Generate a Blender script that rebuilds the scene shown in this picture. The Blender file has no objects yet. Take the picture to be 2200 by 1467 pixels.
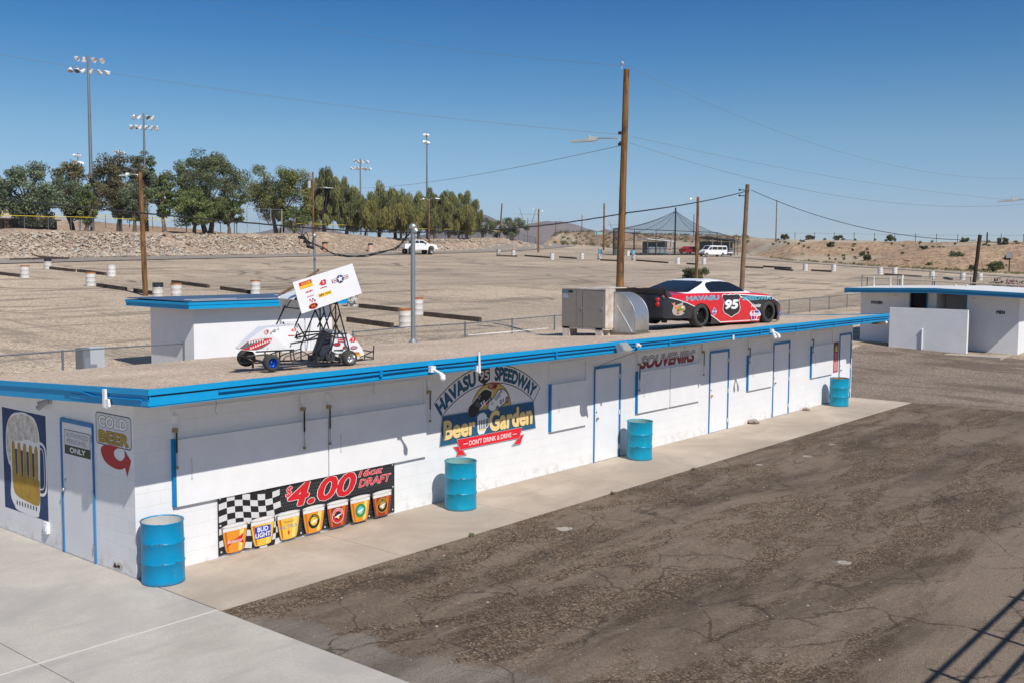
import bpy, bmesh, math, random
import numpy as np
from mathutils import Vector, Matrix
random.seed(7); RNG = np.random.default_rng(11)
SC = bpy.context.scene
COL = SC.collection
rad = math.radians
# ------------------------------------------------------------------ camera
CX, CY, CZ = -7.576, -13.204, 4.5485
YAW, PITCH, ROLL = 0.6942, 0.0799, 0.0062
cam_data = bpy.data.cameras.new('camera'); cam = bpy.data.objects.new('camera', cam_data); COL.objects.link(cam)
fw = Vector((math.cos(YAW)*math.cos(PITCH), math.sin(YAW)*math.cos(PITCH), -math.sin(PITCH)))
rt = Vector((math.sin(YAW), -math.cos(YAW), 0)); up = rt.cross(fw)
rt2 = rt*math.cos(ROLL)+up*math.sin(ROLL); up2 = up*math.cos(ROLL)-rt*math.sin(ROLL)
cam.matrix_world = Matrix(((rt2.x, up2.x, -fw.x, CX), (rt2.y, up2.y, -fw.y, CY), (rt2.z, up2.z, -fw.z, CZ), (0, 0, 0, 1)))
cam_data.sensor_width = 36; cam_data.lens = 36*2208.7/2200; cam_data.clip_start = .1; cam_data.clip_end = 12000
SC.camera = cam
SC.render.resolution_x = 1024; SC.render.resolution_y = 682
# ------------------------------------------------------------------ sky, sun, exposure
SUN = Vector((-.275, -.90, 1.01)).normalized()
world = bpy.data.worlds.new("World"); SC.world = world; world.use_nodes = True
wn = world.node_tree.nodes; wl = world.node_tree.links
sky = wn.new('ShaderNodeTexSky'); sky.sky_type = 'NISHITA'; sky.sun_disc = False
sky.sun_elevation = math.asin(SUN.z); sky.sun_rotation = math.atan2(SUN.x, SUN.y)
sky.altitude = 1000; sky.air_density = 0.7; sky.dust_density = 0.0; sky.ozone_density = 6.0
# deep polarised blue of the desert sky: tint by elevation only
tcw = wn.new('ShaderNodeTexCoord'); spw = wn.new('ShaderNodeSeparateXYZ'); crw = wn.new('ShaderNodeValToRGB'); mxw = wn.new('ShaderNodeMix'); mxw.data_type = 'RGBA'; mxw.blend_type = 'MULTIPLY'; mxw.inputs[0].default_value = 1
wl.new(tcw.outputs['Generated'], spw.inputs[0]); wl.new(spw.outputs[2], crw.inputs[0]); e0 = crw.color_ramp.elements
for p_, c_ in ((0., (1.08, .94, .85)), (.045, (1.10, .99, .88)), (.115, (.90, 1.04, .89)), (.19, (.38, .84, .92)), (.26, (.10, .62, .90)), (.42, (.60, .88, .98)), (1., (1.0, 1.2, 1.25))):
    e_ = e0[0] if p_ == 0 else (e0[len(e0)-1] if p_ == 1 else e0.new(p_)); e_.position = p_; e_.color = (*c_, 1)
wl.new(sky.outputs[0], mxw.inputs[6]); wl.new(crw.outputs[0], mxw.inputs[7]); wl.new(mxw.outputs[2], wn['Background'].inputs[0]); wn['Background'].inputs[1].default_value = 0.107
sl = bpy.data.lights.new('sun', 'SUN'); sl.energy = 4.75; sl.angle = rad(.53); sl.color = (1, .955, .89)
sun = bpy.data.objects.new('sun', sl); COL.objects.link(sun); sun.location = (0, -20, 40)
sun.rotation_euler = SUN.to_track_quat('Z', 'Y').to_euler()
SC.view_settings.view_transform = 'Standard'; SC.view_settings.look = 'None'
SC.view_settings.exposure = 0.0; SC.view_settings.gamma = 1
# ------------------------------------------------------------------ materials
class NT:
    def __init__(s, m): s.t = m.node_tree; s.n = s.t.nodes; s.l = s.t.links; s.b = s.n['Principled BSDF']
    def new(s, typ, **kw):
        nd = s.n.new(typ)
        for k, v in kw.items():
            if k.startswith('i_'): nd.inputs[k[2:].replace('_', ' ')].default_value = v
            else: setattr(nd, k, v)
        return nd
    def lk(s, a, b): s.l.new(a, b)
    def math(s, op, a, b=None, c=None):
        nd = s.n.new('ShaderNodeMath'); nd.operation = op
        for i, x in enumerate((a, b, c)):
            if x is None: continue
            if isinstance(x, (int, float)): nd.inputs[i].default_value = x
            else: s.l.new(x, nd.inputs[i])
        return nd.outputs[0]
    def mix(s, f, a, b, mode='MIX'):
        nd = s.n.new('ShaderNodeMix'); nd.data_type = 'RGBA'; nd.blend_type = mode
        for sock, x in ((nd.inputs['Factor'], f), (nd.inputs['A'], a), (nd.inputs['B'], b)):
            if isinstance(x, (int, float)): sock.default_value = x
            elif isinstance(x, tuple): sock.default_value = (*x[:3], 1)
            else: s.l.new(x, sock)
        return nd.outputs['Result']
    def coord(s, scale=(1, 1, 1), kind='Object', rot=(0, 0, 0)):
        tc = s.n.new('ShaderNodeTexCoord'); mp = s.n.new('ShaderNodeMapping'); mp.inputs['Scale'].default_value = scale; mp.inputs['Rotation'].default_value = rot
        s.l.new(tc.outputs[kind], mp.inputs[0]); return mp.outputs[0]
    def noise(s, vec, scale, detail=4, rough=.55, dist=0):
        nd = s.n.new('ShaderNodeTexNoise'); nd.inputs['Scale'].default_value = scale; nd.inputs['Detail'].default_value = detail
        nd.inputs['Roughness'].default_value = rough; nd.inputs['Distortion'].default_value = dist
        s.l.new(vec, nd.inputs['Vector']); return nd.outputs[0]
    def ramp(s, f, lo, hi, a=0., b=1.):
        nd = s.n.new('ShaderNodeMapRange'); nd.inputs[1].default_value = lo; nd.inputs[2].default_value = hi
        nd.inputs[3].default_value = a; nd.inputs[4].default_value = b; s.l.new(f, nd.inputs[0]); return nd.outputs[0]
    def bump(s, h, strength=.3, dist=.01):
        nd = s.n.new('ShaderNodeBump'); nd.inputs['Strength'].default_value = strength; nd.inputs['Distance'].default_value = dist
        s.l.new(h, nd.inputs['Height']); s.l.new(nd.outputs[0], s.b.inputs['Normal'])
def M(name, col, rough=.6, metal=0., var=.0, vs=3., bump=0., bs=40., spec=.5, vcol=None):
    m = bpy.data.materials.new(name); m.use_nodes = True; t = NT(m)
    t.b.inputs['Base Color'].default_value = (*col, 1); t.b.inputs['Roughness'].default_value = rough
    t.b.inputs['Metallic'].default_value = metal; t.b.inputs['Specular IOR Level'].default_value = spec
    if var or bump:
        c = t.coord()
        if var:
            f = t.ramp(t.noise(c, vs, 5, .6), .3, .7)
            lo = tuple(x*(1-var) for x in col) if vcol is None else vcol
            t.lk(t.mix(f, lo, tuple(min(x*(1+var*.4), 1) for x in col)), t.b.inputs['Base Color'])
            t.lk(t.ramp(f, 0, 1, min(rough+.12, 1), rough), t.b.inputs['Roughness'])
        if bump: t.bump(t.noise(c, bs, 3), bump, .01)
    return m
def dotted(name, base, a, b, s1, s2, rough=.9, extra=None, bump=.4, bdist=.02, big=.15):
    "granular ground: base colour, darker a and lighter b grains, patches at scale big"
    m = bpy.data.materials.new(name); m.use_nodes = True; t = NT(m); c = t.coord()
    t.b.inputs['Roughness'].default_value = rough; t.b.inputs['Specular IOR Level'].default_value = .25
    v = t.new('ShaderNodeTexVoronoi'); v.inputs['Scale'].default_value = s1; t.lk(c, v.inputs['Vector'])
    sp = t.new('ShaderNodeSeparateColor'); t.lk(v.outputs['Color'], sp.inputs[0])
    g = t.mix(t.ramp(sp.outputs[0], .52, .74), base, a); g = t.mix(t.ramp(sp.outputs[1], .64, .84), g, b)
    n = t.noise(c, s2, 6, .65); g = t.mix(t.ramp(n, .35, .68, 0, .75), g, a, 'MIX') if extra is None else g
    p = t.noise(c, big, 5, .6); g = t.mix(1.0, g, t.mix(t.ramp(p, .3, .7), (.82, .81, .80), (1.1, 1.1, 1.1)), 'MULTIPLY')
    if extra: g = extra(t, c, g)
    t.lk(g, t.b.inputs['Base Color'])
    t.bump(t.math('ADD', t.math('MULTIPLY', v.outputs['Distance'], .6), n), bump, bdist)
    return m
# ------------------------------------------------------------------ mesh helpers
class MB:
    def __init__(s): s.v = []; s.f = []; s.m = []; s.mi = 0; s.sm = []
        
    def add(s, vs, fs, smooth=False):
        o = len(s.v); s.v.extend([tuple(p) for p in vs]); s.f.extend([tuple(i+o for i in f) for f in fs])
        s.m.extend([s.mi]*len(fs)); s.sm.extend([smooth]*len(fs)); return s
    def box(s, x0, y0, z0, x1, y1, z1):
        vs = [(x, y, z) for z in (z0, z1) for y in (y0, y1) for x in (x0, x1)]
        return s.add(vs, [(0, 2, 3, 1), (4, 5, 7, 6), (0, 1, 5, 4), (2, 6, 7, 3), (0, 4, 6, 2), (1, 3, 7, 5)])
    def hexa(s, p8): # bottom 4 ccw, top 4 ccw
        return s.add(p8, [(3, 2, 1, 0), (4, 5, 6, 7), (0, 1, 5, 4), (1, 2, 6, 5), (2, 3, 7, 6), (3, 0, 4, 7)])
    def bar(s, a, b, w, h, upv=(0, 0, 1)):
        a = Vector(a); b = Vector(b); d = (b-a).normalized(); u = Vector(upv); r = d.cross(u)
        if r.length < 1e-4: r = d.cross(Vector((1, 0, 0)))
        r.normalize(); u = r.cross(d); q = [(-w/2, -h/2), (w/2, -h/2), (w/2, h/2), (-w/2, h/2)]
        return s.hexa([a+r*x+u*y for x, y in q]+[b+r*x+u*y for x, y in q])
    def tube(s, pts, r, n=6, caps=True, smooth=True):
        pts = [Vector(p) for p in pts]; rs = r if isinstance(r, (list, tuple)) else [r]*len(pts)
        rings = []; ref = None
        for i, p in enumerate(pts):
            d = (pts[min(i+1, len(pts)-1)]-pts[max(i-1, 0)]).normalized()
            if ref is None:
                ref = d.cross(Vector((0, 0, 1)))
                if ref.length < .05: ref = d.cross(Vector((1, 0, 0)))
            ref = (ref-d*ref.dot(d)).normalized(); e = d.cross(ref)
            rings.append([p+(ref*math.cos(2*math.pi*k/n)+e*math.sin(2*math.pi*k/n))*rs[i] for k in range(n)])
        vs = [q for rg in rings for q in rg]; fs = []
        for i in range(len(pts)-1):
            for k in range(n): a = i*n+k; b = i*n+(k+1) % n; fs.append((a, b, b+n, a+n))
        s.add(vs, fs, smooth)
        if caps: s.add([*rings[0]], [tuple(range(n))]); s.add([*rings[-1]], [tuple(range(n-1, -1, -1))])
        return s
    def cyl(s, a, b, r0, r1=None, n=12, smooth=True): return s.tube([a, b], [r0, r0 if r1 is None else r1], n, True, smooth)
    def lathe(s, prof, c=(0, 0, 0), ax=(0, 0, 1), n=24, smooth=True, closed=False):
        c = Vector(c); ax = Vector(ax).normalized(); e = ax.cross(Vector((0, 0, 1)))
        if e.length < .05: e = Vector((1, 0, 0))
        e.normalize(); g = ax.cross(e); vs = []; fs = []
        for r, a in prof:
            for k in range(n):
                t = 2*math.pi*k/n; vs.append(c+ax*a+(e*math.cos(t)+g*math.sin(t))*r)
        for i in range(len(prof)-1):
            for k in range(n): a = i*n+k; b = i*n+(k+1) % n; fs.append((a, b, b+n, a+n))
        return s.add(vs, fs, smooth)
    def disc(s, c, ax, r, n=20):
        c = Vector(c); ax = Vector(ax).normalized(); e = ax.cross(Vector((0, 0, 1)))
        if e.length < .05: e = Vector((1, 0, 0))
        e.normalize(); g = ax.cross(e)
        return s.add([c+(e*math.cos(2*math.pi*k/n)+g*math.sin(2*math.pi*k/n))*r for k in range(n)], [tuple(range(n))])
    def ball(s, c, r, n=10, sz=1.):
        pr = [(max(r*math.sin(math.pi*i/(n//2+2)), .0005), -r*sz*math.cos(math.pi*i/(n//2+2))) for i in range(n//2+3)]
        return s.lathe(pr, c, (0, 0, 1), n)
    def prism(s, pts, ex):
        "planar outline (3D points) extruded by the vector ex"
        ex = Vector(ex); a = [Vector(p) for p in pts]; n = len(a); vs = a+[p+ex for p in a]
        fs = [tuple(range(n)), tuple(range(2*n-1, n-1, -1))]+[(i, n+i, n+(i+1) % n, (i+1) % n) for i in range(n)]
        return s.add(vs, fs)
    def grid(s, rows, smooth=True):
        nr = len(rows); nc = len(rows[0]); vs = [p for r in rows for p in r]
        return s.add(vs, [(i*nc+j, i*nc+j+1, (i+1)*nc+j+1, (i+1)*nc+j) for i in range(nr-1) for j in range(nc-1)], smooth)
    def make(s, name, mats, parent=None, fix=False):
        me = bpy.data.meshes.new(name); me.from_pydata(s.v, [], s.f)
        for m in (mats if isinstance(mats, (list, tuple)) else [mats]): me.materials.append(m)
        me.polygons.foreach_set('material_index', s.m); me.polygons.foreach_set('use_smooth', s.sm)
        if fix:
            bm = bmesh.new(); bm.from_mesh(me); bmesh.ops.remove_doubles(bm, verts=bm.verts, dist=1e-5); bmesh.ops.recalc_face_normals(bm, faces=bm.faces); bm.to_mesh(me); bm.free()
        me.update(); o = bpy.data.objects.new(name, me); COL.objects.link(o)
        if parent: o.parent = parent
        return o
def npmesh(name, V, F, mats, midx=None, smooth=False, parent=None):
    V = np.asarray(V, np.float32); F = np.asarray(F, np.int32); k = F.shape[1]; me = bpy.data.meshes.new(name)
    me.vertices.add(len(V)); me.vertices.foreach_set('co', V.ravel()); me.loops.add(F.size); me.loops.foreach_set('vertex_index', F.ravel())
    me.polygons.add(len(F)); me.polygons.foreach_set('loop_start', np.arange(0, F.size, k, dtype=np.int32)); me.polygons.foreach_set('loop_total', np.full(len(F), k, np.int32))
    for m in (mats if isinstance(mats, (list, tuple)) else [mats]): me.materials.append(m)
    if midx is not None: me.polygons.foreach_set('material_index', np.asarray(midx, np.int32))
    me.polygons.foreach_set('use_smooth', np.full(len(F), smooth)); me.update(calc_edges=True)
    o = bpy.data.objects.new(name, me); COL.objects.link(o)
    if parent: o.parent = parent
    return o
def tag(o, label=None, cat=None, group=None, kind=None):
    for k, v in (('label', label), ('category', cat), ('group', group), ('kind', kind)):
        if v: o[k] = v
    return o
def thing(name, loc, label, cat, group=None, rz=0.):
    o = bpy.data.objects.new(name, None); COL.objects.link(o); o.location = loc; o.rotation_euler = (0, 0, rz); o.empty_display_size = .2
    return tag(o, label, cat, group)
def dup(root, loc, rz=None, label=None):
    def cp(o, par):
        c = o.copy(); COL.objects.link(c)
        if par: c.parent = par
        for ch in [x for x in KIDS.get(o.name, [])]: cp(ch, c)
        return c
    c = cp(root, None); c.location = loc
    if rz is not None: c.rotation_euler = (0, 0, rz)
    if label: c['label'] = label
    return c
KIDS = {}
def kids_index(root):
    for o in list(COL.objects):
        if o.parent is not None: KIDS.setdefault(o.parent.name, [])
    def rec(o):
        KIDS[o.name] = [c for c in COL.objects if c.parent == o]
        for c in KIDS[o.name]: rec(c)
    rec(root)
# ------------------------------------------------------------------ lettering and painted marks
TXT = {}
def glyphs(s, shear=0., off=0.):
    k = (s, shear, off)
    if k not in TXT:
        cu = bpy.data.curves.new('t', 'FONT'); cu.body = s; cu.size = 1; cu.shear = shear; cu.offset = off; cu.resolution_u = 3; cu.fill_mode = 'BOTH'
        ob = bpy.data.objects.new('t', cu); COL.objects.link(ob); bpy.context.view_layer.update()
        me = bpy.data.meshes.new_from_object(ob.evaluated_get(bpy.context.evaluated_depsgraph_get()))
        v = [(p.co.x, p.co.y) for p in me.vertices]; f = [tuple(p.vertices) for p in me.polygons]
        bpy.data.objects.remove(ob); bpy.data.curves.remove(cu); bpy.data.meshes.remove(me); TXT[k] = (v, f)
    return TXT[k]
def cr2(pts, closed=True, k=4):
    n = len(pts); o = []
    for i in range(n if closed else n-1):
        g = (lambda j: pts[j % n]) if closed else (lambda j: pts[min(max(j, 0), n-1)])
        p0, p1, p2, p3 = g(i-1), g(i), g(i+1), g(i+2)
        for j in range(k):
            t = j/k; o.append(tuple(.5*(2*p1[q]+(p2[q]-p0[q])*t+(2*p0[q]-5*p1[q]+4*p2[q]-p3[q])*t*t+(3*p1[q]-p0[q]-3*p2[q]+p3[q])*t**3) for q in (0, 1)))
    return o if closed else o+[tuple(pts[-1])]
class Deco:
    "thin paint layers on a surface: origin O, axes U V, outward normal N"
    def __init__(s, O, U, V, N, off=.003, step=.0012, warp=None, exact=False):
        step = min(step, .00025) if off < .008 and not exact else step
        s.O = Vector(O); s.U = Vector(U); s.V = Vector(V); s.N = Vector(N); s.off = off; s.step = step; s.k = 0; s.warp = warp; s.mb = MB(); s.mats = []
    def _m(s, mat):
        if mat not in s.mats: s.mats.append(mat)
        s.mb.mi = s.mats.index(mat)
    def P(s, u, v):
        w = s.warp(u, v) if s.warp else 0
        return s.O+s.U*u+s.V*v+s.N*(s.off+s.k*s.step-w)
    def poly(s, pts, mat, up=True):
        s._m(mat); s.mb.add([s.P(*p) for p in pts], [tuple(range(len(pts)))])
        if up: s.k += 1
        return s
    def ell(s, u, v, a, b, mat, n=24, t0=0, t1=360, up=True):
        full = abs(t1-t0) >= 360
        return s.poly([(u+a*math.cos(rad(t0+(t1-t0)*i/(n if full else n-1))), v+b*math.sin(rad(t0+(t1-t0)*i/(n if full else n-1)))) for i in range(n)], mat, up)
    def line(s, pts, w, mat, up=True, closed=False):
        s._m(mat); pts = [Vector((p[0], p[1])) for p in pts]
        if closed: pts = pts+[pts[0]]
        L = []; R = []
        for i, p in enumerate(pts):
            a = pts[max(i-1, 0)] if not (closed and i in (0, len(pts)-1)) else pts[-2]
            b = pts[min(i+1, len(pts)-1)] if not (closed and i in (0, len(pts)-1)) else pts[1]
            d = (b-a)
            if d.length < 1e-9: d = Vector((1, 0))
            d.normalize(); n = Vector((-d.y, d.x))*w/2; L.append(p+n); R.append(p-n)
        vs = [s.P(*q) for q in L]+[s.P(*q) for q in R]; n = len(pts)
        s.mb.add(vs, [(i, i+1, n+i+1, n+i) for i in range(n-1)])
        if up: s.k += 1
        return s
    def text(s, txt, box, mat, shear=0., bold=0., outline=None, ow=.03, f=None, up=True, rot=0.):
        "box = (u0, v0, u1, v1) of the capitals; f = optional (u,v) map; outline = material of a wider copy beneath"
        v0, _ = glyphs(txt, shear, 0.); x0 = min(p[0] for p in v0); x1 = max(p[0] for p in v0); y0 = min(p[1] for p in v0); y1 = max(p[1] for p in v0)
        if not any(ch in txt for ch in 'gjpqy,Q$&'): pass
        sx = (box[2]-box[0])/(x1-x0); sy = (box[3]-box[1])/(y1-y0); cr, sr = math.cos(rot), math.sin(rot); cu = (box[0]+box[2])/2; cv = (box[1]+box[3])/2
        v, fc = glyphs(txt, shear, 0.); k0 = s.k
        for mm, off in (((outline, bold+ow),) if outline else ())+((mat, bold),):
            sh_ = [(0, 0)]+([(off*math.cos(i*math.pi/4), off*math.sin(i*math.pi/4)) for i in range(8)] if off > .004 else [])
            for ox_, oy_ in sh_:
                q = []
                for x, y in v:
                    a = box[0]+(x+ox_-x0)*sx; b = box[1]+(y+oy_-y0)*sy
                    if rot: a, b = cu+(a-cu)*cr-(b-cv)*sr, cv+(a-cu)*sr+(b-cv)*cr
                    if f: a, b = f(a, b)
                    q.append(s.P(a, b))
                s._m(mm); s.mb.add(q, fc); s.k += .15
        s.k = math.ceil(s.k)
        return s
    def make(s, name, parent):
        o = s.mb.make(name, s.mats, parent); s.mb = MB(); s.mats = []; return o
# ------------------------------------------------------------------ terrain height
TAB = [(1.3202, 95.5, 9, 6.32), (1.2084, 101.6, 9, 6.92), (1.1555, 106.7, 9, 7.28), (1.0805, 113.8, 9, 7.51), (1.0006, 122.0, 9, 7.54), (0.9166, 133.0, 9, 7.75), (0.8469, 143.7, 10, 7.93), (0.7847, 156.2, 9, 7.83), (0.7173, 178.7, 9, 8.29), (0.6902, 191.3, 8, 8.19), (0.6655, 203.4, 6, 7.18), (0.6497, 250.2, 40, 12.0), (0.6273, 260.2, 40, 12.43), (0.6004, 236.5, 40, 11.34), (0.5382, 240.4, 45, 11.24), (0.4858, 230.9, 45, 10.56), (0.4557, 198.8, 40, 9.56), (0.4302, 179.7, 36, 8.98), (0.3605, 166.4, 36, 8.41), (0.2862, 160.2, 36, 8.0), (0.2421, 158.2, 36, 7.95), (0.1634, 154.5, 36, 7.78), (0.0112, 153.3, 36, 7.71)]
TA = np.array(TAB[::-1])
def np_lot(X, Y):
    dx = np.maximum(X-27, 0.); dy = np.maximum(Y-4, 0.); s = np.minimum(np.hypot(dx, dy)/14, 1); s = s*s*(3-2*s)
    return s*(0.476+.01017*X+.0408*Y)
def np_hgt(X, Y):
    X = np.asarray(X, float); Y = np.asarray(Y, float)
    D = np.hypot(X-CX, Y-CY); az = np.arctan2(Y-CY, X-CX)
    d0 = np.interp(az, TA[:, 0], TA[:, 1]); w = np.interp(az, TA[:, 0], TA[:, 2]); zt = np.interp(az, TA[:, 0], TA[:, 3])
    k = np.minimum(d0/np.maximum(D, 1e-6), 1); z0 = np_lot(CX+(X-CX)*k, CY+(Y-CY)*k)
    t = np.clip((D-d0)/w, 0, 1); s = t*t*(3-2*t)*.45+t*.55
    return np.where(D <= d0, np_lot(X, Y), z0+(zt-z0)*s)
def hgt(x, y): return float(np_hgt(x, y))
GZ = -.03    # the bare ground lies 3 cm under the slabs
# ================================================================== materials used in many places
def wall_mat(name, axis, col=(.80, .80, .80)):
    m = bpy.data.materials.new(name); m.use_nodes = True; t = NT(m); tc = t.new('ShaderNodeTexCoord'); sp = t.new('ShaderNodeSeparateXYZ'); cb = t.new('ShaderNodeCombineXYZ')
    t.lk(tc.outputs['Object'], sp.inputs[0]); t.lk(sp.outputs[axis], cb.inputs[0]); t.lk(sp.outputs[2], cb.inputs[1])
    b = t.new('ShaderNodeTexBrick', offset=.5); b.inputs['Scale'].default_value = 1; b.inputs['Brick Width'].default_value = .4; b.inputs['Row Height'].default_value = .2
    b.inputs['Mortar Size'].default_value = .006; b.inputs['Mortar Smooth'].default_value = .6
    b.inputs['Color1'].default_value = (1, 1, 1, 1); b.inputs['Color2'].default_value = (.93, .93, .93, 1); b.inputs['Mortar'].default_value = (.0, .0, .0, 1)
    t.lk(cb.outputs[0], b.inputs['Vector'])
    n = t.noise(tc.outputs['Object'], 1.7, 6, .7); n2 = t.noise(tc.outputs['Object'], 60, 3)
    g = t.mix(t.ramp(n, .35, .65), tuple(c*.93 for c in col), col)
    g = t.mix(t.math('MULTIPLY', b.outputs['Fac'], .10), g, (.42, .41, .40))
    drip = t.math('MULTIPLY', t.ramp(t.noise(t.coord((3.5, 3.5, .25)), 2.2, 5, .7), .60, .70), t.ramp(sp.outputs[2], 1.5, 2.6, 0, 1)); g = t.mix(t.math('MULTIPLY', drip, .28), g, (.45, .40, .33)); g = t.mix(t.math('MULTIPLY', t.ramp(t.noise(tc.outputs['Object'], 7, 4, .7), .66, .72), .18), g, (.5, .47, .43))
    stain = t.math('MULTIPLY', t.ramp(sp.outputs[2], .02, .30, 1, 0), t.ramp(t.noise(tc.outputs['Object'], 5, 5, .7), .5, .68))
    g = t.mix(t.math('MULTIPLY', stain, .62), g, (.42, .34, .26)); t.lk(g, t.b.inputs['Base Color'])
    t.b.inputs['Roughness'].default_value = .6; t.b.inputs['Specular IOR Level'].default_value = .3
    hgt_ = t.math('SUBTRACT', t.math('MULTIPLY', n2, .25), b.outputs['Fac']); t.bump(hgt_, .45, .005)
    return m
WX = wall_mat('block_wall_along', 0); WY = wall_mat('block_wall_end', 1)
white = M('white_paint', (.80, .80, .80), .45, var=.06, vs=2.5, bump=.08, bs=30)
doorw = M('door_paint', (.74, .75, .77), .4, var=.05, vs=1.5)
doorw2 = M('bright_door_paint', (.80, .80, .82), .4, var=.04, vs=2)
soffit = M('soffit_paint', (.74, .73, .72), .7)
blue = M('blue_trim', (.002, .215, .50), .45, var=.16, vs=5, spec=.25)
blue2 = M('weathered_blue_trim', (.002, .27, .56), .42, var=.25, vs=9, vcol=(.012, .31, .58), spec=.25)
dblue = M('door_frame_blue', (.02, .19, .44), .5, var=.1)
black = M('black', (.012, .012, .013), .5); rubber = M('rubber', (.028, .028, .028), .85, var=.4, vs=8, vcol=(.06, .055, .05)); rust = M('rust', (.22, .07, .025), .9, var=.4, vs=12)
steel = M('steel', (.45, .46, .47), .4, .8, var=.15, vs=6); galv = M('galvanised', (.55, .57, .58), .38, .85, var=.25, vs=2.5)
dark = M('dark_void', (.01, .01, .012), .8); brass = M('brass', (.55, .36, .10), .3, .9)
blackm = M('black_metal', (.02, .018, .016), .35, .3)
wireblk = M('cable_black', (.012, .012, .012), .6); wiregry = M('wire_grey', (.20, .215, .23), .6)
fencem = M('fence_galvanised', (.20, .22, .24), .5, .5, var=.2, vs=3)
mesh_m = M('fence_wire', (.17, .175, .18), .6, .4)
concrete = M('x', (.5, .5, .5)); bpy.data.materials.remove(concrete)
def pure(n, c, r=.5): return M('ink_'+n, c, r)
cW = pure('white', (.80, .80, .80)); cK = pure('black', (.012, .012, .014)); cR = pure('red', (.55, .012, .02)); cR2 = pure('bright_red', (.75, .015, .03)); cY = pure('yellow', (.80, .50, .03)); cG = pure('grey', (.30, .31, .33))
cO = pure('ochre', (.42, .26, .045)); cN = pure('navy', (.018, .055, .14)); cT = pure('teal_blue', (.012, .09, .19)); cB = pure('letter_blue', (.02, .11, .24)); cC = pure('cream', (.80, .63, .30)); cS = pure('silver', (.55, .56, .58)); cU = pure('royal', (.015, .05, .42)); cSky = pure('light_blue', (.10, .50, .68)); cAm = pure('amber', (.72, .27, .02)); cAm2 = pure('gold_beer', (.78, .47, .05)); cRed3 = pure('red_ale', (.30, .03, .012)); cOr = pure('orange', (.80, .16, .02)); cF = pure('foam', (.72, .70, .66)); cGr = pure('green', (.05, .22, .04)); cDG = pure('dark_green', (.01, .035, .02))
# foam of the painted mug: blotchy white
foam = M('painted_foam', (.72, .70, .66), .7, var=.35, vs=9, vcol=(.42, .36, .25))
ochre = M('painted_beer', (.46, .29, .04), .7, var=.3, vs=4)
navy = M('painted_navy', (.022, .055, .15), .7, var=.2, vs=4)
# ================================================================== ground
def ground_extra(t, c, g):
    # rubber and mud tracks swept across the lot, stretched along the rows
    mp = t.coord((.05, .30, 1), rot=(0, 0, .35)); n = t.noise(mp, 1.0, 7, .62, 1.6)
    g = t.mix(t.math('MULTIPLY', t.ramp(n, .53, .62), .62), g, (.15, .118, .088))
    mp2 = t.coord((.35, .06, 1), rot=(0, 0, -.25)); n2 = t.noise(mp2, 1.3, 7, .65, 1.2)
    g = t.mix(t.math('MULTIPLY', t.ramp(n2, .53, .64), .5), g, (.17, .135, .10))
    n9 = t.noise(t.coord((.02, .05, 1)), 1.0, 4, .5); g = t.mix(t.ramp(n9, .42, .62, 0, .45), g, (.30, .24, .185))
    # arcs left by spinning cars
    for (ax, ay, R, w) in ((34, 58, 16, .35), (38, 52, 9.5, .3), (52, 40, 13, .4), (62, 44, 22, .4), (70, 60, 17, .5), (75, 35, 12, .4), (45, 75, 12, .5), (84, 52, 20, .5), (36, 30, 9, .25), (95, 62, 14, .6)):
        vm = t.new('ShaderNodeVectorMath', operation='DISTANCE'); dd = t.new('ShaderNodeVectorMath', operation='ADD'); nz = t.new('ShaderNodeTexNoise'); nz.inputs['Scale'].default_value = .12
        t.lk(c, nz.inputs['Vector']); sc = t.new('ShaderNodeVectorMath', operation='SCALE'); sc.inputs['Scale'].default_value = 7.; t.lk(nz.outputs['Color'], sc.inputs[0]); t.lk(c, dd.inputs[0]); t.lk(sc.outputs[0], dd.inputs[1])
        fl = t.new('ShaderNodeVectorMath', operation='MULTIPLY'); fl.inputs[1].default_value = (1, 1, 0); t.lk(dd.outputs[0], fl.inputs[0]); t.lk(fl.outputs[0], vm.inputs[0]); vm.inputs[1].default_value = (ax+3.5, ay+3.5, 0)
        d = t.math('ABSOLUTE', t.math('SUBTRACT', vm.outputs['Value'], R)); d2 = t.math('ABSOLUTE', t.math('SUBTRACT', d, .75))
        k = t.math('MULTIPLY', t.ramp(d2, w*.35, w, 1, 0), t.ramp(t.noise(c, .16, 3), .45, .6)); g = t.mix(t.math('MULTIPLY', k, .7), g, (.13, .10, .075))
    return g
gravel_lot = dotted('lot_gravel', (.545, .43, .305), (.30, .222, .155), (.72, .59, .45), 15, 4.0, extra=ground_extra, bump=.5, bdist=.03, big=.07)
hill_soil = dotted('desert_soil', (.40, .285, .20), (.25, .16, .11), (.55, .42, .31), 2.5, .35, bump=.6, bdist=.15, big=.05)
def hill_extra(t, c, g):
    n = t.noise(c, .045, 5, .6); n2 = t.noise(c, .6, 5, .7)
    g = t.mix(t.ramp(n, .5, .62, 0, .8), g, (.47, .40, .30)); g = t.mix(t.ramp(n2, .62, .72, 0, .55), g, (.15, .14, .07)); return g
hill_soil = dotted('desert_hill_soil', (.37, .245, .15), (.235, .15, .09), (.49, .355, .235), 2.5, .35, extra=hill_extra, bump=.6, bdist=.15, big=.05)
rock_soil = dotted('embankment_soil', (.43, .32, .23), (.27, .19, .135), (.58, .48, .38), 3.5, 1.0, bump=1., bdist=.15, big=.1)
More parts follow.
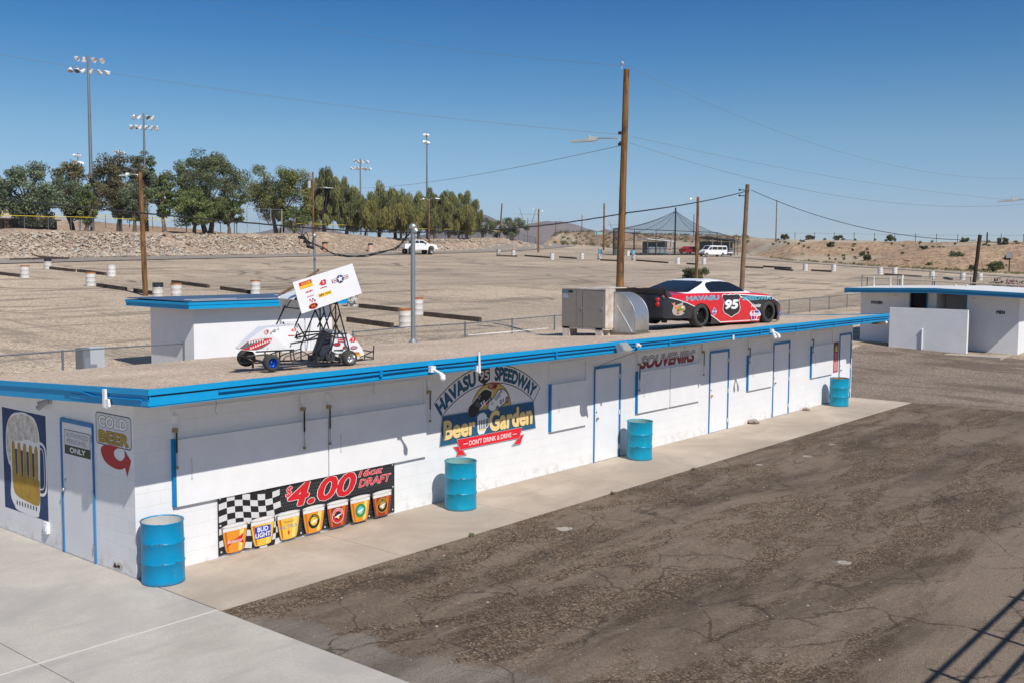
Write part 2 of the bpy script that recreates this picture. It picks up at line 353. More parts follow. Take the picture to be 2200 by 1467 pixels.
# polar sheet: fine inside the view, coarse elsewhere, out to the horizon
azs = np.concatenate([np.linspace(-math.pi, .0, 40)[:-1], np.linspace(0, 1.4, 360)[:-1], np.linspace(1.4, math.pi, 36)])
rs = [1.5]
while rs[-1] < 5000:
    r = rs[-1]; rs.append(r*(1.03 if r < 80 else 1.009 if r < 320 else 1.08))
rs = np.array(rs); A, R = np.meshgrid(azs, rs); X = CX+R*np.cos(A); Y = CY+R*np.sin(A); Z = np_hgt(X, Y)+GZ
d0 = np.interp(A, TA[:, 0], TA[:, 1]); wt = np.interp(A, TA[:, 0], TA[:, 2]); tt = np.clip((R-d0)/wt, 0, 1.3)
from mathutils import noise as mn
def fbm(x, y, s, o=4):
    return mn.fractal(Vector((x*s, y*s, .3)), 1., 2., o)
hillz = (A < .66) & (R > d0)
for (i, j) in zip(*np.where((R > d0+1) & (R < 600) & (A > -.1) & (A < 1.4))):
    k = min((R[i, j]-d0[i, j])/10, 1.); Z[i, j] += k*(fbm(X[i, j], Y[i, j], .05)*(.9 if hillz[i, j] else .3)+fbm(X[i, j], Y[i, j], .35, 2)*.18)
nr, nc = R.shape; V = np.stack([X, Y, Z], -1).reshape(-1, 3); I = np.arange((nr-1)*nc).reshape(nr-1, nc)[:, :-1].ravel()
F = np.stack([I, I+1, I+nc+1, I+nc], 1)
Rf = R[:-1, :-1].ravel(); Af = A[:-1, :-1].ravel(); df = d0[:-1, :-1].ravel()
mi = np.where(Rf > df-1.0, np.where(Af > .66, 2, 1), 0)
gr = npmesh('ground', V, F, [gravel_lot, hill_soil, rock_soil], mi, True); tag(gr, kind='structure')
gr['label'] = 'gravel lot rising to rock bank and desert hills'; del gr['label']
# --- concrete slabs
def conc_extra(tone):
    def f(t, c, g):
        n = t.noise(c, .55, 6, .6, .8); g = t.mix(t.ramp(n, .42, .64, 0, .75), g, tuple(x*.72 for x in tone))
        n2 = t.noise(t.coord((.4, 2.2, 1)), .9, 6, .65, .6); g = t.mix(t.ramp(n2, .55, .7, 0, .4), g, tuple(x*.8 for x in (tone[0], tone[1]*.93, tone[2]*.82)))
        n3 = t.noise(c, 6, 4, .7); g = t.mix(t.ramp(n3, .66, .74, 0, .5), g, tuple(x*.6 for x in tone))
        n4 = t.noise(t.coord((.25, 1.6, 1), rot=(0, 0, -.5)), 1.2, 5, .6, .5); g = t.mix(t.ramp(n4, .56, .66, 0, .38), g, tuple(x*.66 for x in tone)); n5 = t.noise(c, 38, 2, .5); g = t.mix(t.ramp(n5, .70, .74, 0, .6), g, tuple(x*.45 for x in tone)); return g
    return f
conc1 = dotted('walkway_concrete', (.51, .425, .34), (.47, .395, .325), (.53, .445, .365), 60, 8, rough=.85, extra=conc_extra((.51, .425, .34)), bump=.12, bdist=.004, big=.5)
conc2 = dotted('slab_concrete', (.53, .485, .425), (.50, .455, .40), (.56, .515, .455), 60, 8, rough=.85, extra=conc_extra((.50, .47, .43)), bump=.12, bdist=.004, big=.5)
mb = MB()
for i in range(8): mb.box(.006+3.265*i+(.003 if i else 0), -2.01, -.10, 3.265*(i+1), -.002, 0)
tag(mb.make('walkway', conc1), kind='structure')
mb = MB()
xs = [-24, -9.1, -5.72, -2.352, -.004]; ys = [-14, -9.2, -5.6, -1.97, 8]
for i in range(4):
    for j in range(4): mb.box(xs[i]+.006, ys[j]+.006, -.10, xs[i+1]-.006, ys[j+1]-.006, .0)
tag(mb.make('concrete_slab', conc2), kind='structure')
jm = M('joint_dirt', (.16, .14, .12), .95)
mb = MB(); mb.box(-24, -14, -.09, .004, 8, -.006); mb.box(.006, -2.0, -.09, 26.1, -.01, -.004); tag(mb.make('joint_filler', jm), kind='structure')
mb = MB(); mb.box(-24, -1.985, -.05, -.004, -1.955, .002); tag(mb.make('slab_sealant', M('sealant', (.62, .59, .54), .8)), kind='structure')
# --- old asphalt
def asph_extra(t, c, g):
    # finer light patches where the binder is worn off, running along the lane
    n = t.noise(t.coord((.11, .42, 1), rot=(0, 0, .06)), 1.5, 7, .58, .5); k1 = t.ramp(n, .53, .57)
    sep = t.new('ShaderNodeSeparateXYZ'); t.lk(c, sep.inputs[0])
    nn = t.noise(c, .8, 5, .7); yy = t.math('ADD', t.math('ADD', sep.outputs[1], t.math('MULTIPLY', sep.outputs[0], -.09)), t.math('MULTIPLY', nn, 1.3))
    k2 = t.ramp(yy, -8.75, -8.95); k1b = t.ramp(t.noise(t.coord((.35, .9, 1), rot=(0, 0, .06)), 1.4, 8, .6, .6), .535, .56); k = t.math('MAXIMUM', t.math('MULTIPLY', t.math('MAXIMUM', k1, t.math('MULTIPLY', k1b, .8)), .72), k2)
    spk = t.noise(c, 45, 2, .5)
    g = t.mix(t.math('MULTIPLY', k, .85), g, t.mix(t.ramp(spk, .3, .7), (.20, .150, .108), (.275, .212, .16)))
    # pale slurry in the near corner
    vm = t.new('ShaderNodeVectorMath', operation='DISTANCE'); vm.inputs[1].default_value = (.2, -6.6, 0); t.lk(c, vm.inputs[0])
    band = t.math('ADD', sep.outputs[0], t.math('MULTIPLY', t.math('SUBTRACT', nn, .5), 1.5)); band = t.math('ADD', band, t.math('MULTIPLY', t.math('ADD', sep.outputs[1], 5.5), .16))
    k3 = t.math('MULTIPLY', t.ramp(band, .85, .72), t.ramp(sep.outputs[1], -2.2, -3.2)); g = t.mix(t.math('MULTIPLY', k3, .85), g, t.mix(t.ramp(spk, .35, .65), (.20, .172, .14), (.27, .235, .195)))
    for (bx, by, br) in ((6.23, -2.91, .14), (13.5, -2.9, .09), (15.2, -3.3, .12), (17.1, -3.1, .10), (7.45, -7.3, .12)):
        vb = t.new('ShaderNodeVectorMath', operation='DISTANCE'); vb.inputs[1].default_value = (bx, by, GZ+.018); t.lk(c, vb.inputs[0]); kb = t.ramp(t.math('ADD', vb.outputs['Value'], t.math('MULTIPLY', t.math('SUBTRACT', t.noise(c, 6, 3), .5), .2)), br, br*.85); g = t.mix(kb, g, (.42, .37, .31))
    # cracks
    nd = t.new('ShaderNodeTexNoise'); nd.inputs['Scale'].default_value = 1.1; nd.inputs['Detail'].default_value = 5; t.lk(c, nd.inputs['Vector'])
    sc = t.new('ShaderNodeVectorMath', operation='SCALE'); sc.inputs['Scale'].default_value = .8; t.lk(nd.outputs['Color'], sc.inputs[0])
    ad = t.new('ShaderNodeVectorMath', operation='ADD'); t.lk(c, ad.inputs[0]); t.lk(sc.outputs[0], ad.inputs[1])
    for s_, w, am in ((.62, .013, .85), (1.9, .020, .5)):
        v = t.new('ShaderNodeTexVoronoi', feature='DISTANCE_TO_EDGE'); v.inputs['Scale'].default_value = s_; t.lk(ad.outputs[0], v.inputs['Vector'])
        kk = t.math('MULTIPLY', t.ramp(v.outputs['Distance'], w*.3, w, 1, 0), t.ramp(t.noise(c, .5, 2), .36, .46)); g = t.mix(t.math('MULTIPLY', kk, am*.78), g, (.035, .026, .019))
    n5 = t.noise(t.coord((.12, .6, 1), rot=(0, 0, .05)), 1.1, 7, .62, .8); g = t.mix(t.ramp(n5, .46, .64, 0, .62), g, (.055, .039, .027)); n7 = t.noise(t.coord((.6, 1.6, 1)), 1.6, 6, .7, .4); g = t.mix(t.ramp(n7, .52, .66, 0, .5), g, (.24, .19, .145))
    w5 = t.new('ShaderNodeTexVoronoi'); w5.inputs['Scale'].default_value = 13; t.lk(c, w5.inputs['Vector']); s5 = t.new('ShaderNodeSeparateColor'); t.lk(w5.outputs['Color'], s5.inputs[0])
    g = t.mix(t.math('MULTIPLY', t.ramp(s5.outputs[0], .955, .96), t.ramp(w5.outputs['Distance'], .18, .10)), g, (.42, .37, .31)); return g
asph = dotted('worn_asphalt', (.125, .086, .055), (.062, .041, .027), (.28, .208, .143), 48, 20, rough=.95, extra=asph_extra, bump=.7, bdist=.02, big=.35)
asph2 = dotted('grey_old_asphalt', (.245, .19, .145), (.16, .12, .09), (.36, .29, .23), 26, 10, rough=.95, extra=lambda t, c, g: t.mix(t.ramp(t.noise(t.coord((.5, .12, 1), rot=(0, 0, .3)), 1.4, 7, .62, 1), .50, .60, 0, .65), g, (.10, .074, .055)), bump=.5, bdist=.02, big=.3)
def sheet(name, x0, y0, x1, y1, nx, ny, dz, mat, edge=0.):
    P = []; Fs = []
    for j in range(ny+1):
        for i in range(nx+1):
            x = x0+(x1-x0)*i/nx; y = y0+(y1-y0)*j/ny
            if i == nx: x += edge*fbm(x, y, .8)
            P.append((x, y, hgt(x, y)+dz))
    for j in range(ny):
        for i in range(nx): a = j*(nx+1)+i; Fs.append((a, a+1, a+nx+2, a+nx+1))
    return tag(npmesh(name, P, Fs, mat, None, True), kind='structure')
sheet('asphalt', .004, -34, 26.35, -2.01, 40, 60, GZ+.018, asph, .35)
sheet('old_asphalt', 22, -34, 37.7, 4.0, 60, 90, GZ+.008, asph2)
# small loose stones on the asphalt (uncountable)
n = 5200; px = RNG.uniform(.1, 26, n); u = RNG.random(n); py = -2.05-10.5*u**1.5; keep = np.ones(n, bool)
sz = RNG.uniform(.004, .013, n)*(1+.9*(RNG.random(n) > .96))
octv = np.array([(1, 0, 0), (-1, 0, 0), (0, 1, 0), (0, -1, 0), (0, 0, 1), (0, 0, -1)], float); octf = np.array([(0, 2, 4), (2, 1, 4), (1, 3, 4), (3, 0, 4), (2, 0, 5), (1, 2, 5), (3, 1, 5), (0, 3, 5)])
V = octv[None]*sz[:, None, None]*RNG.uniform(.6, 1.4, (n, 6, 1)); V[:, :, 2] *= .6; V += np.stack([px, py, np.full(n, GZ+.020)], -1)[:, None]
F = (octf[None]+6*np.arange(n)[:, None, None]).reshape(-1, 3)
peb = [M('pebble_pale', (.42, .36, .30), .9), M('pebble_brown', (.20, .15, .12), .9), M('pebble_grey', (.12, .105, .09), .9)]
tag(npmesh('loose_gravel', V.reshape(-1, 3), F, peb, np.repeat(RNG.choice([0, 1, 2], n, p=[.3, .4, .3]), 8)), 'small loose stones scattered over the worn asphalt lane', 'gravel', kind='stuff')
# --- road on the far side of the lot
def ribbon(name, pts, w, dz, mat):
    P = []
    pts = [Vector((a, b, 0)) for a, b in pts]; den = []
    for a, b in zip(pts, pts[1:]):
        k = max(int((b-a).length/3), 1)
        den += [a.lerp(b, i/k) for i in range(k)]
    den.append(pts[-1])
    for i, p in enumerate(den):
        d = (den[min(i+1, len(den)-1)]-den[max(i-1, 0)]).normalized(); nn = Vector((-d.y, d.x, 0))
        for q in (-.5, -.17, .17, .5): r = p+nn*w*q; P.append((r.x, r.y, hgt(r.x, r.y)+dz))
    F = [(i*4+j, i*4+j+1, i*4+j+5, i*4+j+4) for i in range(len(den)-1) for j in range(3)]
    return tag(npmesh(name, P, F, mat, None, True), kind='structure')
roadm = dotted('road_surface', (.31, .27, .23), (.25, .215, .18), (.38, .335, .29), 6, 1.5, bump=.2, big=.05)
roadm2 = dotted('lane_surface', (.40, .335, .27), (.31, .25, .2), (.50, .43, .36), 6, 1.5, bump=.2, big=.05)
ribbon('road', [(-10, 68), (5, 71), (20.8, 74.7), (28.4, 76.9), (32.9, 78.5), (43.0, 81.5), (54.8, 84.1), (69.5, 87.3), (87.9, 91.0), (114.0, 97.7), (134.7, 105.3), (159.3, 117.2), (187.9, 133.2)], 5.5, .04, roadm)
ribbon('lane', [(187.9, 120), (172, 92), (158.7, 71.9), (146.9, 53.8), (140.5, 40.5), (136.9, 29.3), (133.1, 20.2), (130.7, 9.6), (128, -8)], 5., .04, roadm2)
# --- far mountains and the low hill on the left: ridges with depth
def ridge(name, prof, depth, mat, amp, seg=14):
    rows = []; n = len(prof)
    for k in range(seg+1):
        f = k/seg
        row = []
        for i, (x, y, z) in enumerate(prof):
            dx, dy = x-CX, y-CY; L = math.hypot(dx, dy); ux, uy = dx/L, dy/L; s = (f-.5)*2*depth
            hh = z*(1-abs(f-.5)*2)**.8; xx, yy = x+ux*s, y+uy*s
            row.append((xx, yy, hh+amp*fbm(xx, yy, 3.5/depth, 4)*min(1, (1-abs(f-.5)*2)*2)*(0 if abs(f-.5) < .02 else 1)-2))
        rows.append(row)
    mb = MB(); mb.grid(rows, True); return tag(mb.make(name, mat), kind='structure')
def dens(prof, k):
    o = []
    for a, b in zip(prof, prof[1:]):
        for i in range(k):
            t = i/k; p = [a[j]+(b[j]-a[j])*t for j in range(3)]; p[2] *= 1+.02*fbm(p[0], p[1], .02, 3); o.append(p)
    return o+[prof[-1]]
mtn = M('mountain_rock', (.20, .145, .115), .95, var=.35, vs=.006)
PR = [(300, 2900, 20), (965, 2825, 30), (1206, 2730, 30), (1510, 2575, 40), (1717, 2442, 60), (1850, 2340, 100), (1890, 2310, 118), (1930, 2280, 90), (2019, 2199, 50), (2115, 2107, 70), (2208, 2009, 112), (2234, 1980, 129), (2243, 1970, 134), (2253, 1959, 129), (2268, 1942, 118), (2297, 1908, 106), (2317, 1883, 104), (2339, 1855, 111), (2361, 1828, 118), (2373, 1813, 115), (2385, 1797, 117), (2397, 1781, 111), (2408, 1766, 107), (2434, 1731, 93), (2448, 1711, 88), (2461, 1692, 93), (2482, 1660, 86), (2568, 1525, 79), (2718, 1240, 65), (2850, 800, 50), (2900, 200, 45)]
ridge('mountains', dens(PR, 6), 500, mtn, 16, 20)
HL = [(60, 500, 20), (154.7, 459.7, 25.6), (178.5, 450.9, 26.9), (194.8, 444.0, 26.6), (204.7, 439.5, 25.5), (218.1, 433.0, 23.2), (238.5, 422.1, 21.0), (262.5, 407.6, 19.6), (310, 375, 14)]
ridge('low_hill', dens(HL, 6), 70, hill_soil, 2.0)
# --- stones of the rock bank (uncountable)
n = 17000; az = RNG.uniform(.672, 1.19, n); dd0 = np.interp(az, TA[:, 0], TA[:, 1]); ww = np.interp(az, TA[:, 0], TA[:, 2]); f = -.06+.86*RNG.random(n)**1.25
cl = np.array([fbm(a*60, b*3, .35) for a, b in zip(az, f)]); gap = (az > .80) & (az < .90) & (f > .0)
keep = (cl > -.35) & ~(gap & (RNG.random(n) > .12)); az, dd0, ww, f = az[keep], dd0[keep], ww[keep], f[keep]; n = len(az); r = dd0+ww*f
X = CX+r*np.cos(az); Y = CY+r*np.sin(az); Z = np_hgt(X, Y); s = RNG.uniform(.06, .20, n)*(1+1.1*(RNG.random(n) > .94))
V = octv[None]*s[:, None, None]*RNG.uniform(.55, 1.35, (n, 6, 3)); V[:, :, 2] *= .75
th = RNG.uniform(0, 6.28, n); c_, s_ = np.cos(th)[:, None], np.sin(th)[:, None]; vx = V[:, :, 0]*c_-V[:, :, 1]*s_; vy = V[:, :, 0]*s_+V[:, :, 1]*c_; V[:, :, 0], V[:, :, 1] = vx, vy
tl = RNG.uniform(-.6, .6, (n, 1)); vz = V[:, :, 2]*np.cos(tl)+V[:, :, 0]*np.sin(tl); V[:, :, 2] = vz
V += np.stack([X, Y, Z+s*.15], -1)[:, None]; F = (octf[None]+6*np.arange(n)[:, None, None]).reshape(-1, 3)
rk = [M('stone_pale', (.46, .385, .30), .95), M('stone_tan', (.38, .29, .21), .95), M('stone_brown', (.27, .19, .14), .95), M('stone_grey', (.35, .315, .27), .95)]
tag(npmesh('rubble', V.reshape(-1, 3), F, rk, np.repeat(RNG.choice(4, n, p=[.42, .3, .1, .18]), 8)), 'pale broken stones covering the bank below the trees', 'rubble', kind='stuff')
# ================================================================== the long concession building
L = 26.12; DEP = 4.5
rz = lambda y: 2.83-.053*(y+1.14)           # roof surface falls gently to the back
bld = thing('concession_building', (0, 0, 0), 'long white block concession building with bright blue eaves, hatches and painted signs', 'building')
mb = MB(); T = .2
def wslab(x0, y0, x1, y1): # wall with a sloping top under the roof slab
    mb.hexa([(x0, y0, -.1), (x1, y0, -.1), (x1, y1, -.1), (x0, y1, -.1), (x0, y0, rz(y0)-.185), (x1, y0, rz(y0)-.185), (x1, y1, rz(y1)-.185), (x0, y1, rz(y1)-.185)])
mb.mi = 0; wslab(0, 0, L, T); wslab(T, DEP-T, L-T, DEP)
mb.mi = 1; wslab(0, T, T, DEP); wslab(L-T, T, L, DEP)
mb.make('wall', [WX, WY], bld)
roofg = dotted('roof_gravel', (.68, .535, .405), (.40, .295, .215), (.86, .72, .58), 42, 12, bump=.8, bdist=.02, big=.5)
RX0, RX1, RY0, RY1 = -.40, 26.2, -1.12, 4.86
mb = MB(); mb.mi = 1; mb.hexa([(RX0, RY0, rz(RY0)-.18), (RX1, RY0, rz(RY0)-.18), (RX1, RY1, rz(RY1)-.18), (RX0, RY1, rz(RY1)-.18), (RX0, RY0, rz(RY0)-.07), (RX1, RY0, rz(RY0)-.07), (RX1, RY1, rz(RY1)-.07), (RX0, RY1, rz(RY1)-.07)])
mb.mi = 0; rows = []
for j in range(60):
    y = RY0+(RY1-RY0)*j/59; rows.append([(RX0+(RX1-RX0)*i/260, y, rz(y)-.012+.018*fbm(RX0+(RX1-RX0)*i/260, y, .9, 3)) for i in range(261)])
mb.grid(rows); rf = mb.make('roof', [roofg, soffit], bld)
# fascia: upper board with drip edge, stepped lower board; the boards sag a little between their joints
mb = MB()
def fboard(p0, p1, zt0, zt1, zb0, zb1, out, th, seg, sag):
    p0 = Vector(p0); p1 = Vector(p1); o = Vector(out)
    rows_t = []
    for i in range(seg+1):
        t = i/seg; p = p0.lerp(p1, t); s = sag*fbm(p.x*1.3, p.y+7, .55, 3)
        zt = zt0+(zt1-zt0)*t+s; zb = zb0+(zb1-zb0)*t+s*.6
        rows_t.append([(p.x, p.y, zb), (p.x+o.x*th, p.y+o.y*th, zb), (p.x+o.x*th, p.y+o.y*th, zt), (p.x, p.y, zt), (p.x, p.y, zb)])
    mb.grid(rows_t, False)
zf = rz(RY0)
fboard((RX0-.03, RY0, 0), (RX1, RY0, 0), zf+.012, zf+.012, zf-.225, zf-.225, (0, -1, 0), .03, 90, .006)     # board
fboard((RX0-.055, RY0-.0305, 0), (RX1, RY0-.0305, 0), zf+.016, zf+.016, zf-.062, zf-.062, (0, -1, 0), .022, 90, .008)   # drip edge
fboard((RX0-.055, RY0-.0305, 0), (RX1, RY0-.0305, 0), zf-.15, zf-.15, zf-.205, zf-.205, (0, -1, 0), .010, 90, .010)   # lower strip
zb_ = rz(RY1)
fboard((RX0, RY1, 0), (RX0, RY0, 0), zb_+.012, zf+.012, zb_-.225, zf-.225, (-1, 0, 0), .03, 20, .004)
fboard((RX0-.0305, RY1, 0), (RX0-.0305, RY0-.03, 0), zb_+.016, zf+.016, zb_-.06, zf-.062, (-1, 0, 0), .022, 20, .004)
fboard((RX0-.0305, .9, 0), (RX0-.0305, RY0-.03, 0), rz(.9)-.11, zf-.15, rz(.9)-.17, zf-.205, (-1, 0, 0), .010, 12, .004)
fboard((RX1, RY0, 0), (RX1, RY1, 0), zf+.012, zb_+.012, zf-.225, zb_-.225, (1, 0, 0), .03, 4, 0)
mb.make('fascia', blue2, rf)
# painted conduit run along the eaves
mb = MB(); pts = [(x, RY0-.064-.004*math.sin(x*2), zf-.115+.012*fbm(x, 2, .5, 3)) for x in np.linspace(.6, 26.1, 80)]
mb.tube(pts, .016, 6); mb.tube([(RX0-.05, y, rz(y)-.13+(.06 if y > .2 else 0)) for y in np.linspace(1.0, -1.0, 6)], .014, 6)
for x in (3.6, 8.2, 12.4, 16.9, 19.1, 21.7, 23.9): mb.box(x-.03, RY0-.085, zf-.15, x+.03, RY0-.032, zf-.05)
mb.make('conduit', blue, rf)
# dark gap under the drip edge where the boards have parted
mb = MB()
pts = [(x, RY0-.0315, zf-.083+.008*fbm(x, 3, .5, 3)) for x in np.linspace(RX0, RX1, 100)]; mb.grid([[(p[0], p[1]-.001, p[2]-.009-.004*fbm(p[0], 1, 1.2, 2)) for p in pts], [(p[0], p[1]-.001, p[2]+.009) for p in pts]], False)
mb.make('board_gap', M('dark_gap', (.005, .03, .07), .8), rf)
# ---- doors on the front
def knobset(par, u, out, z=1.02, mat=brass, key=True):
    # out: function (u, d, z) -> point, d outward
    m = MB(); m.tube([out(u, 0, z), out(u, .035, z)], .012, 8); m.lathe([(.002, .035), (.026, .04), (.03, .055), (.022, .07), (.002, .074)], out(u, 0, z), Vector(out(u, 1, z))-Vector(out(u, 0, z)), 12)
    if key: m.lathe([(.03, 0), (.03, .012), (.012, .02), (.002, .022)], out(u, 0, z+.14), Vector(out(u, 1, z))-Vector(out(u, 0, z)), 12)
    m.make('knob', mat, par)
Of = lambda u, d, z: (u, -d, z)
Ol = lambda u, d, z: (-d, -u, z)
def boxo(m, O, u0, d0, z0, u1, d1, z1):
    p = [O(u0, d0, z0), O(u1, d0, z0), O(u1, d1, z0), O(u0, d1, z0)]; q = [(a, b, z1) for a, b, c in p]; m.hexa(p+q)
def door(O, u0, u1, z1, mat, kn='l', hinge='r', knm=brass, ftop=.055, fs=.045):
    d = MB(); boxo(d, O, u0+.018, .0, .012, u1-.012, .012, z1-.012); dr = d.make('door', mat, bld)
    f = MB(); boxo(f, O, u0-.005, .002, z1-.008, u1+fs, .03, z1+ftop); boxo(f, O, u1-.008, .002, .0, u1+fs, .03, z1-.010); boxo(f, O, u0-.018, .002, 0, u0+.014, .028, z1-.010)
    f.make('door_frame', dblue, dr)
    h = MB()
    for z in (.25, 1.05, 1.88):
        uu = u1-.012 if hinge == 'r' else u0+.02
        boxo(h, O, uu-.015, .032, z-.055, uu+.015, .040, z+.055)
    h.make('hinge', white if mat is not doorw else steel, dr)
    sl_ = MB(); boxo(sl_, O, u0+.02, .0121, .0, u1-.015, .018, .011); sl_.make('threshold', steel, dr)
    knobset(dr, (u0+.085) if kn == 'l' else (u1-.085), O, 1.0, knm)
    return dr
for (a, b) in ((11.17, 12.16), (16.41, 17.40), (20.17, 21.2)): door(Of, a, b, 2.12, doorw2)
door(Of, 25.03, 25.95, 2.12, doorw2, knm=steel)
dr = door(Ol, -2.06, -1.11, 2.05, doorw, kn='l', knm=steel, ftop=.05, fs=.008)
# notice on the end door
D = Deco((-.0125, 0, 0), (0, -1, 0), (0, 0, 1), (-1, 0, 0), .002)
D.poly([(-1.965, 1.56), (-1.185, 1.56), (-1.185, 1.935), (-1.965, 1.935)], cK); D.poly([(-1.955, 1.70), (-1.195, 1.70), (-1.195, 1.925), (-1.955, 1.925)], M('notice_grey', (.62, .63, .64), .5))
D.poly([(-1.955, 1.57), (-1.195, 1.57), (-1.195, 1.695), (-1.955, 1.695)], cDG)
D.text('AUTHORIZED', (-1.91, 1.825, -1.24, 1.895), cG, bold=.012); D.text('PERSONEL', (-1.88, 1.73, -1.29, 1.80), cG, bold=.012); D.text('ONLY', (-1.80, 1.595, -1.34, 1.67), cW, bold=.03); D.make('notice', dr)
# ---- serving hatches
def hatch(x0, x1, z0=.93, z1=1.91, seam=None, struts=(), edge=True):
    th = .055; m = MB(); xs_ = [x0]+([seam] if seam else [])+[x1]
    for i in range(len(xs_)-1): m.box(xs_[i]+.03+(.006 if i else 0), -th, z0, xs_[i+1]-.0, -.012, z1)
    h = m.make('hatch', white, bld)
    if edge: f = MB(); f.box(x0-.02, -.05, z0-.0, x0+.026, -.001, z1+.02); f.make('hatch_edge', blue, h)
    r = MB(); r.box(x0-.02 if edge else x0+.04, -.022, z1+.42, x1+.03, -.001, z1+.45)
    if edge: r.box(x0-.025, -.03, z1+.022, x0+.012, -.001, z1+.42)
    r.box(x1-.012, -.03, z1+.0, x1+.022, -.001, z1+.42); r.make('hatch_frame', white, h)
    for (x, zt, zb) in struts:
        s = MB(); s.mi = 0; s.cyl((x, -.075, zt), (x, -.075, (zt+zb)/2-.05), .013, n=8); s.mi = 1; s.cyl((x, -.075, (zt+zb)/2-.05), (x, -.075, zb), .007, n=6)
        s.mi = 2; s.box(x-.05, -.09, zt, x+.02, -.032, zt+.055); s.mi = 3; s.box(x-.045, -.05, zt+.13, x+.035, -.031, zt+.24); s.box(x-.02, -.045, zt+.06, x+.015, -.032, zt+.13)
        s.mi = 2; s.box(x-.02, -.085, zb-.04, x+.02, -.057, zb)
        s.make('gas_strut', [blackm, steel, M('old_brass', (.34, .27, .14), .6, .4) if 'old_brass' not in bpy.data.materials else bpy.data.materials['old_brass'], white], h)
    k = MB(); xc = x0+.28 # pull chain hanging on the panel
    k.tube([(xc, -th-.003, z1-.30), (xc+.004, -th-.006, z1-.45), (xc, -th-.004, z1-.56)], .003, 4); k.tube([(xc, -th-.006, z1-.56), (xc-.01, -th-.012, z1-.60), (xc+.012, -th-.012, z1-.60)], .004, 4)
    k.make('hook', steel, h)
    return h
hatch(.60, 3.46, seam=None, struts=((.63, 2.03, 1.53), (2.955, 2.09, 1.50)))
hatch(3.452, 5.78, edge=False, struts=((3.49, 2.07, 1.50), (5.86, 2.09, 1.60)))
hatch(9.52, 10.83, z0=.91)
hatch(12.87, 15.84, seam=14.33, struts=((12.93, 2.07, 1.50), (15.98, 2.16, 1.62)))
hatch(18.52, 20.05, struts=((18.56, 2.08, 1.75),)); hatch(22.76, 24.42, struts=((22.8, 2.08, 1.75),))
mb = MB()
for x in (1.15, 4.27, 6.9+7.7): mb.box(x-.24, -.30, 2.565, x+.24, -.27, 2.585); mb.tube([(x, -.28, 2.56), (x+.01, -.29, 2.4), (x-.01, -.28, 2.3), (x+.02, -.3, 2.25)], .006, 5)
for x in (17.9, 21.3): mb.tube([(x, -.1, 2.55), (x+.01, -.1, 2.42), (x-.03, -.1, 2.35)], .006, 5)
mb.make('hanging_hook', steel, bld)
# damaged block at the foot of the end wall
D = Deco((0, 0, 0), (0, -1, 0), (0, 0, 1), (-1, 0, 0), .0015)
D.poly([(-.66, .035), (-.56, .02), (-.40, .03), (-.36, .10), (-.45, .15), (-.55, .12), (-.62, .14)], M('bare_block', (.55, .52, .48), .95))
D.poly([(-.64, .05), (-.59, .04), (-.52, .06), (-.47, .05), (-.44, .10), (-.5, .11), (-.54, .08), (-.6, .12)], M('hole_dark', (.07, .03, .02), .9)); D.make('chipped_block', bld)
# ---- painted murals (paint on the wall: parts of the building)
D = Deco((0, 0, 0), (0, -1, 0), (0, 0, 1), (-1, 0, 0), .001)
D.poly([(-4.09, .385), (-2.58, .385), (-2.58, 2.065), (-4.09, 2.065)], navy)
out = [(-3.86, .62), (-3.74, .47), (-3.60, .40), (-2.98, .39), (-2.88, .48), (-2.84, .65), (-2.81, 1.2), (-2.80, 1.62), (-2.86, 1.86), (-2.98, 1.99), (-3.12, 2.02), (-3.3, 2.045), (-3.5, 2.03), (-3.7, 1.99), (-3.86, 1.88), (-3.95, 1.72), (-3.98, 1.5), (-3.97, 1.32), (-3.90, 1.15), (-3.84, 1.10), (-3.83, .9)]
D.poly(cr2(out), cW); D.poly(cr2([(a, b) for a, b in [(-3.93, 1.30), (-3.82, 1.2), (-3.78, 1.52), (-3.6, 1.55), (-3.4, 1.58), (-3.2, 1.62), (-3.0, 1.6), (-2.85, 1.62), (-2.88, 1.85), (-3.0, 1.96), (-3.3, 2.02), (-3.7, 1.95), (-3.88, 1.83), (-3.95, 1.6)]]), foam)
hp = [(-2.83, 1.60), (-2.72, 1.60), (-2.62, 1.5), (-2.60, 1.2), (-2.62, .9), (-2.70, .80), (-2.83, .78)]
D.line(cr2(hp, False), .045, cW); D.line(cr2([(-2.83, 1.52), (-2.74, 1.52), (-2.68, 1.44), (-2.67, 1.2), (-2.68, .96), (-2.74, .88), (-2.83, .87)], False), .018, cW)
D.poly([(-3.78, 1.05), (-2.84, 1.0)]+cr2([(-2.84, .95), (-2.85, .64), (-2.98, .58), (-3.3, .60), (-3.62, .64), (-3.75, .74), (-3.78, 1.0)], False), ochre)
for u in (-3.72, -3.52, -3.32, -3.12, -2.93): D.poly([(u-.055, .9), (u+.055, .9), (u+.06, 1.46), (u+.045, 1.53), (u-.02, 1.55), (u-.055, 1.48)], ochre, False)
D.k += 1
for u in (-3.62, -3.42, -3.22, -3.03): D.poly([(u-.035, 1.05), (u, .98), (u+.035, 1.05), (u+.035, 1.42), (u-.035, 1.42)], cK, False); D.k += 1; D.poly([(u-.02, 1.07), (u+.0, 1.02), (u+.028, 1.07), (u+.03, 1.42), (u-.025, 1.42)], navy, False); D.k -= 1
D.k += 2
for i in range(8): u = -3.66+.095*i; D.poly([(u, .50), (u+.035, .49), (u+.042, .555), (u+.005, .57)], cK, False)
D.make('beer_mug_mural', bld)
D = Deco((0, 0, 0), (0, -1, 0), (0, 0, 1), (-1, 0, 0), .001)
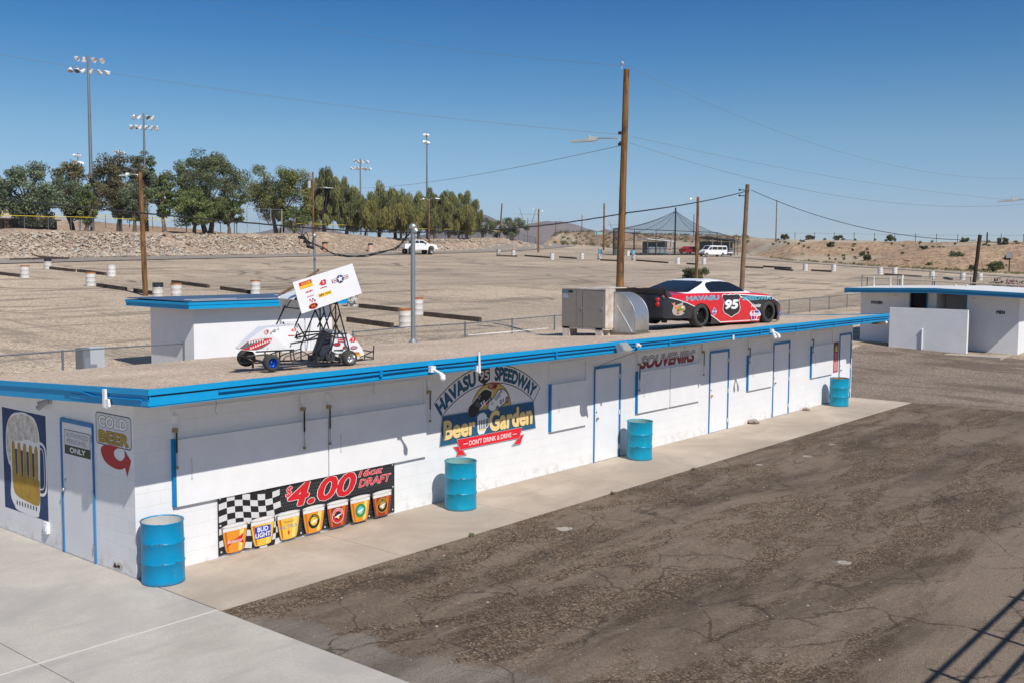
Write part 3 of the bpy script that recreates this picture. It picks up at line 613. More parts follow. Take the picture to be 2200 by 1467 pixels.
rr = lambda u0, v0, u1, v1, r: [(u+r*math.cos(rad(a)), v+r*math.sin(rad(a))) for u, v, s in ((u1-r, v1-r, 0), (u0+r, v1-r, 90), (u0+r, v0+r, 180), (u1-r, v0+r, 270)) for a in range(s, s+91, 30)]
D.poly(rr(-1.035, 1.825, -.055, 2.30, .06), cK); D.poly(rr(-1.02, 1.84, -.07, 2.285, .05), M('sign_grey', (.60, .62, .64), .6))
D.text('COLD', (-.95, 2.095, -.18, 2.245), cW, bold=.035, outline=cK, ow=.035); D.text('BEER', (-.94, 1.87, -.15, 2.03), ochre, bold=.04, outline=cK, ow=.025)
D.poly(cr2([(-.32, 1.83), (-.5, 1.845), (-.72, 1.84), (-.88, 1.79), (-.90, 1.70), (-.80, 1.59), (-.62, 1.53), (-.42, 1.515), (-.30, 1.54), (-.245, 1.57)], False)+[(-.19, 1.44), (-.08, 1.68), (-.25, 1.82)]+cr2([(-.245, 1.72), (-.33, 1.655), (-.44, 1.65), (-.53, 1.70), (-.53, 1.77), (-.44, 1.82)], False), M('arrow_red', (.42, .015, .02), .6)); D.make('cold_beer_sign', bld)
# speedway mural on the front
D = Deco((0, 0, 0), (1, 0, 0), (0, 0, 1), (0, -1, 0), .001)
def arc3(p, q, r, n): # circle arc through three points
    (ax, ay), (bx, by), (cx, cy) = p, q, r; d = 2*(ax*(by-cy)+bx*(cy-ay)+cx*(ay-by))
    ux = ((ax*ax+ay*ay)*(by-cy)+(bx*bx+by*by)*(cy-ay)+(cx*cx+cy*cy)*(ay-by))/d; uy = ((ax*ax+ay*ay)*(cx-bx)+(bx*bx+by*by)*(ax-cx)+(cx*cx+cy*cy)*(bx-ax))/d
    R = math.hypot(ax-ux, ay-uy); a0 = math.atan2(ay-uy, ax-ux); a1 = math.atan2(cy-uy, cx-ux)
    return [(ux+R*math.cos(a0+(a1-a0)*i/(n-1)), uy+R*math.sin(a0+(a1-a0)*i/(n-1))) for i in range(n)]
Cx = 7.625
outer = arc3((6.04, 1.88), (Cx, 2.475), (9.21, 1.88), 30); inner = arc3((6.25, 1.62), (Cx, 2.115), (9.0, 1.62), 30)
tb = M('mural_teal', (.015, .10, .20), .65, var=.15, vs=6)
D.poly(outer+inner[::-1], M('mural_grey_white', (.72, .73, .75), .6)); D.line(outer+inner[::-1], .018, cK, closed=True)
D.ell(Cx+.03, 1.60, .61, .53, cK, 30, 0, 180); D.ell(Cx+.03, 1.60, .595, .515, M('mural_gold', (.62, .42, .10), .6), 30, 0, 180)
midc = arc3((6.15, 1.75), (Cx, 2.295), (9.1, 1.75), 3); (ax, ay), (bx, by), (cx_, cy_) = midc
d_ = 2*(ax*(by-cy_)+bx*(cy_-ay)+cx_*(ay-by)); ucx = ((ax*ax+ay*ay)*(by-cy_)+(bx*bx+by*by)*(cy_-ay)+(cx_*cx_+cy_*cy_)*(ay-by))/d_; ucy = ((ax*ax+ay*ay)*(cx_-bx)+(bx*bx+by*by)*(ax-cx_)+(cx_*cx_+cy_*cy_)*(bx-ax))/d_
Rm = by-ucy
def bend(a, b): # a along the arc from the crown, b = radial offset from mid radius
    th = math.pi/2-(a-Cx)/Rm; return (ucx+(Rm+b)*math.cos(th), ucy+(Rm+b)*math.sin(th))
D.text('HAVASU', (Cx-1.62, -.125, Cx-.44, .125), tb, bold=.035, outline=cK, ow=.02, f=bend, shear=.1); D.text('SPEEDWAY', (Cx+.14, -.125, Cx+1.50, .125), tb, bold=.035, outline=cK, ow=.02, f=bend, shear=-.05)
D.poly([(7.27, 2.45), (7.6, 2.45), (7.615, 2.2), (7.54, 2.15), (7.44, 2.11), (7.34, 2.15), (7.27, 2.2)], cK); D.text('95', (7.30, 2.20, 7.58, 2.38), cS, bold=.03)
# the two painted stock cars and a red one behind
D.poly([(7.53, 2.05), (7.60, 2.10), (7.7, 2.125), (7.86, 2.11), (7.84, 2.05), (7.76, 2.0), (7.62, 2.0)], M('mural_red', (.40, .03, .02), .6)); D.ell(7.64, 2.06, .05, .04, cG); D.ell(7.78, 2.04, .035, .04, cK)
D.poly([(6.95, 1.66), (6.96, 1.53), (7.05, 1.49), (7.19, 1.50), (7.27, 1.57), (7.34, 1.66), (7.45, 1.72), (7.60, 1.80), (7.68, 1.86), (7.69, 1.95), (7.50, 2.03), (7.40, 2.01), (7.28, 1.94), (7.12, 1.80), (7.0, 1.73)], cW); D.poly([(6.97, 1.65), (6.98, 1.54), (7.06, 1.505), (7.18, 1.515), (7.26, 1.585), (7.33, 1.67), (7.44, 1.735), (7.59, 1.81), (7.665, 1.87), (7.67, 1.945), (7.5, 2.01), (7.4, 1.995), (7.29, 1.925), (7.13, 1.79), (7.01, 1.72)], cK)
D.poly([(7.34, 1.65), (7.60, 1.79), (7.66, 1.85), (7.66, 1.80), (7.6, 1.73), (7.5, 1.70)], cR); D.ell(7.6, 1.79, .05, .065, cK); D.ell(7.6, 1.79, .03, .04, cG); D.ell(7.27, 1.56, .05, .07, cK); D.ell(7.27, 1.56, .03, .045, cG)
D.text('55', (7.34, 1.68, 7.48, 1.78), cW, bold=.03, rot=.4); D.text('55', (7.24, 1.84, 7.33, 1.92), cG, bold=.03, rot=1.1); D.poly([(7.14, 1.73), (7.3, 1.66), (7.37, 1.72), (7.22, 1.81)], M('mural_glass', (.06, .07, .09), .4))
D.poly([(7.56, 1.73), (7.54, 1.62), (7.62, 1.555), (7.79, 1.54), (7.88, 1.60), (8.03, 1.65), (8.13, 1.70), (8.19, 1.80), (8.10, 1.92), (8.0, 1.98), (7.85, 1.97), (7.78, 1.88), (7.68, 1.80)], cK); D.poly([(7.57, 1.725), (7.555, 1.63), (7.63, 1.57), (7.78, 1.555), (7.87, 1.615), (8.02, 1.665), (8.12, 1.715), (8.175, 1.80), (8.09, 1.905), (7.99, 1.965), (7.86, 1.955), (7.79, 1.87), (7.69, 1.79)], cW)
D.ell(8.13, 1.74, .05, .07, cK); D.ell(8.13, 1.74, .03, .045, cG); D.ell(7.83, 1.585, .05, .065, cK); D.ell(7.83, 1.585, .03, .04, cG)
D.poly([(7.72, 1.79), (7.80, 1.75), (7.94, 1.84), (7.86, 1.90)], M('mural_glass2', (.35, .42, .50), .4)); D.text('01', (7.91, 1.68, 8.03, 1.77), cK, bold=.02, rot=.3); D.text('10', (7.88, 1.88, 7.98, 1.95), cK, bold=.02, rot=.5); D.poly([(7.60, 1.64), (7.625, 1.625), (7.70, 1.72), (7.68, 1.74)], cG)
# beer garden board
D.poly([(6.25, 1.625), (8.99, 1.625), (9.07, 1.045), (6.17, 1.045)], cG); D.poly([(6.262, 1.613), (8.98, 1.613), (9.055, 1.057), (6.187, 1.057)], tb)
D.poly([(6.97, 1.66), (6.98, 1.54), (7.06, 1.505), (7.18, 1.515), (7.26, 1.585), (7.30, 1.64), (7.2, 1.7)], cK); D.poly([(7.565, 1.66), (7.555, 1.63), (7.63, 1.57), (7.78, 1.555), (7.87, 1.615), (7.95, 1.64), (7.7, 1.70)], cW); D.ell(7.83, 1.585, .05, .065, cK); D.ell(7.83, 1.585, .03, .04, cG)
gold = M('mural_letter_gold', (.80, .60, .25), .6)
D.text('Beer', (6.30, 1.17, 7.16, 1.50), gold, bold=.045, outline=cK, ow=.02); D.text('Garden', (7.60, 1.17, 8.93, 1.545), gold, bold=.045, outline=cK, ow=.02)
D.poly([(7.23, 1.50), (7.30, 1.55), (7.42, 1.56), (7.50, 1.50), (7.48, 1.2), (7.42, 1.14), (7.28, 1.14), (7.24, 1.2)], cW); D.line([(7.49, 1.46), (7.55, 1.43), (7.55, 1.28), (7.49, 1.24)], .018, cW)
for u in (7.29, 7.345, 7.4, 7.45): D.poly([(u-.014, 1.24), (u+.014, 1.24), (u+.014, 1.42), (u-.014, 1.42)], cK, False)
D.k += 1; D.poly([(7.27, 1.20), (7.46, 1.20), (7.465, 1.24), (7.265, 1.24)], gold)
rib = M('ribbon_red', (.72, .012, .025), .55)
D.poly([(6.54, 1.0), (6.75, .99), (6.93, .78), (6.62, .80), (6.66, .88)], cG); D.poly([(6.555, .99), (6.74, .98), (6.88, .80), (6.64, .815), (6.675, .885)], rib)
D.poly([(8.68, .98), (8.52, .96), (8.27, .77), (8.57, .775), (8.6, .85)], cG); D.poly([(8.665, .97), (8.53, .95), (8.36, .80), (8.56, .79), (8.585, .855)], rib)
D.poly([(6.63, 1.13), (8.62, 1.13), (8.53, .905), (6.73, .905)], cG); D.poly([(6.65, 1.118), (8.605, 1.118), (8.52, .917), (6.74, .917)], rib)
D.text("DON'T DRINK & DRIVE", (6.99, .965, 8.26, 1.06), cW, bold=.01); D.poly([(6.83, 1.005), (6.95, 1.005), (6.95, 1.018), (6.83, 1.018)], cW); D.poly([(8.31, 1.005), (8.43, 1.005), (8.43, 1.018), (8.31, 1.018)], cW)
D.make('speedway_mural', bld)
D = Deco((0, 0, 0), (1, 0, 0), (0, 0, 1), (0, -1, 0), .001)
D.text('SOUVENIRS', (13.08, 1.98, 15.62, 2.25), pure('souvenir_red', (.30, .012, .02)), bold=.03, shear=.3, outline=cK, ow=.03)
v_, f_ = D.mb.v[:], D.mb.f[:]
D.text('SOUVENIRS', (13.08, 1.98, 15.62, 2.25), cK, bold=.0, shear=.3, up=True, f=lambda a, b: (a, b)) if False else None
D.make('souvenirs_lettering', bld)
gsil = M('letter_silver', (.50, .51, .53), .6)
D = Deco((0, 0, 0), (1, 0, 0), (0, 0, 1), (0, -1, 0), .0048)
# silver upper halves of the same letters (clipped copies)
v, fc = glyphs('SOUVENIRS', .3, .02); vb, _ = glyphs('SOUVENIRS', .3, 0.)
x0 = min(p[0] for p in vb); x1 = max(p[0] for p in vb); y0 = min(p[1] for p in vb); y1 = max(p[1] for p in vb)
bm = bmesh.new(); vv = [bm.verts.new((13.08+(x-x0)/(x1-x0)*2.54, 0, 1.98+(y-y0)/(y1-y0)*.27)) for x, y in v]
for f in fc:
    try: bm.faces.new([vv[i] for i in f])
    except ValueError: pass
bmesh.ops.bisect_plane(bm, geom=bm.verts[:]+bm.edges[:]+bm.faces[:], plane_co=(0, 0, 2.125), plane_no=(0, 0, -1), clear_outer=True)
for w_ in bm.verts: w_.co.y = -.0048
me = bpy.data.meshes.new('lettering'); bm.to_mesh(me); bm.free(); me.materials.append(gsil)
o = bpy.data.objects.new('lettering', me); COL.objects.link(o); o.parent = bld
# ---- outlet box on the end wall, foot of door
mb = MB(); mb.box(-.05, 2.55, .20, -.001, 2.67, .38); mb.box(-.058, 2.575, .24, -.051, 2.645, .34); mb.make('outlet_box', white, bld)
# ================================================================== things fixed on the building
def roofthing(n, x, y, z, lab, cat, group=None): return thing(n, (x, y, z), lab, cat, group)
def bulblamp(x, lab):
    t = thing('floodlight', (x, RY0-.055, zf-.12), lab, 'lamp', 'bulb lamps on the eaves')
    m = MB(); m.box(-.055, -.07, -.05, .055, 0, .05); m.make('junction_box', white, t)
    for sx in ((1,) if x < 10 else (-1, 1)):
        m = MB(); m.cyl((0, -.06, 0), (.09*sx, -.14, -.07), .022, n=8); m.lathe([(.03, 0), (.045, .05), (.05, .09)], (.09*sx, -.14, -.07), (sx*.35, -.5, -.8), 12); m.make('lamp_holder', white, t)
        m = MB(); m.ball((.11*sx, -.18, -.155), .052, 12); m.make('bulb', M('bulb_glass', (.75, .76, .78), .12) if 'bulb_glass' not in bpy.data.materials else bpy.data.materials['bulb_glass'], t)
bulblamp(4.74, 'white bulb lamp on the blue eaves left of the speedway mural')
bulblamp(17.5, 'white twin bulb lamp on the blue eaves in front of the race car')
t = thing('floodlight', (10.35, RY0-.06, zf-.06), 'rectangular grey floodlight on the eaves left of the souvenirs lettering', 'floodlight')
m = MB(); m.hexa([(-.17, -.26, -.09), (.17, -.26, -.09), (.17, -.10, -.17), (-.17, -.10, -.17), (-.14, -.12, .06), (.14, -.12, .06), (.14, -.02, .0), (-.14, -.02, .0)]); m.make('housing', M('flood_grey', (.42, .43, .44), .4, .4), t)
m = MB(); m.hexa([(-.145, -.271, -.095), (.145, -.271, -.095), (.145, -.262, -.088), (-.145, -.262, -.088), (-.12, -.165, .038), (.12, -.165, .038), (.12, -.157, .034), (-.12, -.157, .034)]); m.make('lens', M('flood_glass', (.30, .31, .28), .12), t)
m = MB(); m.box(-.03, -.06, -.06, .03, 0, .0); m.make('bracket', steel, t)
t = thing('floodlight', (11.05, RY0-.06, zf-.1), 'small white lamp with loose wire beside the grey floodlight', 'lamp')
m = MB(); m.box(-.04, -.05, -.04, .04, 0, .04); m.cyl((0, -.05, 0), (0, -.11, -.02), .03, n=8); m.make('junction_box', white, t)
m = MB(); m.tube([(0, -.05, -.03), (.05, .1, -.18), (.10, .6, -.35), (.05, .95, -.5), (.1, 1.1, -.62)], .006, 5); m.make('wire', wireblk, t)
t = thing('sensor', (15.4, RY0-.06, zf-.16), 'tiny white sensor on the eaves above the second hatch group', 'sensor'); m = MB(); m.box(-.03, -.03, -.05, .03, 0, .04); m.cyl((0, -.02, -.05), (0, -.03, -.08), .018, n=8); m.make('housing', white, t)
t = thing('floodlight', (25.6, RY0-.06, zf-.16), 'dark flat lamp under the far end of the eaves', 'lamp'); m = MB(); m.hexa([(-.35, -.05, -.14), (.1, -.05, -.14), (.1, .25, -.14), (-.35, .25, -.14), (-.3, -.04, -.06), (.1, -.04, -.06), (.1, .2, -.06), (-.3, .2, -.06)]); m.make('housing', M('lamp_brown', (.10, .07, .04), .5), t); m = MB(); m.ball((.2, -.04, -.1), .05, 10); m.make('bulb', bpy.data.materials['bulb_glass'], t)
t = thing('flag_bracket', (5.93, RY0-.055, zf-.2), 'white plastic pipe stub standing up from the eaves above the mural', 'bracket'); m = MB(); m.box(-.05, -.03, -.06, .05, 0, .05); m.make('base', white, t); m = MB(); m.cyl((0, -.045, -.08), (-.02, -.05, .29), .026, .018, n=10); m.make('pipe', white, t)
t = thing('flag_bracket', (RX0-.06, -.12, rz(-.1)-.12), 'white plastic bracket hanging below the end eaves over the cold beer sign', 'bracket'); m = MB(); m.box(-.035, -.03, -.14, 0, .035, .11); m.make('pipe', white, t); m = MB(); m.hexa([(-.03, -.12, -.12), (-.0, -.12, -.12), (0, -.035, -.16), (-.03, -.035, -.16), (-.03, -.10, -.02), (0, -.10, -.02), (0, -.035, -.02), (-.03, -.035, -.02)]); m.make('gusset', white, t)
t = thing('floodlight', (-.0, 2.4, 2.33), 'grey twin lamp on the end wall above the painted mug', 'lamp'); m = MB(); m.box(-.04, -.05, -.05, 0, .05, .07); m.make('junction_box', steel, t)
m = MB(); m.cyl((-.03, 0, 0), (-.14, .10, -.06), .028, .05, n=10); m.cyl((-.03, 0, 0), (-.10, .20, -.13), .02, .045, n=10); m.make('lamp_holder', M('lamp_grey', (.33, .34, .35), .5), t)
# satellite-less roof: mast at the back edge, pipe, cable
t = thing('weatherhead_mast', (10.0, 4.55, rz(4.5)-.01), 'grey steel service mast with round cap at the back edge of the roof', 'mast')
m = MB(); m.cyl((0, 0, 0), (0, 0, 2.72), .055, n=14); m.lathe([(.12, 0), (.10, .02), (.06, .09)], (0, 0, 0), (0, 0, 1), 14); m.make('pole', M('mast_grey', (.26, .29, .31), .5, .5, var=.2, vs=4), t)
m = MB(); m.ball((0, 0, 2.78), .095, 14, .9); m.lathe([(.07, -.02), (.085, .04), (.05, .1)], (.03, -.02, 2.70), (.2, -.6, -.4), 12); m.make('cap', galv, t)
t = thing('roof_pipe', (13.0, 4.4, rz(4.4)+.02), 'thin white pipe lying along the back of the gravel roof', 'pipe'); m = MB(); m.tube([(-.9, .25, .02), (.6, .2, .025), (.9, .0, .03), (.2, -2.2, .03)], .010, 6); m.tube([(-.9, .25, .02), (2.6, .33, .03)], .009, 6); m.make('pipe', white, t)
# banner
ban = thing('banner', (0, -.02, 0), 'black checkered beer price banner hung under the first two hatches', 'banner')
bx0, bx1, bz0, bz1 = 1.335, 5.0, .035, .945
wv = lambda u, v: -(.004*math.sin(u*1.9)+.003*math.sin(u*3.3+v*2)+.004)
mb = MB(); rows = []
for j in range(8):
    v = bz0+(bz1-bz0)*j/7; rows.append([(bx0+(bx1-bx0)*i/80, -.003+wv(bx0+(bx1-bx0)*i/80, v), v+(.006*math.sin(i*.9) if j == 0 else 0)) for i in range(81)])
mb.grid(rows); bk = M('banner_black', (.022, .022, .024), .35); mb.make('cloth', bk, ban)
D = Deco((0, -.004, 0), (1, 0, 0), (0, 0, 1), (0, -1, 0), .002, .0007, warp=lambda u, v: wv(u, v)*1.0, exact=True)
pg = pure('perforation', (.10, .10, .105)); pg2 = pure('perforation_dark', (.004, .004, .004))
for j in range(15): # perforated metal print
    for i in range(56):
        u = 2.4+i*.0465+(j % 2)*.023; v = .14+j*.054
        if v < .94 and u < 4.97 and (v > .45 or (i*7+j) % 3): D.ell(u, v, .0195, .021, pg, 8, up=False)
D.k += 1
for j in range(15):
    for i in range(56):
        u = 2.4+i*.0465+(j % 2)*.023; v = .14+j*.054
        if v < .94 and u < 4.97 and (v > .45 or (i*7+j) % 3): D.ell(u+.004, v-.004, .0145, .0155, pg2, 8, up=False)
D.k += 1
def flagp(a, b): # checkered cloth, waving
    return (1.345+a*1.17+.035*math.sin(b*5)*a, .06+b*.86+.05*math.sin(a*5.2+.6)-.02)
wfl = pure('flag_white', (.62, .62, .62))
def flp(a0, a1, b0, b1, mat):
    n = 4; top = [flagp(a0+(a1-a0)*i/n, b1) for i in range(n+1)]; bot = [flagp(a0+(a1-a0)*i/n, b0) for i in range(n+1)]
    pts = [(u, min(v, .935)) for u, v in bot+top[::-1]]; D.poly(pts, mat, False)
for i in range(8):
    for j in range(9):
        if j/9 > .92 and i > 7: continue
        flp(i/8, (i+1)/8, j/9, (j+1)/9, wfl if (i+j) % 2 else cK)
D.k += 1
for a in [(1.37, .915), (1.37, .5), (1.38, .09), (2.2, .92), (3.05, .925), (3.9, .925), (4.95, .9), (4.96, .5), (4.95, .09), (2.4, .08), (3.4, .08), (4.38, .08), (1.88, .09), (2.9, .08), (4.7, .92)]: D.ell(*a, .017, .017, cS, 8, up=False)
D.k += 1
D.text('$', (2.60, .70, 2.73, .885), cR2, bold=.02, shear=.25, outline=cW, ow=.03)
redg = pure('banner_red', (.60, .012, .02))
D.text('4.00', (2.66, .545, 4.06, .905), redg, bold=.035, shear=.25, outline=cW, ow=.014)
D.text('16oz', (4.14, .80, 4.70, .915), cR2, bold=.02, shear=.25, outline=cW, ow=.02); D.text('DRAFT', (4.14, .625, 4.90, .755), cR2, bold=.02, shear=.25, outline=cW, ow=.02)
cups = [(1.62, cAm, 'bud'), (2.13, cAm2, 'lt'), (2.63, cAm2, 'ul'), (3.14, cAm, 'a'), (3.64, cRed3, 'b'), (4.13, cAm, 'c'), (4.64, cRed3, 'd')]
glass_c = pure('cup_rim', (.50, .49, .50)); hl = pure('cup_light', (.82, .62, .18)); hl2 = pure('cup_deep', (.55, .13, .01))
for cx0, cm, kd in cups:
    cup = lambda w0, w1, z0, z1: [(cx0+w0*math.cos(rad(a)), z0+.022*math.sin(rad(a))) for a in range(180, 361, 20)]+[(cx0+w0+(w1-w0)*q**.7, z0+(z1-z0)*q) for q in (.15, .35, .6, .8, 1)]+[(cx0-w0-(w1-w0)*q**.7, z0+(z1-z0)*q) for q in (1, .8, .6, .35, .15)]
    D.poly(cup(.165, .238, .062, .46), pure('cup_edge', (.10, .08, .07)) if 'ink_cup_edge' not in bpy.data.materials else bpy.data.materials['ink_cup_edge'])
    cup = lambda w0, w1, z0, z1: [(cx0+w0*math.cos(rad(a)), z0+.022*math.sin(rad(a))) for a in range(180, 361, 20)]+[(cx0+w0+(w1-w0)*q**.7, z0+(z1-z0)*q) for q in (.15, .35, .6, .8, 1)]+[(cx0-w0-(w1-w0)*q**.7, z0+(z1-z0)*q) for q in (1, .8, .6, .35, .15)]
    D.poly(cup(.150, .218, .065, .39), cm)
    D.poly([(cx0+.06, .06), (cx0+.115, .065), (cx0+.17, .38), (cx0+.09, .38)], hl if cm is not cRed3 else hl2); D.poly([(cx0-.135, .07), (cx0-.105, .065), (cx0-.15, .38), (cx0-.19, .38)], hl2)
    D.poly([(cx0-.215, .385), (cx0+.215, .385), (cx0+.22, .44), (cx0-.22, .44)], cF)
    D.ell(cx0, .465, .235, .035, glass_c, 20); D.ell(cx0, .468, .205, .022, cF, 18)
    if kd == 'bud':
        D.poly([(cx0-.16, .20), (cx0-.03, .25), (cx0+.0, .24), (cx0+.16, .32), (cx0+.13, .24), (cx0+.16, .16), (cx0, .22), (cx0-.03, .21), (cx0-.16, .14), (cx0-.13, .18)], cR); D.text('Budweiser', (cx0-.14, .195, cx0+.14, .25), cW, bold=.0, shear=.3)
    elif kd == 'lt':
        D.poly([(cx0-.15, .16), (cx0+.15, .16), (cx0+.15, .355), (cx0-.15, .355)], cU); D.text('BUD', (cx0-.10, .27, cx0+.10, .34), cW, bold=.03); D.text('LIGHT', (cx0-.14, .18, cx0+.14, .25), cW, bold=.03)
    elif kd == 'ul':
        D.text('ULTRA', (cx0-.18, .22, cx0+.18, .28), cG); D.text('Michelob', (cx0-.10, .31, cx0+.10, .35), cO, shear=.3); D.poly([(cx0-.015, .12), (cx0+.015, .12), (cx0+.015, .18), (cx0-.015, .18)], cR)
    else:
        oc, ic, tc_ = {'a': (cK, cY, cY), 'b': (cR, cK, cW), 'c': (cGr, cSky, cY), 'd': (cK, cO, cY)}[kd]
        D.ell(cx0, .235, .125, .13, cW if kd == 'b' else cY, 22); D.ell(cx0, .235, .118, .122, oc, 22); D.ell(cx0, .235, .07, .072, ic, 18)
        wd = {'a': 'FULL MOON', 'b': 'SCORPION', 'c': '', 'd': 'DESERT MAGIC'}[kd]
        def cb(a, b, c0=cx0): th = math.pi/2-(a-c0)/.094; return (c0+(.094+b)*math.cos(th), .235+(.094+b)*math.sin(th))
        if wd: D.text(wd, (cx0-.13, -.014, cx0+.13, .014), tc_, f=cb)
        D.poly([(cx0-.08, .215), (cx0+.0, .25), (cx0+.085, .265), (cx0+.03, .225), (cx0-.02, .205)], cW); D.ell(cx0+.005, .20, .025, .02, cY if kd != 'd' else cW, 10)
D.make('print', ban)
# poster between last hatch and last door
t = thing('poster', (24.73, -.01, 0), 'narrow red poster between the last hatch and the last door', 'poster'); m = MB(); m.box(-.19, -.006, .96, .19, .006, 1.93); m.make('sheet', M('poster_red', (.42, .06, .06), .5, var=.2, vs=6), t)
D = Deco((0, -.006, 0), (1, 0, 0), (0, 0, 1), (0, -1, 0), .001); D.poly([(-.18, 1.60), (.18, 1.60), (.18, 1.92), (-.18, 1.92)], pure('poster_dark', (.06, .02, .02))); D.poly([(-.1, 1.62), (.12, 1.62), (.08, 1.78), (.0, 1.85), (-.08, 1.75)], cY); D.poly([(-.15, 1.0), (.15, 1.0), (.15, 1.3), (-.15, 1.3)], pure('poster_pink', (.60, .25, .25)))
for j in range(5): D.poly([(-.13, 1.34+.05*j), (.13, 1.34+.05*j), (.13, 1.36+.05*j), (-.13, 1.36+.05*j)], pure('poster_ln', (.60, .35, .3)) if j == 0 else bpy.data.materials['ink_poster_ln'], False)
D.make('print', t)
# ---- drums against the wall
def drum_mb(seed, R=.2925, H=.88):
    m = MB(); n = 36; rb = .012
    prof = [(R-.012, 0), (R+.004, .004), (R+.006, .012), (R, .022)]
    for zc in (.30, .585): prof += [(R, zc-.022), (R+.006, zc-.012), (R+rb, zc), (R+.006, zc+.012), (R, zc+.022)]
    prof += [(R, H-.03), (R+.004, H-.02), (R+.011, H-.01), (R+.006, H), (R-.006, H-.003), (R-.010, H-.016)]
    m.mi = 0; m.lathe(prof, n=n); m.mi = 1; m.lathe([(R-.010, H-.016), (R-.010, .02), (.001, .018)], n=n)
    rr_ = random.Random(seed)
    dn = [(rr_.uniform(0, 6.28), rr_.uniform(.1, .8), rr_.uniform(.06, .14), rr_.uniform(.004, .012)) for _ in range(7)]
    o = []
    for x, y, z in m.v:
        a = math.atan2(y, x); r = math.hypot(x, y)
        if r > R*.8:
            for da, dz, w, dp in dn:
                dd = ((((a-da+math.pi) % (2*math.pi))-math.pi)*R)**2+(z-dz)**2; r -= dp*math.exp(-dd/(w*w))
            x, y = r*math.cos(a), r*math.sin(a)
        o.append((x, y, z))
    m.v = o; return m
def drum_paint(name, col, wear, wcol=(.10, .045, .02), top=None, rough=.32):
    m = bpy.data.materials.new(name); m.use_nodes = True; t = NT(m); c = t.coord(); n = t.noise(c, 3.2, 6, .7, .4); n2 = t.noise(c, 14, 4, .6)
    g = t.mix(t.ramp(n, .3, .7), tuple(x*.80 for x in col), col); k = t.ramp(t.math('ADD', t.math('MULTIPLY', n, .6), t.math('MULTIPLY', n2, .4)), wear, wear+.03)
    g = t.mix(k, g, wcol); sp = t.new('ShaderNodeSeparateXYZ'); t.lk(c, sp.inputs[0])
    for zc in (.875, .595, .31): g = t.mix(t.math('MULTIPLY', t.ramp(t.math('ABSOLUTE', t.math('SUBTRACT', sp.outputs[2], zc)), .010, .004), t.ramp(t.noise(c, 9, 4, .7), .50, .60)), g, tuple(x*.6 for x in wcol))
    g = t.mix(t.ramp(t.noise(t.coord((1, 1, .3)), 11, 5, .7), .60, .70, 0, .35), g, tuple(x*.75+.12 for x in col))
    if top: g = t.mix(t.ramp(t.math('ADD', sp.outputs[2], t.math('MULTIPLY', n2, .10)), top[0], top[0]+.012), g, top[1])
    g = t.mix(t.math('MULTIPLY', t.ramp(t.math('ADD', sp.outputs[2], t.math('MULTIPLY', n2, .12)), .12, .05), .6), g, tuple(x*.5+.03 for x in wcol))
    t.lk(g, t.b.inputs['Base Color']); t.b.inputs['Roughness'].default_value = rough; t.b.inputs['Specular IOR Level'].default_value = .3; t.bump(n2, .08, .004); return m
dblu = drum_paint('drum_blue', (.002, .265, .50), .66); dteal = drum_paint('drum_teal', (.004, .30, .47), .68)
inW = drum_paint('drum_inside_white', (.60, .58, .54), .60, (.30, .10, .05)); inG = drum_paint('drum_inside_green', (.25, .43, .40), .60, (.06, .07, .05)); inO = drum_paint('drum_inside_rust', (.42, .20, .06), .55, (.25, .08, .02))
for i, (x, y, ml, mi_, lab) in enumerate(((.198, -.361, dblu, inW, 'blue steel drum with white inside at the near corner of the building'), (6.11, -.604, dteal, inG, 'blue steel drum with green inside below the speedway mural'), (12.28, -.511, dteal, inG, 'blue steel drum beside the first door right of the mural'), (23.86, -.509, dteal, inO, 'blue steel drum with rusty inside at the far end of the walkway'))):
    o = drum_mb(i).make('steel_drum', [ml, mi_]); o.location = (x, y, 0); o.rotation_euler = (0, 0, i*1.3); tag(o, lab, 'drum', 'blue drums along the front wall')
# stones on the walkway
for x, y, s, lab in ((18.75, -.14, .15, 'larger grey stone lying at the wall between two doors'), (22.2, -.16, .11, 'small brown stone lying at the wall near the far drum')):
    bm = bmesh.new(); bmesh.ops.create_icosphere(bm, subdivisions=2, radius=s)
    for v in bm.verts: v.co *= 1+.35*mn.noise(v.co*9); v.co.z *= .5; v.co.x *= 1.2
    me = bpy.data.meshes.new('stone'); bm.to_mesh(me); bm.free(); me.materials.append(M('wall_stone', (.33, .27, .22), .95, var=.3, vs=12)); o = bpy.data.objects.new('stone', me); COL.objects.link(o); o.location = (x, y, s*.36); tag(o, lab, 'stone')
# ================================================================== rooftop cooler
hv = thing('rooftop_cooler', (13.05, 1.03, 0), 'grey sheet metal rooftop cooler with curved galvanised duct beside the race car', 'air cooler')
hm = M('cooler_panel', (.30, .27, .245), .45, .35, var=.12, vs=2); hw = M('cooler_white', (.66, .64, .60), .5, var=.2, vs=4, vcol=(.45, .33, .22))
zr = 2.72
mb = MB(); mb.mi = 0; mb.box(0, 0, zr+.155, .34, 1.31, zr+1.09); mb.mi = 1; mb.box(-.012, -.02, zr+1.091, .36, 1.33, zr+1.12); mb.box(.341, -.0, zr+.155, .36, 1.31, zr+1.09); mb.box(0.0, -.014, zr+.155, .34, -.001, zr+1.09); mb.make('cabinet', [hm, hw], hv)
mb = MB()
mb.box(-.016, .86, zr+.17, -.001, 1.30, zr+1.08); mb.box(-.016, .67, zr+.17, -.001, .85, zr+1.08); mb.box(-.022, .03, zr+.185, -.001, .655, zr+1.06); mb.make('access_panel', hm, hv)
mb = MB(); mb.box(-.036, .66, zr+.60, -.0225, .70, zr+.66); mb.box(-.036, .04, zr+.60, -.0225, .10, zr+.68); mb.box(-.03, .05, zr+.175, -.0225, .64, zr+.183); mb.make('latch', steel, hv)
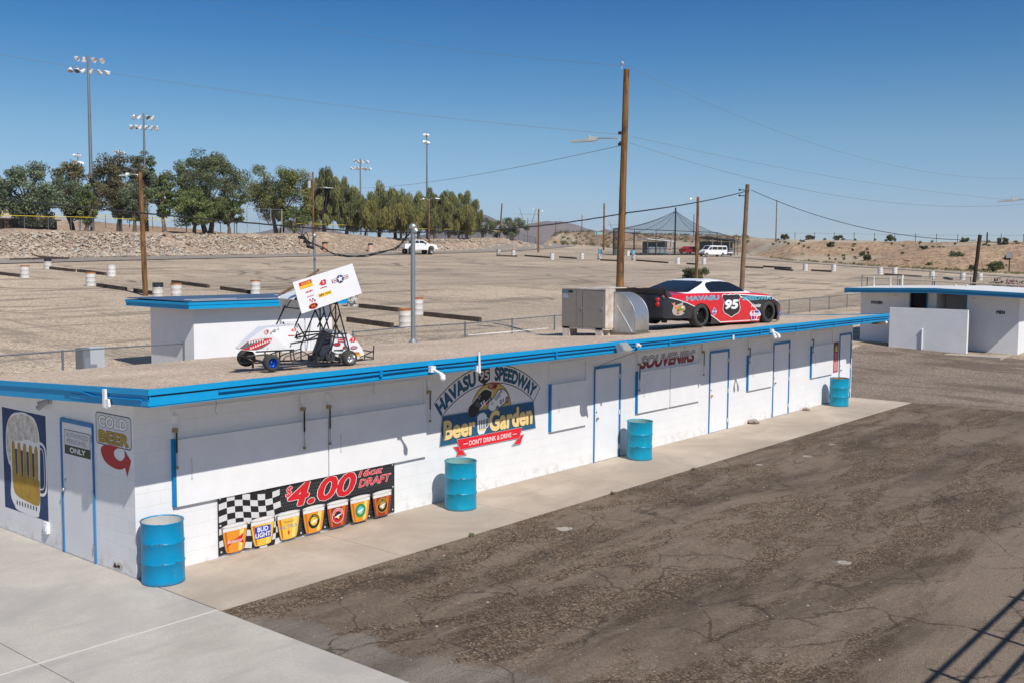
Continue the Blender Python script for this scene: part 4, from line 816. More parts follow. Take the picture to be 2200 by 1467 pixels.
D = Deco((-.016, 0, 0), (0, -1, 0), (0, 0, 1), (-1, 0, 0), .0015); D.poly([(-1.28, zr+1.0), (-.96, zr+1.0), (-.96, zr+1.06), (-1.28, zr+1.06)], cK); D.poly([(-1.26, zr+1.02), (-1.10, zr+1.02), (-1.10, zr+1.04), (-1.26, zr+1.04)], cSky); D.poly([(-1.26, zr+.86), (-1.08, zr+.86), (-1.14, zr+.98), (-1.27, zr+.98)], pure('plate_blue', (.30, .36, .42))); D.make('name_plate', hv)
mb = MB(); mb.mi = 0
for y in (.18, 1.18):
    mb.box(.0, y-.10, zr-.10, .06, y+.10, zr+.155); mb.box(.28, y-.10, zr-.10, .34, y+.10, zr+.155)
mb.box(0, .0, zr+.11, .34, 1.31, zr+.154); mb.make('leg', hw, hv)
mb = MB() # duct: leaves the far side of the front face and turns down into the roof
ex0, ex1 = .36, .96; y0 = -.02; Rr = .62; zt = zr+1.02; arc = [(y0-Rr*math.sin(rad(a)), zt-Rr+Rr*math.cos(rad(a))) for a in range(0, 91, 6)]
prof = [(y0+.5, zt)]+arc+[(y0-Rr, zr-.04), (y0+.5, zr-.04)]
n_ = len(prof); vs = [(ex0, y, z) for y, z in prof]+[(ex1, y, z) for y, z in prof]
mb.add(vs, [tuple(range(n_))]); mb.add(vs, [tuple(range(2*n_-1, n_-1, -1))])
mb.add(vs, [(i, n_+i, n_+i+1, i+1) for i in range(n_-1)], True); dct = mb.make('duct', galv, hv)
mb = MB()
for x in (ex0-.004, ex1-.012): mb.tube([(x+.008, y, z) for y, z in arc+[(y0-Rr, zr)]], .010, 5)
mb.tube([(ex0-.006, -.10, zr+.72), (ex0-.006, -.56, zr+.08)], .006, 5); mb.tube([(ex0-.006, y0, zt), (ex0-.006, y0, zr)], .006, 4); mb.make('seam', steel, dct)
mb = MB(); mb.box(ex0-.03, y0-Rr-.04, zr-.10, ex1+.03, y0+.5, zr+.06); mb.make('curb', M('curb_tar', (.20, .17, .13), .9, var=.4, vs=9), hv)
mb = MB(); mb.box(.10, -.03, zr+1.121, .9, .6, zr+1.14); mb.box(.37, .48, zr+.2, .95, 1.2, zr+1.10); mb.make('plenum', hw, hv)
# ================================================================== the little winged race kart
KZ = 2.785
kt = thing('race_kart', (3.58, -.41, KZ), 'small white winged race kart with shark mouth nose on the roof', 'race kart', rz=rad(168))
kw = M('kart_white', (.80, .80, .80), .25, var=.04, vs=4); kin = M('kart_inner', (.55, .57, .60), .5)
def KP(s, h, t=0.): return (s-.09*min(1, max(t, 0)/.18), -t, h)      # t = distance in from the near wheels' outer plane
def kwheel(s, t, R, w, rimc, lab=None):
    m = MB(); sg = 1
    hw_ = w/2; c = KP(s, R, t+hw_)
    m.lathe([(R*.58, -hw_*.95), (R*.8, -hw_*1.02), (R*.93, -hw_*.85), (R, -hw_*.5), (R, hw_*.5), (R*.93, hw_*.85), (R*.8, hw_*1.02), (R*.58, hw_*.95)], c, (0, 1, 0), 28); ty = m.make('tyre', rubber, None)
    m = MB(); m.lathe([(R*.60, -hw_*.98), (R*.55, -hw_*.9), (R*.50, -hw_*.2), (R*.2, -hw_*.1), (R*.16, -hw_*.3), (.001, -hw_*.3)], c, (0, 1, 0), 20); m.lathe([(R*.60, hw_*.98), (R*.55, hw_*.9), (R*.50, hw_*.2), (R*.2, hw_*.1), (R*.16, hw_*.35), (.001, hw_*.35)], c, (0, 1, 0), 20)
    for k in range(5):
        a = k*2*math.pi/5; m.cyl((c[0]+R*.2*math.cos(a), c[1]+hw_*.12, c[2]+R*.2*math.sin(a)), (c[0]+R*.5*math.cos(a), c[1]+hw_*.25, c[2]+R*.5*math.sin(a)), .012, n=5)
    rm = m.make('rim', rimc, None); e = bpy.data.objects.new('wheel', None); COL.objects.link(e); e.parent = kt; ty.parent = e; rm.parent = e
bluerim = M('rim_blue', (.01, .08, .42), .3, .6); silv = M('rim_silver', (.62, .62, .62), .25, .9)
kwheel(1.34, -.02, .130, .15, bluerim); kwheel(1.44, .84, .142, .15, M('rim_dull', (.30, .26, .22), .5, .5)); kwheel(-.03, -.02, .128, .17, silv); kwheel(.0, .88, .135, .2, silv)
m = MB() # hood and side panel of the nose
side_pts = [(1.83, .36), (1.80, .335), (1.60, .30), (1.03, .29), (.95, .42), (.86, .69), (1.10, .685), (1.41, .66), (1.55, .57), (1.70, .46)]
def kshell(m, pts, t0, t1, wf):
    a = [KP(s, h, t0+wf(s)) for s, h in pts]; b = [KP(s, h, t1-wf(s)) for s, h in pts]; n = len(pts)
    m.add(a+b, [tuple(range(n))]); m.add(a+b, [tuple(range(2*n-1, n-1, -1))]); m.add(a+b, [(i, n+i, n+(i+1) % n, (i+1) % n) for i in range(n)])
kshell(m, side_pts, .20, .54, lambda s: max(0, (s-1.35))*.22); m.make('hood', kw, kt)
WR = lambda u, v: 0
Dk = Deco(KP(0, 0, .20), (-1, 0, 0), (0, 0, 1), (0, 1, 0), .002, .0008, warp=lambda u, v: max(0, (-u-1.35))*.22)
s2 = lambda pts: [(-a, b) for a, b in pts]
Dk.poly(s2([(1.82, .355), (1.70, .455), (1.60, .475), (1.45, .495), (1.31, .50), (1.36, .44), (1.45, .38), (1.56, .335), (1.72, .325)]), cR); Dk.poly(s2([(1.815, .355), (1.73, .345), (1.62, .41), (1.45, .475), (1.33, .49), (1.42, .49), (1.60, .465), (1.70, .45)]), pure('shark_grey', (.12, .12, .13)))
for i in range(9):
    s = 1.66-.036*i; h1 = .345+.014*i; Dk.poly(s2([(s, h1-.012), (s-.03, h1-.006), (s-.015, h1+.035)]), cW, False)
for i in range(6):
    s = 1.68-.04*i; h1 = .445+.006*i; Dk.poly(s2([(s, h1+.01), (s-.032, h1+.012), (s-.016, h1-.03)]), cW, False)
Dk.k += 1; Dk.make('shark_mouth', kt); Dk.line(s2([(1.44, .60), (1.40, .63), (1.37, .625), (1.38, .58), (1.42, .565)]), .008, cR, closed=True); Dk.ell(-1.39, .605, .012, .012, cR)
for s, h, r in ((1.27, .615, .022), (1.33, .585, .014), (1.21, .635, .012), (1.39, .34, .013), (1.30, .61, .012)): Dk.ell(-s, h, r, r, cG, 10, up=False)
Dk.k += 1; Dk.text('43', (-.985, .59, -.905, .635), cR2, bold=.03, shear=.2); Dk.poly([(-1.04, .52), (-.93, .515), (-.93, .53), (-1.04, .535)], cR); Dk.make('decal', kt)
wt0, wt1 = .10, .74 # wing
def wpanel(m, pts, t, th=.012): m.prism([KP(s, h, t) for s, h in pts], (0, -th, 0))
wing = MB(); wpanel(wing, [(.96, 1.37), (.81, .87), (-.29, 1.18), (-.11, 1.67)], wt0); w_ = wing.make('side_board', kw, kt)
wing = MB(); wpanel(wing, [(.945, 1.12), (.85, .76), (-.25, 1.06), (-.15, 1.40)], wt1); wing.make('side_board', kw, kt)
wing = MB(); rows = []
foil = [(.945, 1.10), (.90, 1.145), (.70, 1.21), (.40, 1.31), (.05, 1.42), (-.18, 1.50), (-.19, 1.485), (.05, 1.40), (.40, 1.27), (.70, 1.15), (.90, 1.08), (.945, 1.10)]
wing.grid([[KP(s, h, wt0+.013) for s, h in foil], [KP(s, h, wt1) for s, h in foil]]); wing.make('wing', kw, kt)
Dk = Deco(KP(0, 0, wt0), (-1, 0, 0), (0, 0, 1), (0, 1, 0), .0015, .0008)
an = .285; R2 = lambda u, v: (u*math.cos(an)-v*math.sin(an), u*math.sin(an)+v*math.cos(an))
def wq(c, w, h, mat, up=True): Dk.poly([tuple(a+b for a, b in zip(c, R2(x, y))) for x, y in ((-w/2, -h/2), (w/2, -h/2), (w/2, h/2), (-w/2, h/2))], mat, up)
wtx = lambda t, c, w, h, mat, **k: Dk.text(t, (c[0]-w/2, c[1]-h/2, c[0]+w/2, c[1]+h/2), mat, rot=an, **k)
wq((-.735, 1.335), .23, .11, cR); wq((-.725, 1.31), .23, .05, cY); wtx('HOOSIER', (-.73, 1.36), .17, .035, cY, bold=.02); Dk.make('decal', kt); wtx('43', (-.435, 1.36), .12, .075, cR2, bold=.05, shear=.2, outline=cK, ow=.02); wq((-.42, 1.285), .12, .014, cR)
Dk.make('decal', kt); [wq((-.73+.026*q, 1.208+.008*q), .018, .022+.012*(q % 2), cR, False) for q in range(5)]; wq((-.655, 1.15), .12, .018, pure('pale_red', (.55, .3, .3)))
for i in range(2):
    for j in range(4): wq(tuple(a+b for a, b in zip((-.63, 1.085), R2(-.03+.026*j, -.02+.03*i))), .026, .03, cR if (i+j) % 2 and j < 2 else (cK if (i+j) % 2 else cW), False)
Dk.k += 1; Dk.make('decal', kt); wq((-.395, 1.18), .24, .055, cY); [wq((-.485+.028*q, 1.155+.008*q), .018, .034, cK, False) for q in range(3)]; wq((-.34, 1.197), .10, .012, cK)
Dk.make('decal', kt); pts = [tuple(a+b for a, b in zip((-.605, .99), R2(.085*math.cos(t), .045*math.sin(t)))) for t in np.linspace(0, 6.283, 20)[:-1]]; Dk.poly(pts, cR); pts = [tuple(a+b for a, b in zip((-.605, .99), R2(.07*math.cos(t), .033*math.sin(t)))) for t in np.linspace(0, 6.283, 20)[:-1]]; Dk.poly(pts, cK); wq((-.625, .985), .03, .034, cOr, False); wq((-.585, .996), .03, .034, cOr)
Dk.make('decal', kt); rc = (-.12, 1.42); nv = pure('roundel_blue', (.03, .04, .14)); wq(rc, .31, .058, nv); wq(rc, .295, .044, cW); wq(rc, .295, .015, cR); Dk.ell(*rc, .066, .066, nv); st = []
for k in range(10):
    a = math.pi/2+an+k*math.pi/5; r_ = .06 if k % 2 == 0 else .024; st.append((rc[0]+r_*math.cos(a), rc[1]+r_*math.sin(a)))
Dk.poly(st, cW); Dk.make('decal', kt)
m = MB(); r_ = .0125 # cage
def kt_(pts, r=.0125): m.tube([KP(*p) for p in pts], r, 7)
for t in (.16, .72):
    kt_([(1.02, .62, t), (.83, .98, t)] if t > .5 else [(.92, .69, t), (.80, .93, t)]); kt_([(.88, .71, t), (.71, .43, t)])
    kt_([(.56, .06, t), (.56, .31, t), (.29, .89, t), (.31, 1.0, t+.0), (.17, 1.02, t), (-.05, .24, t), (-.03, .13, t)]); kt_([(.29, .89, t), (.13, .52, t)]); kt_([(.20, .98, t), (.20, .55, t), (.31, .2, t)]); kt_([(.12, .85, t), (.25, .60, t)])
    kt_([(.72, .44, t), (.49, .53, t), (-.01, .52, t)]); kt_([(1.01, .40, t), (.25, .49, t)]); kt_([(1.2, .30, t), (1.2, .08, t)]); kt_([(1.02, .30, t), (1.0, .12, t)], .010)
    kt_([(1.6, .30, t+.02), (1.25, .30, t), (.95, .30, t)]); kt_([(1.5, .12, t), (1.2, .08, t), (.15, .05, t), (-.3, .08, t)], .015)
    kt_([(1.16, .12, t), (1.10, .20, t), (.80, .27, t), (.70, .21, t), (.68, .08, t)], .010); kt_([(.98, .10, t), (.90, .17, t), (.56, .26, t)], .010)
for p in ((.86, .95), (.31, 1.0), (.17, 1.02), (1.2, .08), (.56, .08), (.15, .05), (.25, .49), (-.05, .24), (.13, .55)): kt_([(*p, .16), (*p, .72)], .011)
for t in (.2, .68): kt_([(.2, 1.0, t), (.0, 1.28, t)], .008); kt_([(.83, .95, t), (.7, 1.14, t)], .008); kt_([(.12, 1.10, t), (.25, .88, t)], .009)
m.make('roll_cage', M('cage_black', (.025, .018, .015), .3, .2), kt)
m = MB() # bumpers
kt_([(1.4, .13, .14), (1.60, .13, .12), (1.76, .22, .16), (1.78, .24, .30), (1.76, .24, .50), (1.70, .22, .64), (1.55, .13, .66), (1.4, .13, .64)], .012); kt_([(1.60, .20, .12), (1.74, .13, .2), (1.74, .12, .5), (1.6, .2, .62)], .010); kt_([(1.40, .26, .1), (1.74, .24, .16)], .012); kt_([(1.60, .04, .3), (1.60, .13, .3)], .018)
kt_([(-.17, .07, .1), (-.50, .08, .1), (-.51, .31, .1)], .011); kt_([(-.17, .07, .78), (-.50, .08, .78), (-.51, .31, .78)], .011); kt_([(-.50, .10, .1), (-.50, .10, .78)], .011); kt_([(-.50, .2, .1), (-.50, .2, .78)], .010); kt_([(-.24, .12, .1), (-.51, .22, .1)], .010); kt_([(-.33, .08, .1), (-.33, .16, .1)], .008)
m.make('bumper', bpy.data.materials['cage_black'], kt)
m = MB(); m.cyl(KP(1.34, .12, .1), KP(1.36, .12, .9), .012, n=8); m.cyl(KP(-.03, .12, .1), KP(0, .12, .95), .02, n=8); m.cyl(KP(1.32, .18, .2), KP(1.34, .12, .05), .01, n=6); m.make('axle', steel, kt)
m = MB() # tail tank
tp = [(.25, .20), (.25, .59), (.07, .57), (-.06, .52), (-.16, .44), (-.27, .35), (-.35, .25), (-.41, .12), (-.36, .10), (-.19, .08), (.15, .14)]
kshell(m, tp, .22, .66, lambda s: max(0, (.05-s))*.15); m.make('tail', kw, kt)
Dk = Deco(KP(0, 0, .22), (-1, 0, 0), (0, 0, 1), (0, 1, 0), .0015, .0008, warp=lambda u, v: max(0, (.05+u))*.15)
Dk.text('43', (.09, .37, .21, .44), cR2, bold=.05, shear=.2); Dk.poly([(-.14, .38), (.01, .38), (.01, .455), (-.14, .455)], cR); Dk.poly([(-.13, .39), (0.0, .39), (0.0, .445), (-.13, .445)], pure('pale', (.6, .5, .5))); Dk.poly([(-.12, .405), (-.01, .405), (-.01, .43), (-.12, .43)], cR)
Dk.ell(-.16, .345, .07, .03, nv); Dk.ell(-.16, .345, .055, .02, cR); Dk.ell(.18, .275, .075, .03, cR); Dk.ell(.18, .275, .06, .02, cG); Dk.poly([(.12, .205), (.28, .195), (.30, .16), (.15, .165)], cR); Dk.poly([(.14, .165), (.31, .16), (.33, .125), (.17, .12)], cY); Dk.text('HOOSIER', (.15, .17, .27, .19), cY)
Dk.poly([(-.22, .24), (-.04, .24), (-.04, .26), (-.22, .26)], cK); Dk.poly([(-.05, .27), (.0, .27), (.0, .31), (-.05, .31)], cR); Dk.poly([(-.18, .18), (-.06, .18), (-.06, .20), (-.18, .20)], cG); Dk.line([(-.12, .57), (-.05, .5), (.0, .35), (.06, .25), (.1, .2)], .016, nv); Dk.make('decal', kt)
m = MB(); rows = []
for s0, h0 in ((.46, .16), (.44, .22), (.38, .34), (.335, .48), (.30, .56)): rows.append([KP(s0-.06*math.sin(math.pi*k/8), h0, .27+.26*k/8) for k in range(9)])
m.grid(rows); m.prism([KP(.45, .20, .27), KP(.26, .07, .27), KP(.20, .12, .27), KP(.23, .50, .27), KP(.30, .54, .27)], (0, -.02, 0)); m.prism([KP(.45, .20, .52), KP(.26, .07, .52), KP(.20, .12, .52), KP(.23, .50, .52), KP(.30, .54, .52)], (0, -.02, 0)); m.hexa([KP(.5, .08, .27), KP(.26, .08, .27), KP(.26, .08, .6), KP(.5, .08, .6), KP(.5, .16, .27), KP(.26, .16, .27), KP(.26, .16, .6), KP(.5, .16, .6)]); m.make('seat', M('seat_black', (.03, .035, .05), .5), kt)
m = MB(); m.hexa([KP(.12, .07, .05), KP(-.12, .07, .05), KP(-.12, .07, .6), KP(.12, .07, .6), KP(.10, .2, .12), KP(-.08, .2, .12), KP(-.08, .2, .6), KP(.10, .2, .6)]); m.cyl(KP(.3, .16, .12), KP(.3, .16, .2), .08, n=14); m.tube([KP(.36, .12, .1), KP(.3, .26, .1), KP(.2, .2, .1)], .012, 6); m.lathe([(.09, 0), (.10, .01), (.10, .03), (.09, .04)], KP(.40, .17, .14), (0, 1, 0), 16); m.make('engine', M('engine_dark', (.07, .07, .075), .4, .5), kt)
m = MB(); m.lathe([(.09, -.008), (.098, 0), (.09, .008)], KP(.78, .52, .42), (1, 0, -.5), 16); m.tube([KP(.78, .52, .42), KP(.95, .42, .42)], .012, 6); m.tube([KP(.78, .61, .42), KP(.78, .43, .42)], .008, 5); m.make('steering_wheel', black, kt)
m = MB(); m.box(.60, -.60, .04, 1.15, -.25, .055); m.make('floor_pan', steel, kt)
# ================================================================== stock car body on the roof
CZr = 2.735
car = thing('stock_car', (17.11, .69, CZr), 'red black and white number 95 stock car parked on the gravel roof', 'race car', rz=math.atan2(-.51, 3.17))
W = 1.86
def carpaint():
    m = bpy.data.materials.new('race_livery'); m.use_nodes = True; t = NT(m); tc = t.new('ShaderNodeTexCoord'); sp = t.new('ShaderNodeSeparateXYZ'); t.lk(tc.outputs['Object'], sp.inputs[0]); s, h = sp.outputs[0], sp.outputs[2]
    def curve(pts):
        fc = t.new('ShaderNodeFloatCurve'); cv = fc.mapping.curves[0]; pts = [((a+2.5)/7, b) for a, b in pts]
        while len(cv.points) < len(pts): cv.points.new(.5, .5)
        for p, q in zip(cv.points, pts): p.location = q; p.handle_type = 'VECTOR'
        fc.mapping.update(); t.lk(t.math('DIVIDE', t.math('ADD', s, 2.5), 7), fc.inputs['Value']); return fc.outputs[0]
    Cr = curve([(-2.5, 1.), (-1.52, .98), (-1.43, .845), (-.98, .765), (-.56, .665), (-.25, .56), (.0, .2), (.02, 0), (4.5, 0)])
    Af = curve([(-2.5, 1.), (1.50, 1.), (1.56, .86), (2.10, .69), (2.46, .47), (2.72, .25), (2.76, 0.), (4.5, 0.)])
    Bf = curve([(-2.5, 0.), (1.50, .0), (1.52, .865), (3.25, .765), (3.5, .66), (3.93, .5), (4.5, .4)])
    Lr = curve([(-2.5, 0.), (.2, .0), (.44, .32), (.92, .10), (.94, .0), (4.5, 0.)])
    k1 = t.math('LESS_THAN', h, Cr); k2 = t.math('MULTIPLY', t.math('GREATER_THAN', h, Af), t.math('LESS_THAN', h, Bf)); k3 = t.math('LESS_THAN', h, Lr)
    kb = t.math('MAXIMUM', t.math('MAXIMUM', k1, k2), k3)
    ln = None
    for cu, a, b, wd in ((Cr, -1.36, -.22, .010), (Af, 1.55, 2.72, .016), (Bf, 1.53, 3.95, .013), (Lr, .42, .93, .013)):
        q = t.math('LESS_THAN', t.math('ABSOLUTE', t.math('SUBTRACT', h, cu)), wd); q = t.math('MULTIPLY', q, t.math('MULTIPLY', t.math('GREATER_THAN', s, a), t.math('LESS_THAN', s, b))); ln = q if ln is None else t.math('MAXIMUM', ln, q)
    q = t.math('MULTIPLY', t.math('LESS_THAN', t.math('ABSOLUTE', t.math('SUBTRACT', h, .105)), .014), t.math('MULTIPLY', t.math('GREATER_THAN', s, .9), t.math('LESS_THAN', s, 2.72))); ln = t.math('MAXIMUM', ln, q)
    n = t.noise(tc.outputs['Object'], 2.5, 5, .6)
    g = t.mix(t.ramp(n, .3, .7), (.56, .014, .025), (.68, .018, .03)); g = t.mix(kb, g, (.020, .022, .028)); g = t.mix(ln, g, (.75, .75, .76)); t.lk(g, t.b.inputs['Base Color'])
    t.b.inputs['Roughness'].default_value = .22; t.b.inputs['Coat Weight'].default_value = .4; t.b.inputs['Coat Roughness'].default_value = .12; return m
livery = carpaint()
def inset(s):
    r = 0.
    if s < -1.25: r += .06*((-1.25-s)/.22)**2
    if s > 3.45: r += .20*((s-3.45)/.53)**2.5
    return r
def upper(s): return float(np.interp(s, [-1.9, -1.6, -1.41, -.5, .5, 1.5, 2.2, 2.99, 3.24, 3.58, 3.74, 3.91, 3.98], [.86, .87, .88, .91, .91, .90, .885, .845, .80, .69, .61, .49, .40]))
def lower(s):
    a = None
    if -.39 <= s <= .47: a = float(np.interp(s, [-.39, -.36, -.28, -.15, .04, .22, .36, .44, .47], [.25, .42, .54, .615, .645, .60, .49, .36, .25]))
    if 2.72 <= s <= 3.60: a = float(np.interp(s, [2.72, 2.76, 2.86, 3.0, 3.15, 3.30, 3.45, 3.55, 3.60], [.08, .36, .54, .64, .675, .65, .56, .38, .08]))
    b = float(np.interp(s, [-1.9, -1.45, -.39, .47, .60, .95, 2.72, 3.6, 3.98], [.32, .28, .25, .07, .06, .075, .055, .04, .06]))
    return b if a is None else max(a, b)
ss = sorted(set([round(-1.47+.06*i, 3) for i in range(98) if -1.47+.06*i < 3.97]+[-1.47, 3.98, -.391, -.389, -.37, -.33, .45, .471, .469, 2.719, 2.721, 2.74, 3.57, 3.599, 3.601]))
m = MB()
for sd in (0, 1):
    cols = []
    for s in ss:
        lo, hi = lower(s), upper(s); col = []
        for k in range(9):
            h = lo+(hi-lo)*k/8; tt_ = inset(s)+.015*((h-.45)/.4)**2+(.05*max(0, (h-hi+.07)/.07)**2)+(.04*max(0, (.25-h))/.25 if s > .5 else 0); col.append((s, tt_ if sd == 0 else W-tt_, h))
        cols.append(col)
    m.grid(cols if sd else [c[::-1] for c in cols])
tops = [] # hood, deck
for s in ss:
    hi = upper(s); i0 = inset(s)+.05+.015*((hi-.45)/.4)**2; row = []
    for k in range(13): q = k/12; row.append((s, i0+(W-2*i0)*q, hi+.045*math.sin(math.pi*q)**.7))
    tops.append(row)
m.grid(tops)
def endcap(s, hs):
    i0 = inset(s); rows = []
    for h in hs:
        t_ = i0+.015*((h-.45)/.4)**2+(.05 if h == hs[-1] else 0); bulge = 1 if s > 0 else -1; row = []
        for k in range(13): q = k/12; row.append((s+bulge*(.20 if s > 0 else .24)*math.sin(math.pi*q)**.6*(1 if h > .1 else .9), t_+(W-2*t_)*q, h+(.045*math.sin(math.pi*q)**.7 if h == hs[-1] else 0)))
        rows.append(row)
    m.grid(rows)
endcap(-1.47, [.30, .42, .52, .56, .72, .86]); endcap(3.98, [.04, .2, .3, .40])
m.make('body', livery, car)
m = MB(); m.box(-1.40, .25, .30, -.40, W-.25, .60); m.box(-.45, .40, .16, .5, W-.40, .75); m.box(.5, .12, .10, 2.68, W-.12, .62); m.box(2.68, .42, .12, 3.62, W-.42, .66); m.box(3.6, .45, .1, 3.9, W-.45, .35)
m.box(-.9, .5, .12, -.8, .62, .3)
m.make('underbody', black, car)
roofw = M('car_white', (.80, .80, .79), .25, var=.03)
cglass = M('car_glass', (.010, .014, .026), .12, spec=.35)
m = MB(); lev = [(.86, -.66, 2.62, .10), (.95, -.50, 2.30, .125), (1.03, -.28, 2.05, .17), (1.11, -.02, 1.84, .22), (1.18, .20, 1.66, .265), (1.235, .40, 1.48, .32), (1.262, .55, 1.34, .38), (1.285, .80, 1.15, .55)]
def ring(h, sr, sf, t0, n=8, rr_=.16):
    w0, w1 = t0, W-t0; r = min(rr_, (w1-w0)/3, (sf-sr)/3); P = []
    for cx_, cy_, a0 in ((sf-r*2, w0+r, -90), (sf-r*2, w1-r, 0), (sr+r, w1-r, 90), (sr+r, w0+r, 180)):
        ex = 2 if a0 in (-90, 0) else 1
        for k in range(n+1): a = rad(a0+90*k/n); P.append((cx_+r*ex*math.cos(a), cy_+r*math.sin(a), h))
    return P
rings = [ring(*l) for l in lev]; nR = len(rings[0]); allv = [p for r_ in rings for p in r_]
m.add(allv, [(i*nR+k, i*nR+(k+1) % nR, (i+1)*nR+(k+1) % nR, (i+1)*nR+k) for i in range(len(rings)-1) for k in range(nR)], True); m.add(rings[-1], [tuple(range(nR))]); m.make('roof', roofw, car)
def ginterp(h): return [float(np.interp(h, [l[0] for l in lev], [l[k] for l in lev])) for k in (1, 2, 3)]
# side windows follow the leaning side; the rear window follows the sloping tail
for sd in (0, 1):
    D = Deco((0, 0 if sd == 0 else W, 0), (1, 0, 0), (0, 0, 1), (0, -1 if sd == 0 else 1, 0), .006, .001, warp=lambda u, v: ginterp(v)[2]+(.0))
    base = [(.55, .93), (1.2, .935), (1.9, .93), (2.12, .925), (2.02, .99), (1.88, 1.06), (1.74, 1.12), (1.58, 1.18), (1.44, 1.215), (1.2, 1.225), (.85, 1.225), (.62, 1.215), (.50, 1.185), (.44, 1.13), (.43, 1.07), (.47, .99)]
    D.mats = []; D._m(cglass); NB = 10
    # fill as horizontal strips so that it bends with the side
    poly = base
    def span(h):
        xs_ = []
        for (a, b), (c, d) in zip(poly, poly[1:]+poly[:1]):
            if (b-h)*(d-h) <= 0 and b != d: xs_.append(a+(c-a)*(h-b)/(d-b))
        return min(xs_), max(xs_)
    hs_ = list(np.linspace(.9305, 1.2245, NB)); rows = []
    for h in hs_:
        a, b = span(h); rows.append([D.P(a+(b-a)*k/12, h) for k in range(13)])
    D.mb.grid(rows); D.mb.make('window', cglass, car)
m = MB(); rows = []
for h, in_ in ((.945, .0), (.96, .0), (1.03, .0), (1.11, .0), (1.18, .0), (1.225, .0), (1.238, .03)):
    sr, sf, t0 = ginterp(h); i0 = t0+.155+in_; rows.append([(sr-.008-(.0), i0+(W-2*i0)*k/14, h+.004) for k in range(15)])
m.grid(rows)
rows2 = []   # the rear window wraps around the near and far corner
for sd in (0, 1):
    rw = []
    for h, e in ((.945, .34), (.96, .38), (1.03, .42), (1.11, .44), (1.18, .42), (1.225, .30)):
        sr, sf, t0 = ginterp(h); r = .16+.008; row = []
        for k in range(9): a = rad(180+90*(k/8)*min(1, e*2.3)); row.append((sr+.16+r*math.cos(a), (t0+.16+r*math.sin(a)) if sd == 0 else W-(t0+.16+r*math.sin(a)), h+.004))
        rw.append(row)
    m.grid(rw)
m.make('rear_window', cglass, car)
m = MB(); rows = []
for h, in_ in ((.95, .0), (1.03, .0), (1.11, .01), (1.18, .03), (1.23, .08)):
    sr, sf, t0 = ginterp(h); i0 = t0+.10+in_; rows.append([(sf+.006-(.16*2)*(1-math.sqrt(max(0, 1-min(1, max(0, (.16-abs((i0+(W-2*i0)*k/14)-(t0 if k < 7 else W-t0)))/.16))**2))), i0+(W-2*i0)*k/14, h+.004) for k in range(15)])
m.grid(rows); m.make('windshield', cglass, car)
m = MB(); rows = [] # spoiler
sp_m = M('spoiler', (.035, .036, .038), .45, var=.3, vs=8)
for hh in (.80, .93, 1.05): rows.append([(-1.36-.30*math.sin(math.pi*k/16)-(hh-.80)*.35, .03+(W-.06)*k/16, hh+.02*math.sin(math.pi*k/16)+(.010*math.sin(k*1.9) if hh > .95 else 0)) for k in range(17)])
m.grid(rows); m.grid([[(x+.012, y, z) for x, y, z in r_] for r_ in rows[::-1]]); m.prism([(-1.18, .02, .86), (-1.38, .02, .80), (-1.46, .02, 1.04), (-1.36, .02, 1.0)], (0, .01, 0)); m.make('spoiler', sp_m, car)
tlm = M('tail_light', (.45, .015, .02), .2)
def rearx(y):
    q = (y-inset(-1.47))/(W-2*inset(-1.47)); return -1.47-.24*math.sin(math.pi*min(max(q, 0), 1))**.6
for ly in (.20, W-.20):
    m = MB()
    for lz in (.765, .645): m.lathe([(.001, .045), (.045, .04), (.062, .025), (.066, 0)], (rearx(ly)+.025, ly, lz), (-1, -.75 if ly < 1 else .25, 0), 16)
    m.make('tail_light', tlm, car)
D = Deco((-1.715, 0, 0), (0, -1, 0), (0, 0, 1), (-1, 0, 0), .004); D.text('SS', (-.80, .60, -.56, .665), cS, bold=.05, shear=.2); D.poly([(-1.1, .58), (-.9, .57), (-.85, .66), (-.95, .74), (-1.08, .72)], cO); D.poly([(-1.05, .60), (-.93, .60), (-.93, .66), (-1.02, .68)], cGr); D.make('rear_emblem', car)
m = MB(); m.tube([(rearx(.5)-.03, .55, .53), (rearx(.5)-.03, .62, .50), (rearx(.5)-.03, .66, .42), (rearx(.5)-.03, .66, .34)], .008, 5); m.make('bumper_line', steel, car)
def wheel(s, y, R, w, face):
    e = bpy.data.objects.new('wheel', None); COL.objects.link(e); e.parent = car; c = (s, y, R); ax = (0, face, 0); hw_ = w/2
    m = MB(); m.lathe([(R*.66, hw_*.92), (R*.72, hw_*1.0), (R*.86, hw_*1.03), (R*.95, hw_*.9), (R, hw_*.66), (R, -hw_*.66), (R*.95, -hw_*.9), (R*.8, -hw_), (R*.6, -hw_)], c, ax, 44)
    ty = m.make('tyre', bpy.data.materials['race_tyre'], None); ty.parent = e
    m = MB(); m.lathe([(R*.67, hw_*.93), (R*.655, hw_*.98), (R*.63, hw_*.9), (R*.60, hw_*.3), (R*.56, hw_*.1), (R*.50, -hw_*.05), (R*.30, .0), (R*.26, hw_*.25), (R*.20, hw_*.3), (.001, hw_*.28)], c, ax, 36)
    for k in range(5): a = k*2*math.pi/5; p = (s+R*.2*math.cos(a), y+face*hw_*.30, R+R*.2*math.sin(a)); m.cyl(p, (p[0], p[1]+face*.03, p[2]), .014, n=6)
    for k in range(8):
        a = k*2*math.pi/8; p = Vector((s+R*.40*math.cos(a), y+face*hw_*.04, R+R*.40*math.sin(a))); q = Vector((s+R*.55*math.cos(a), y+face*hw_*.06, R+R*.55*math.sin(a))); m.bar(p, q, .05, .012, (0, 1, 0))
    rm = m.make('rim', bpy.data.materials['race_rim'], None); rm.parent = e
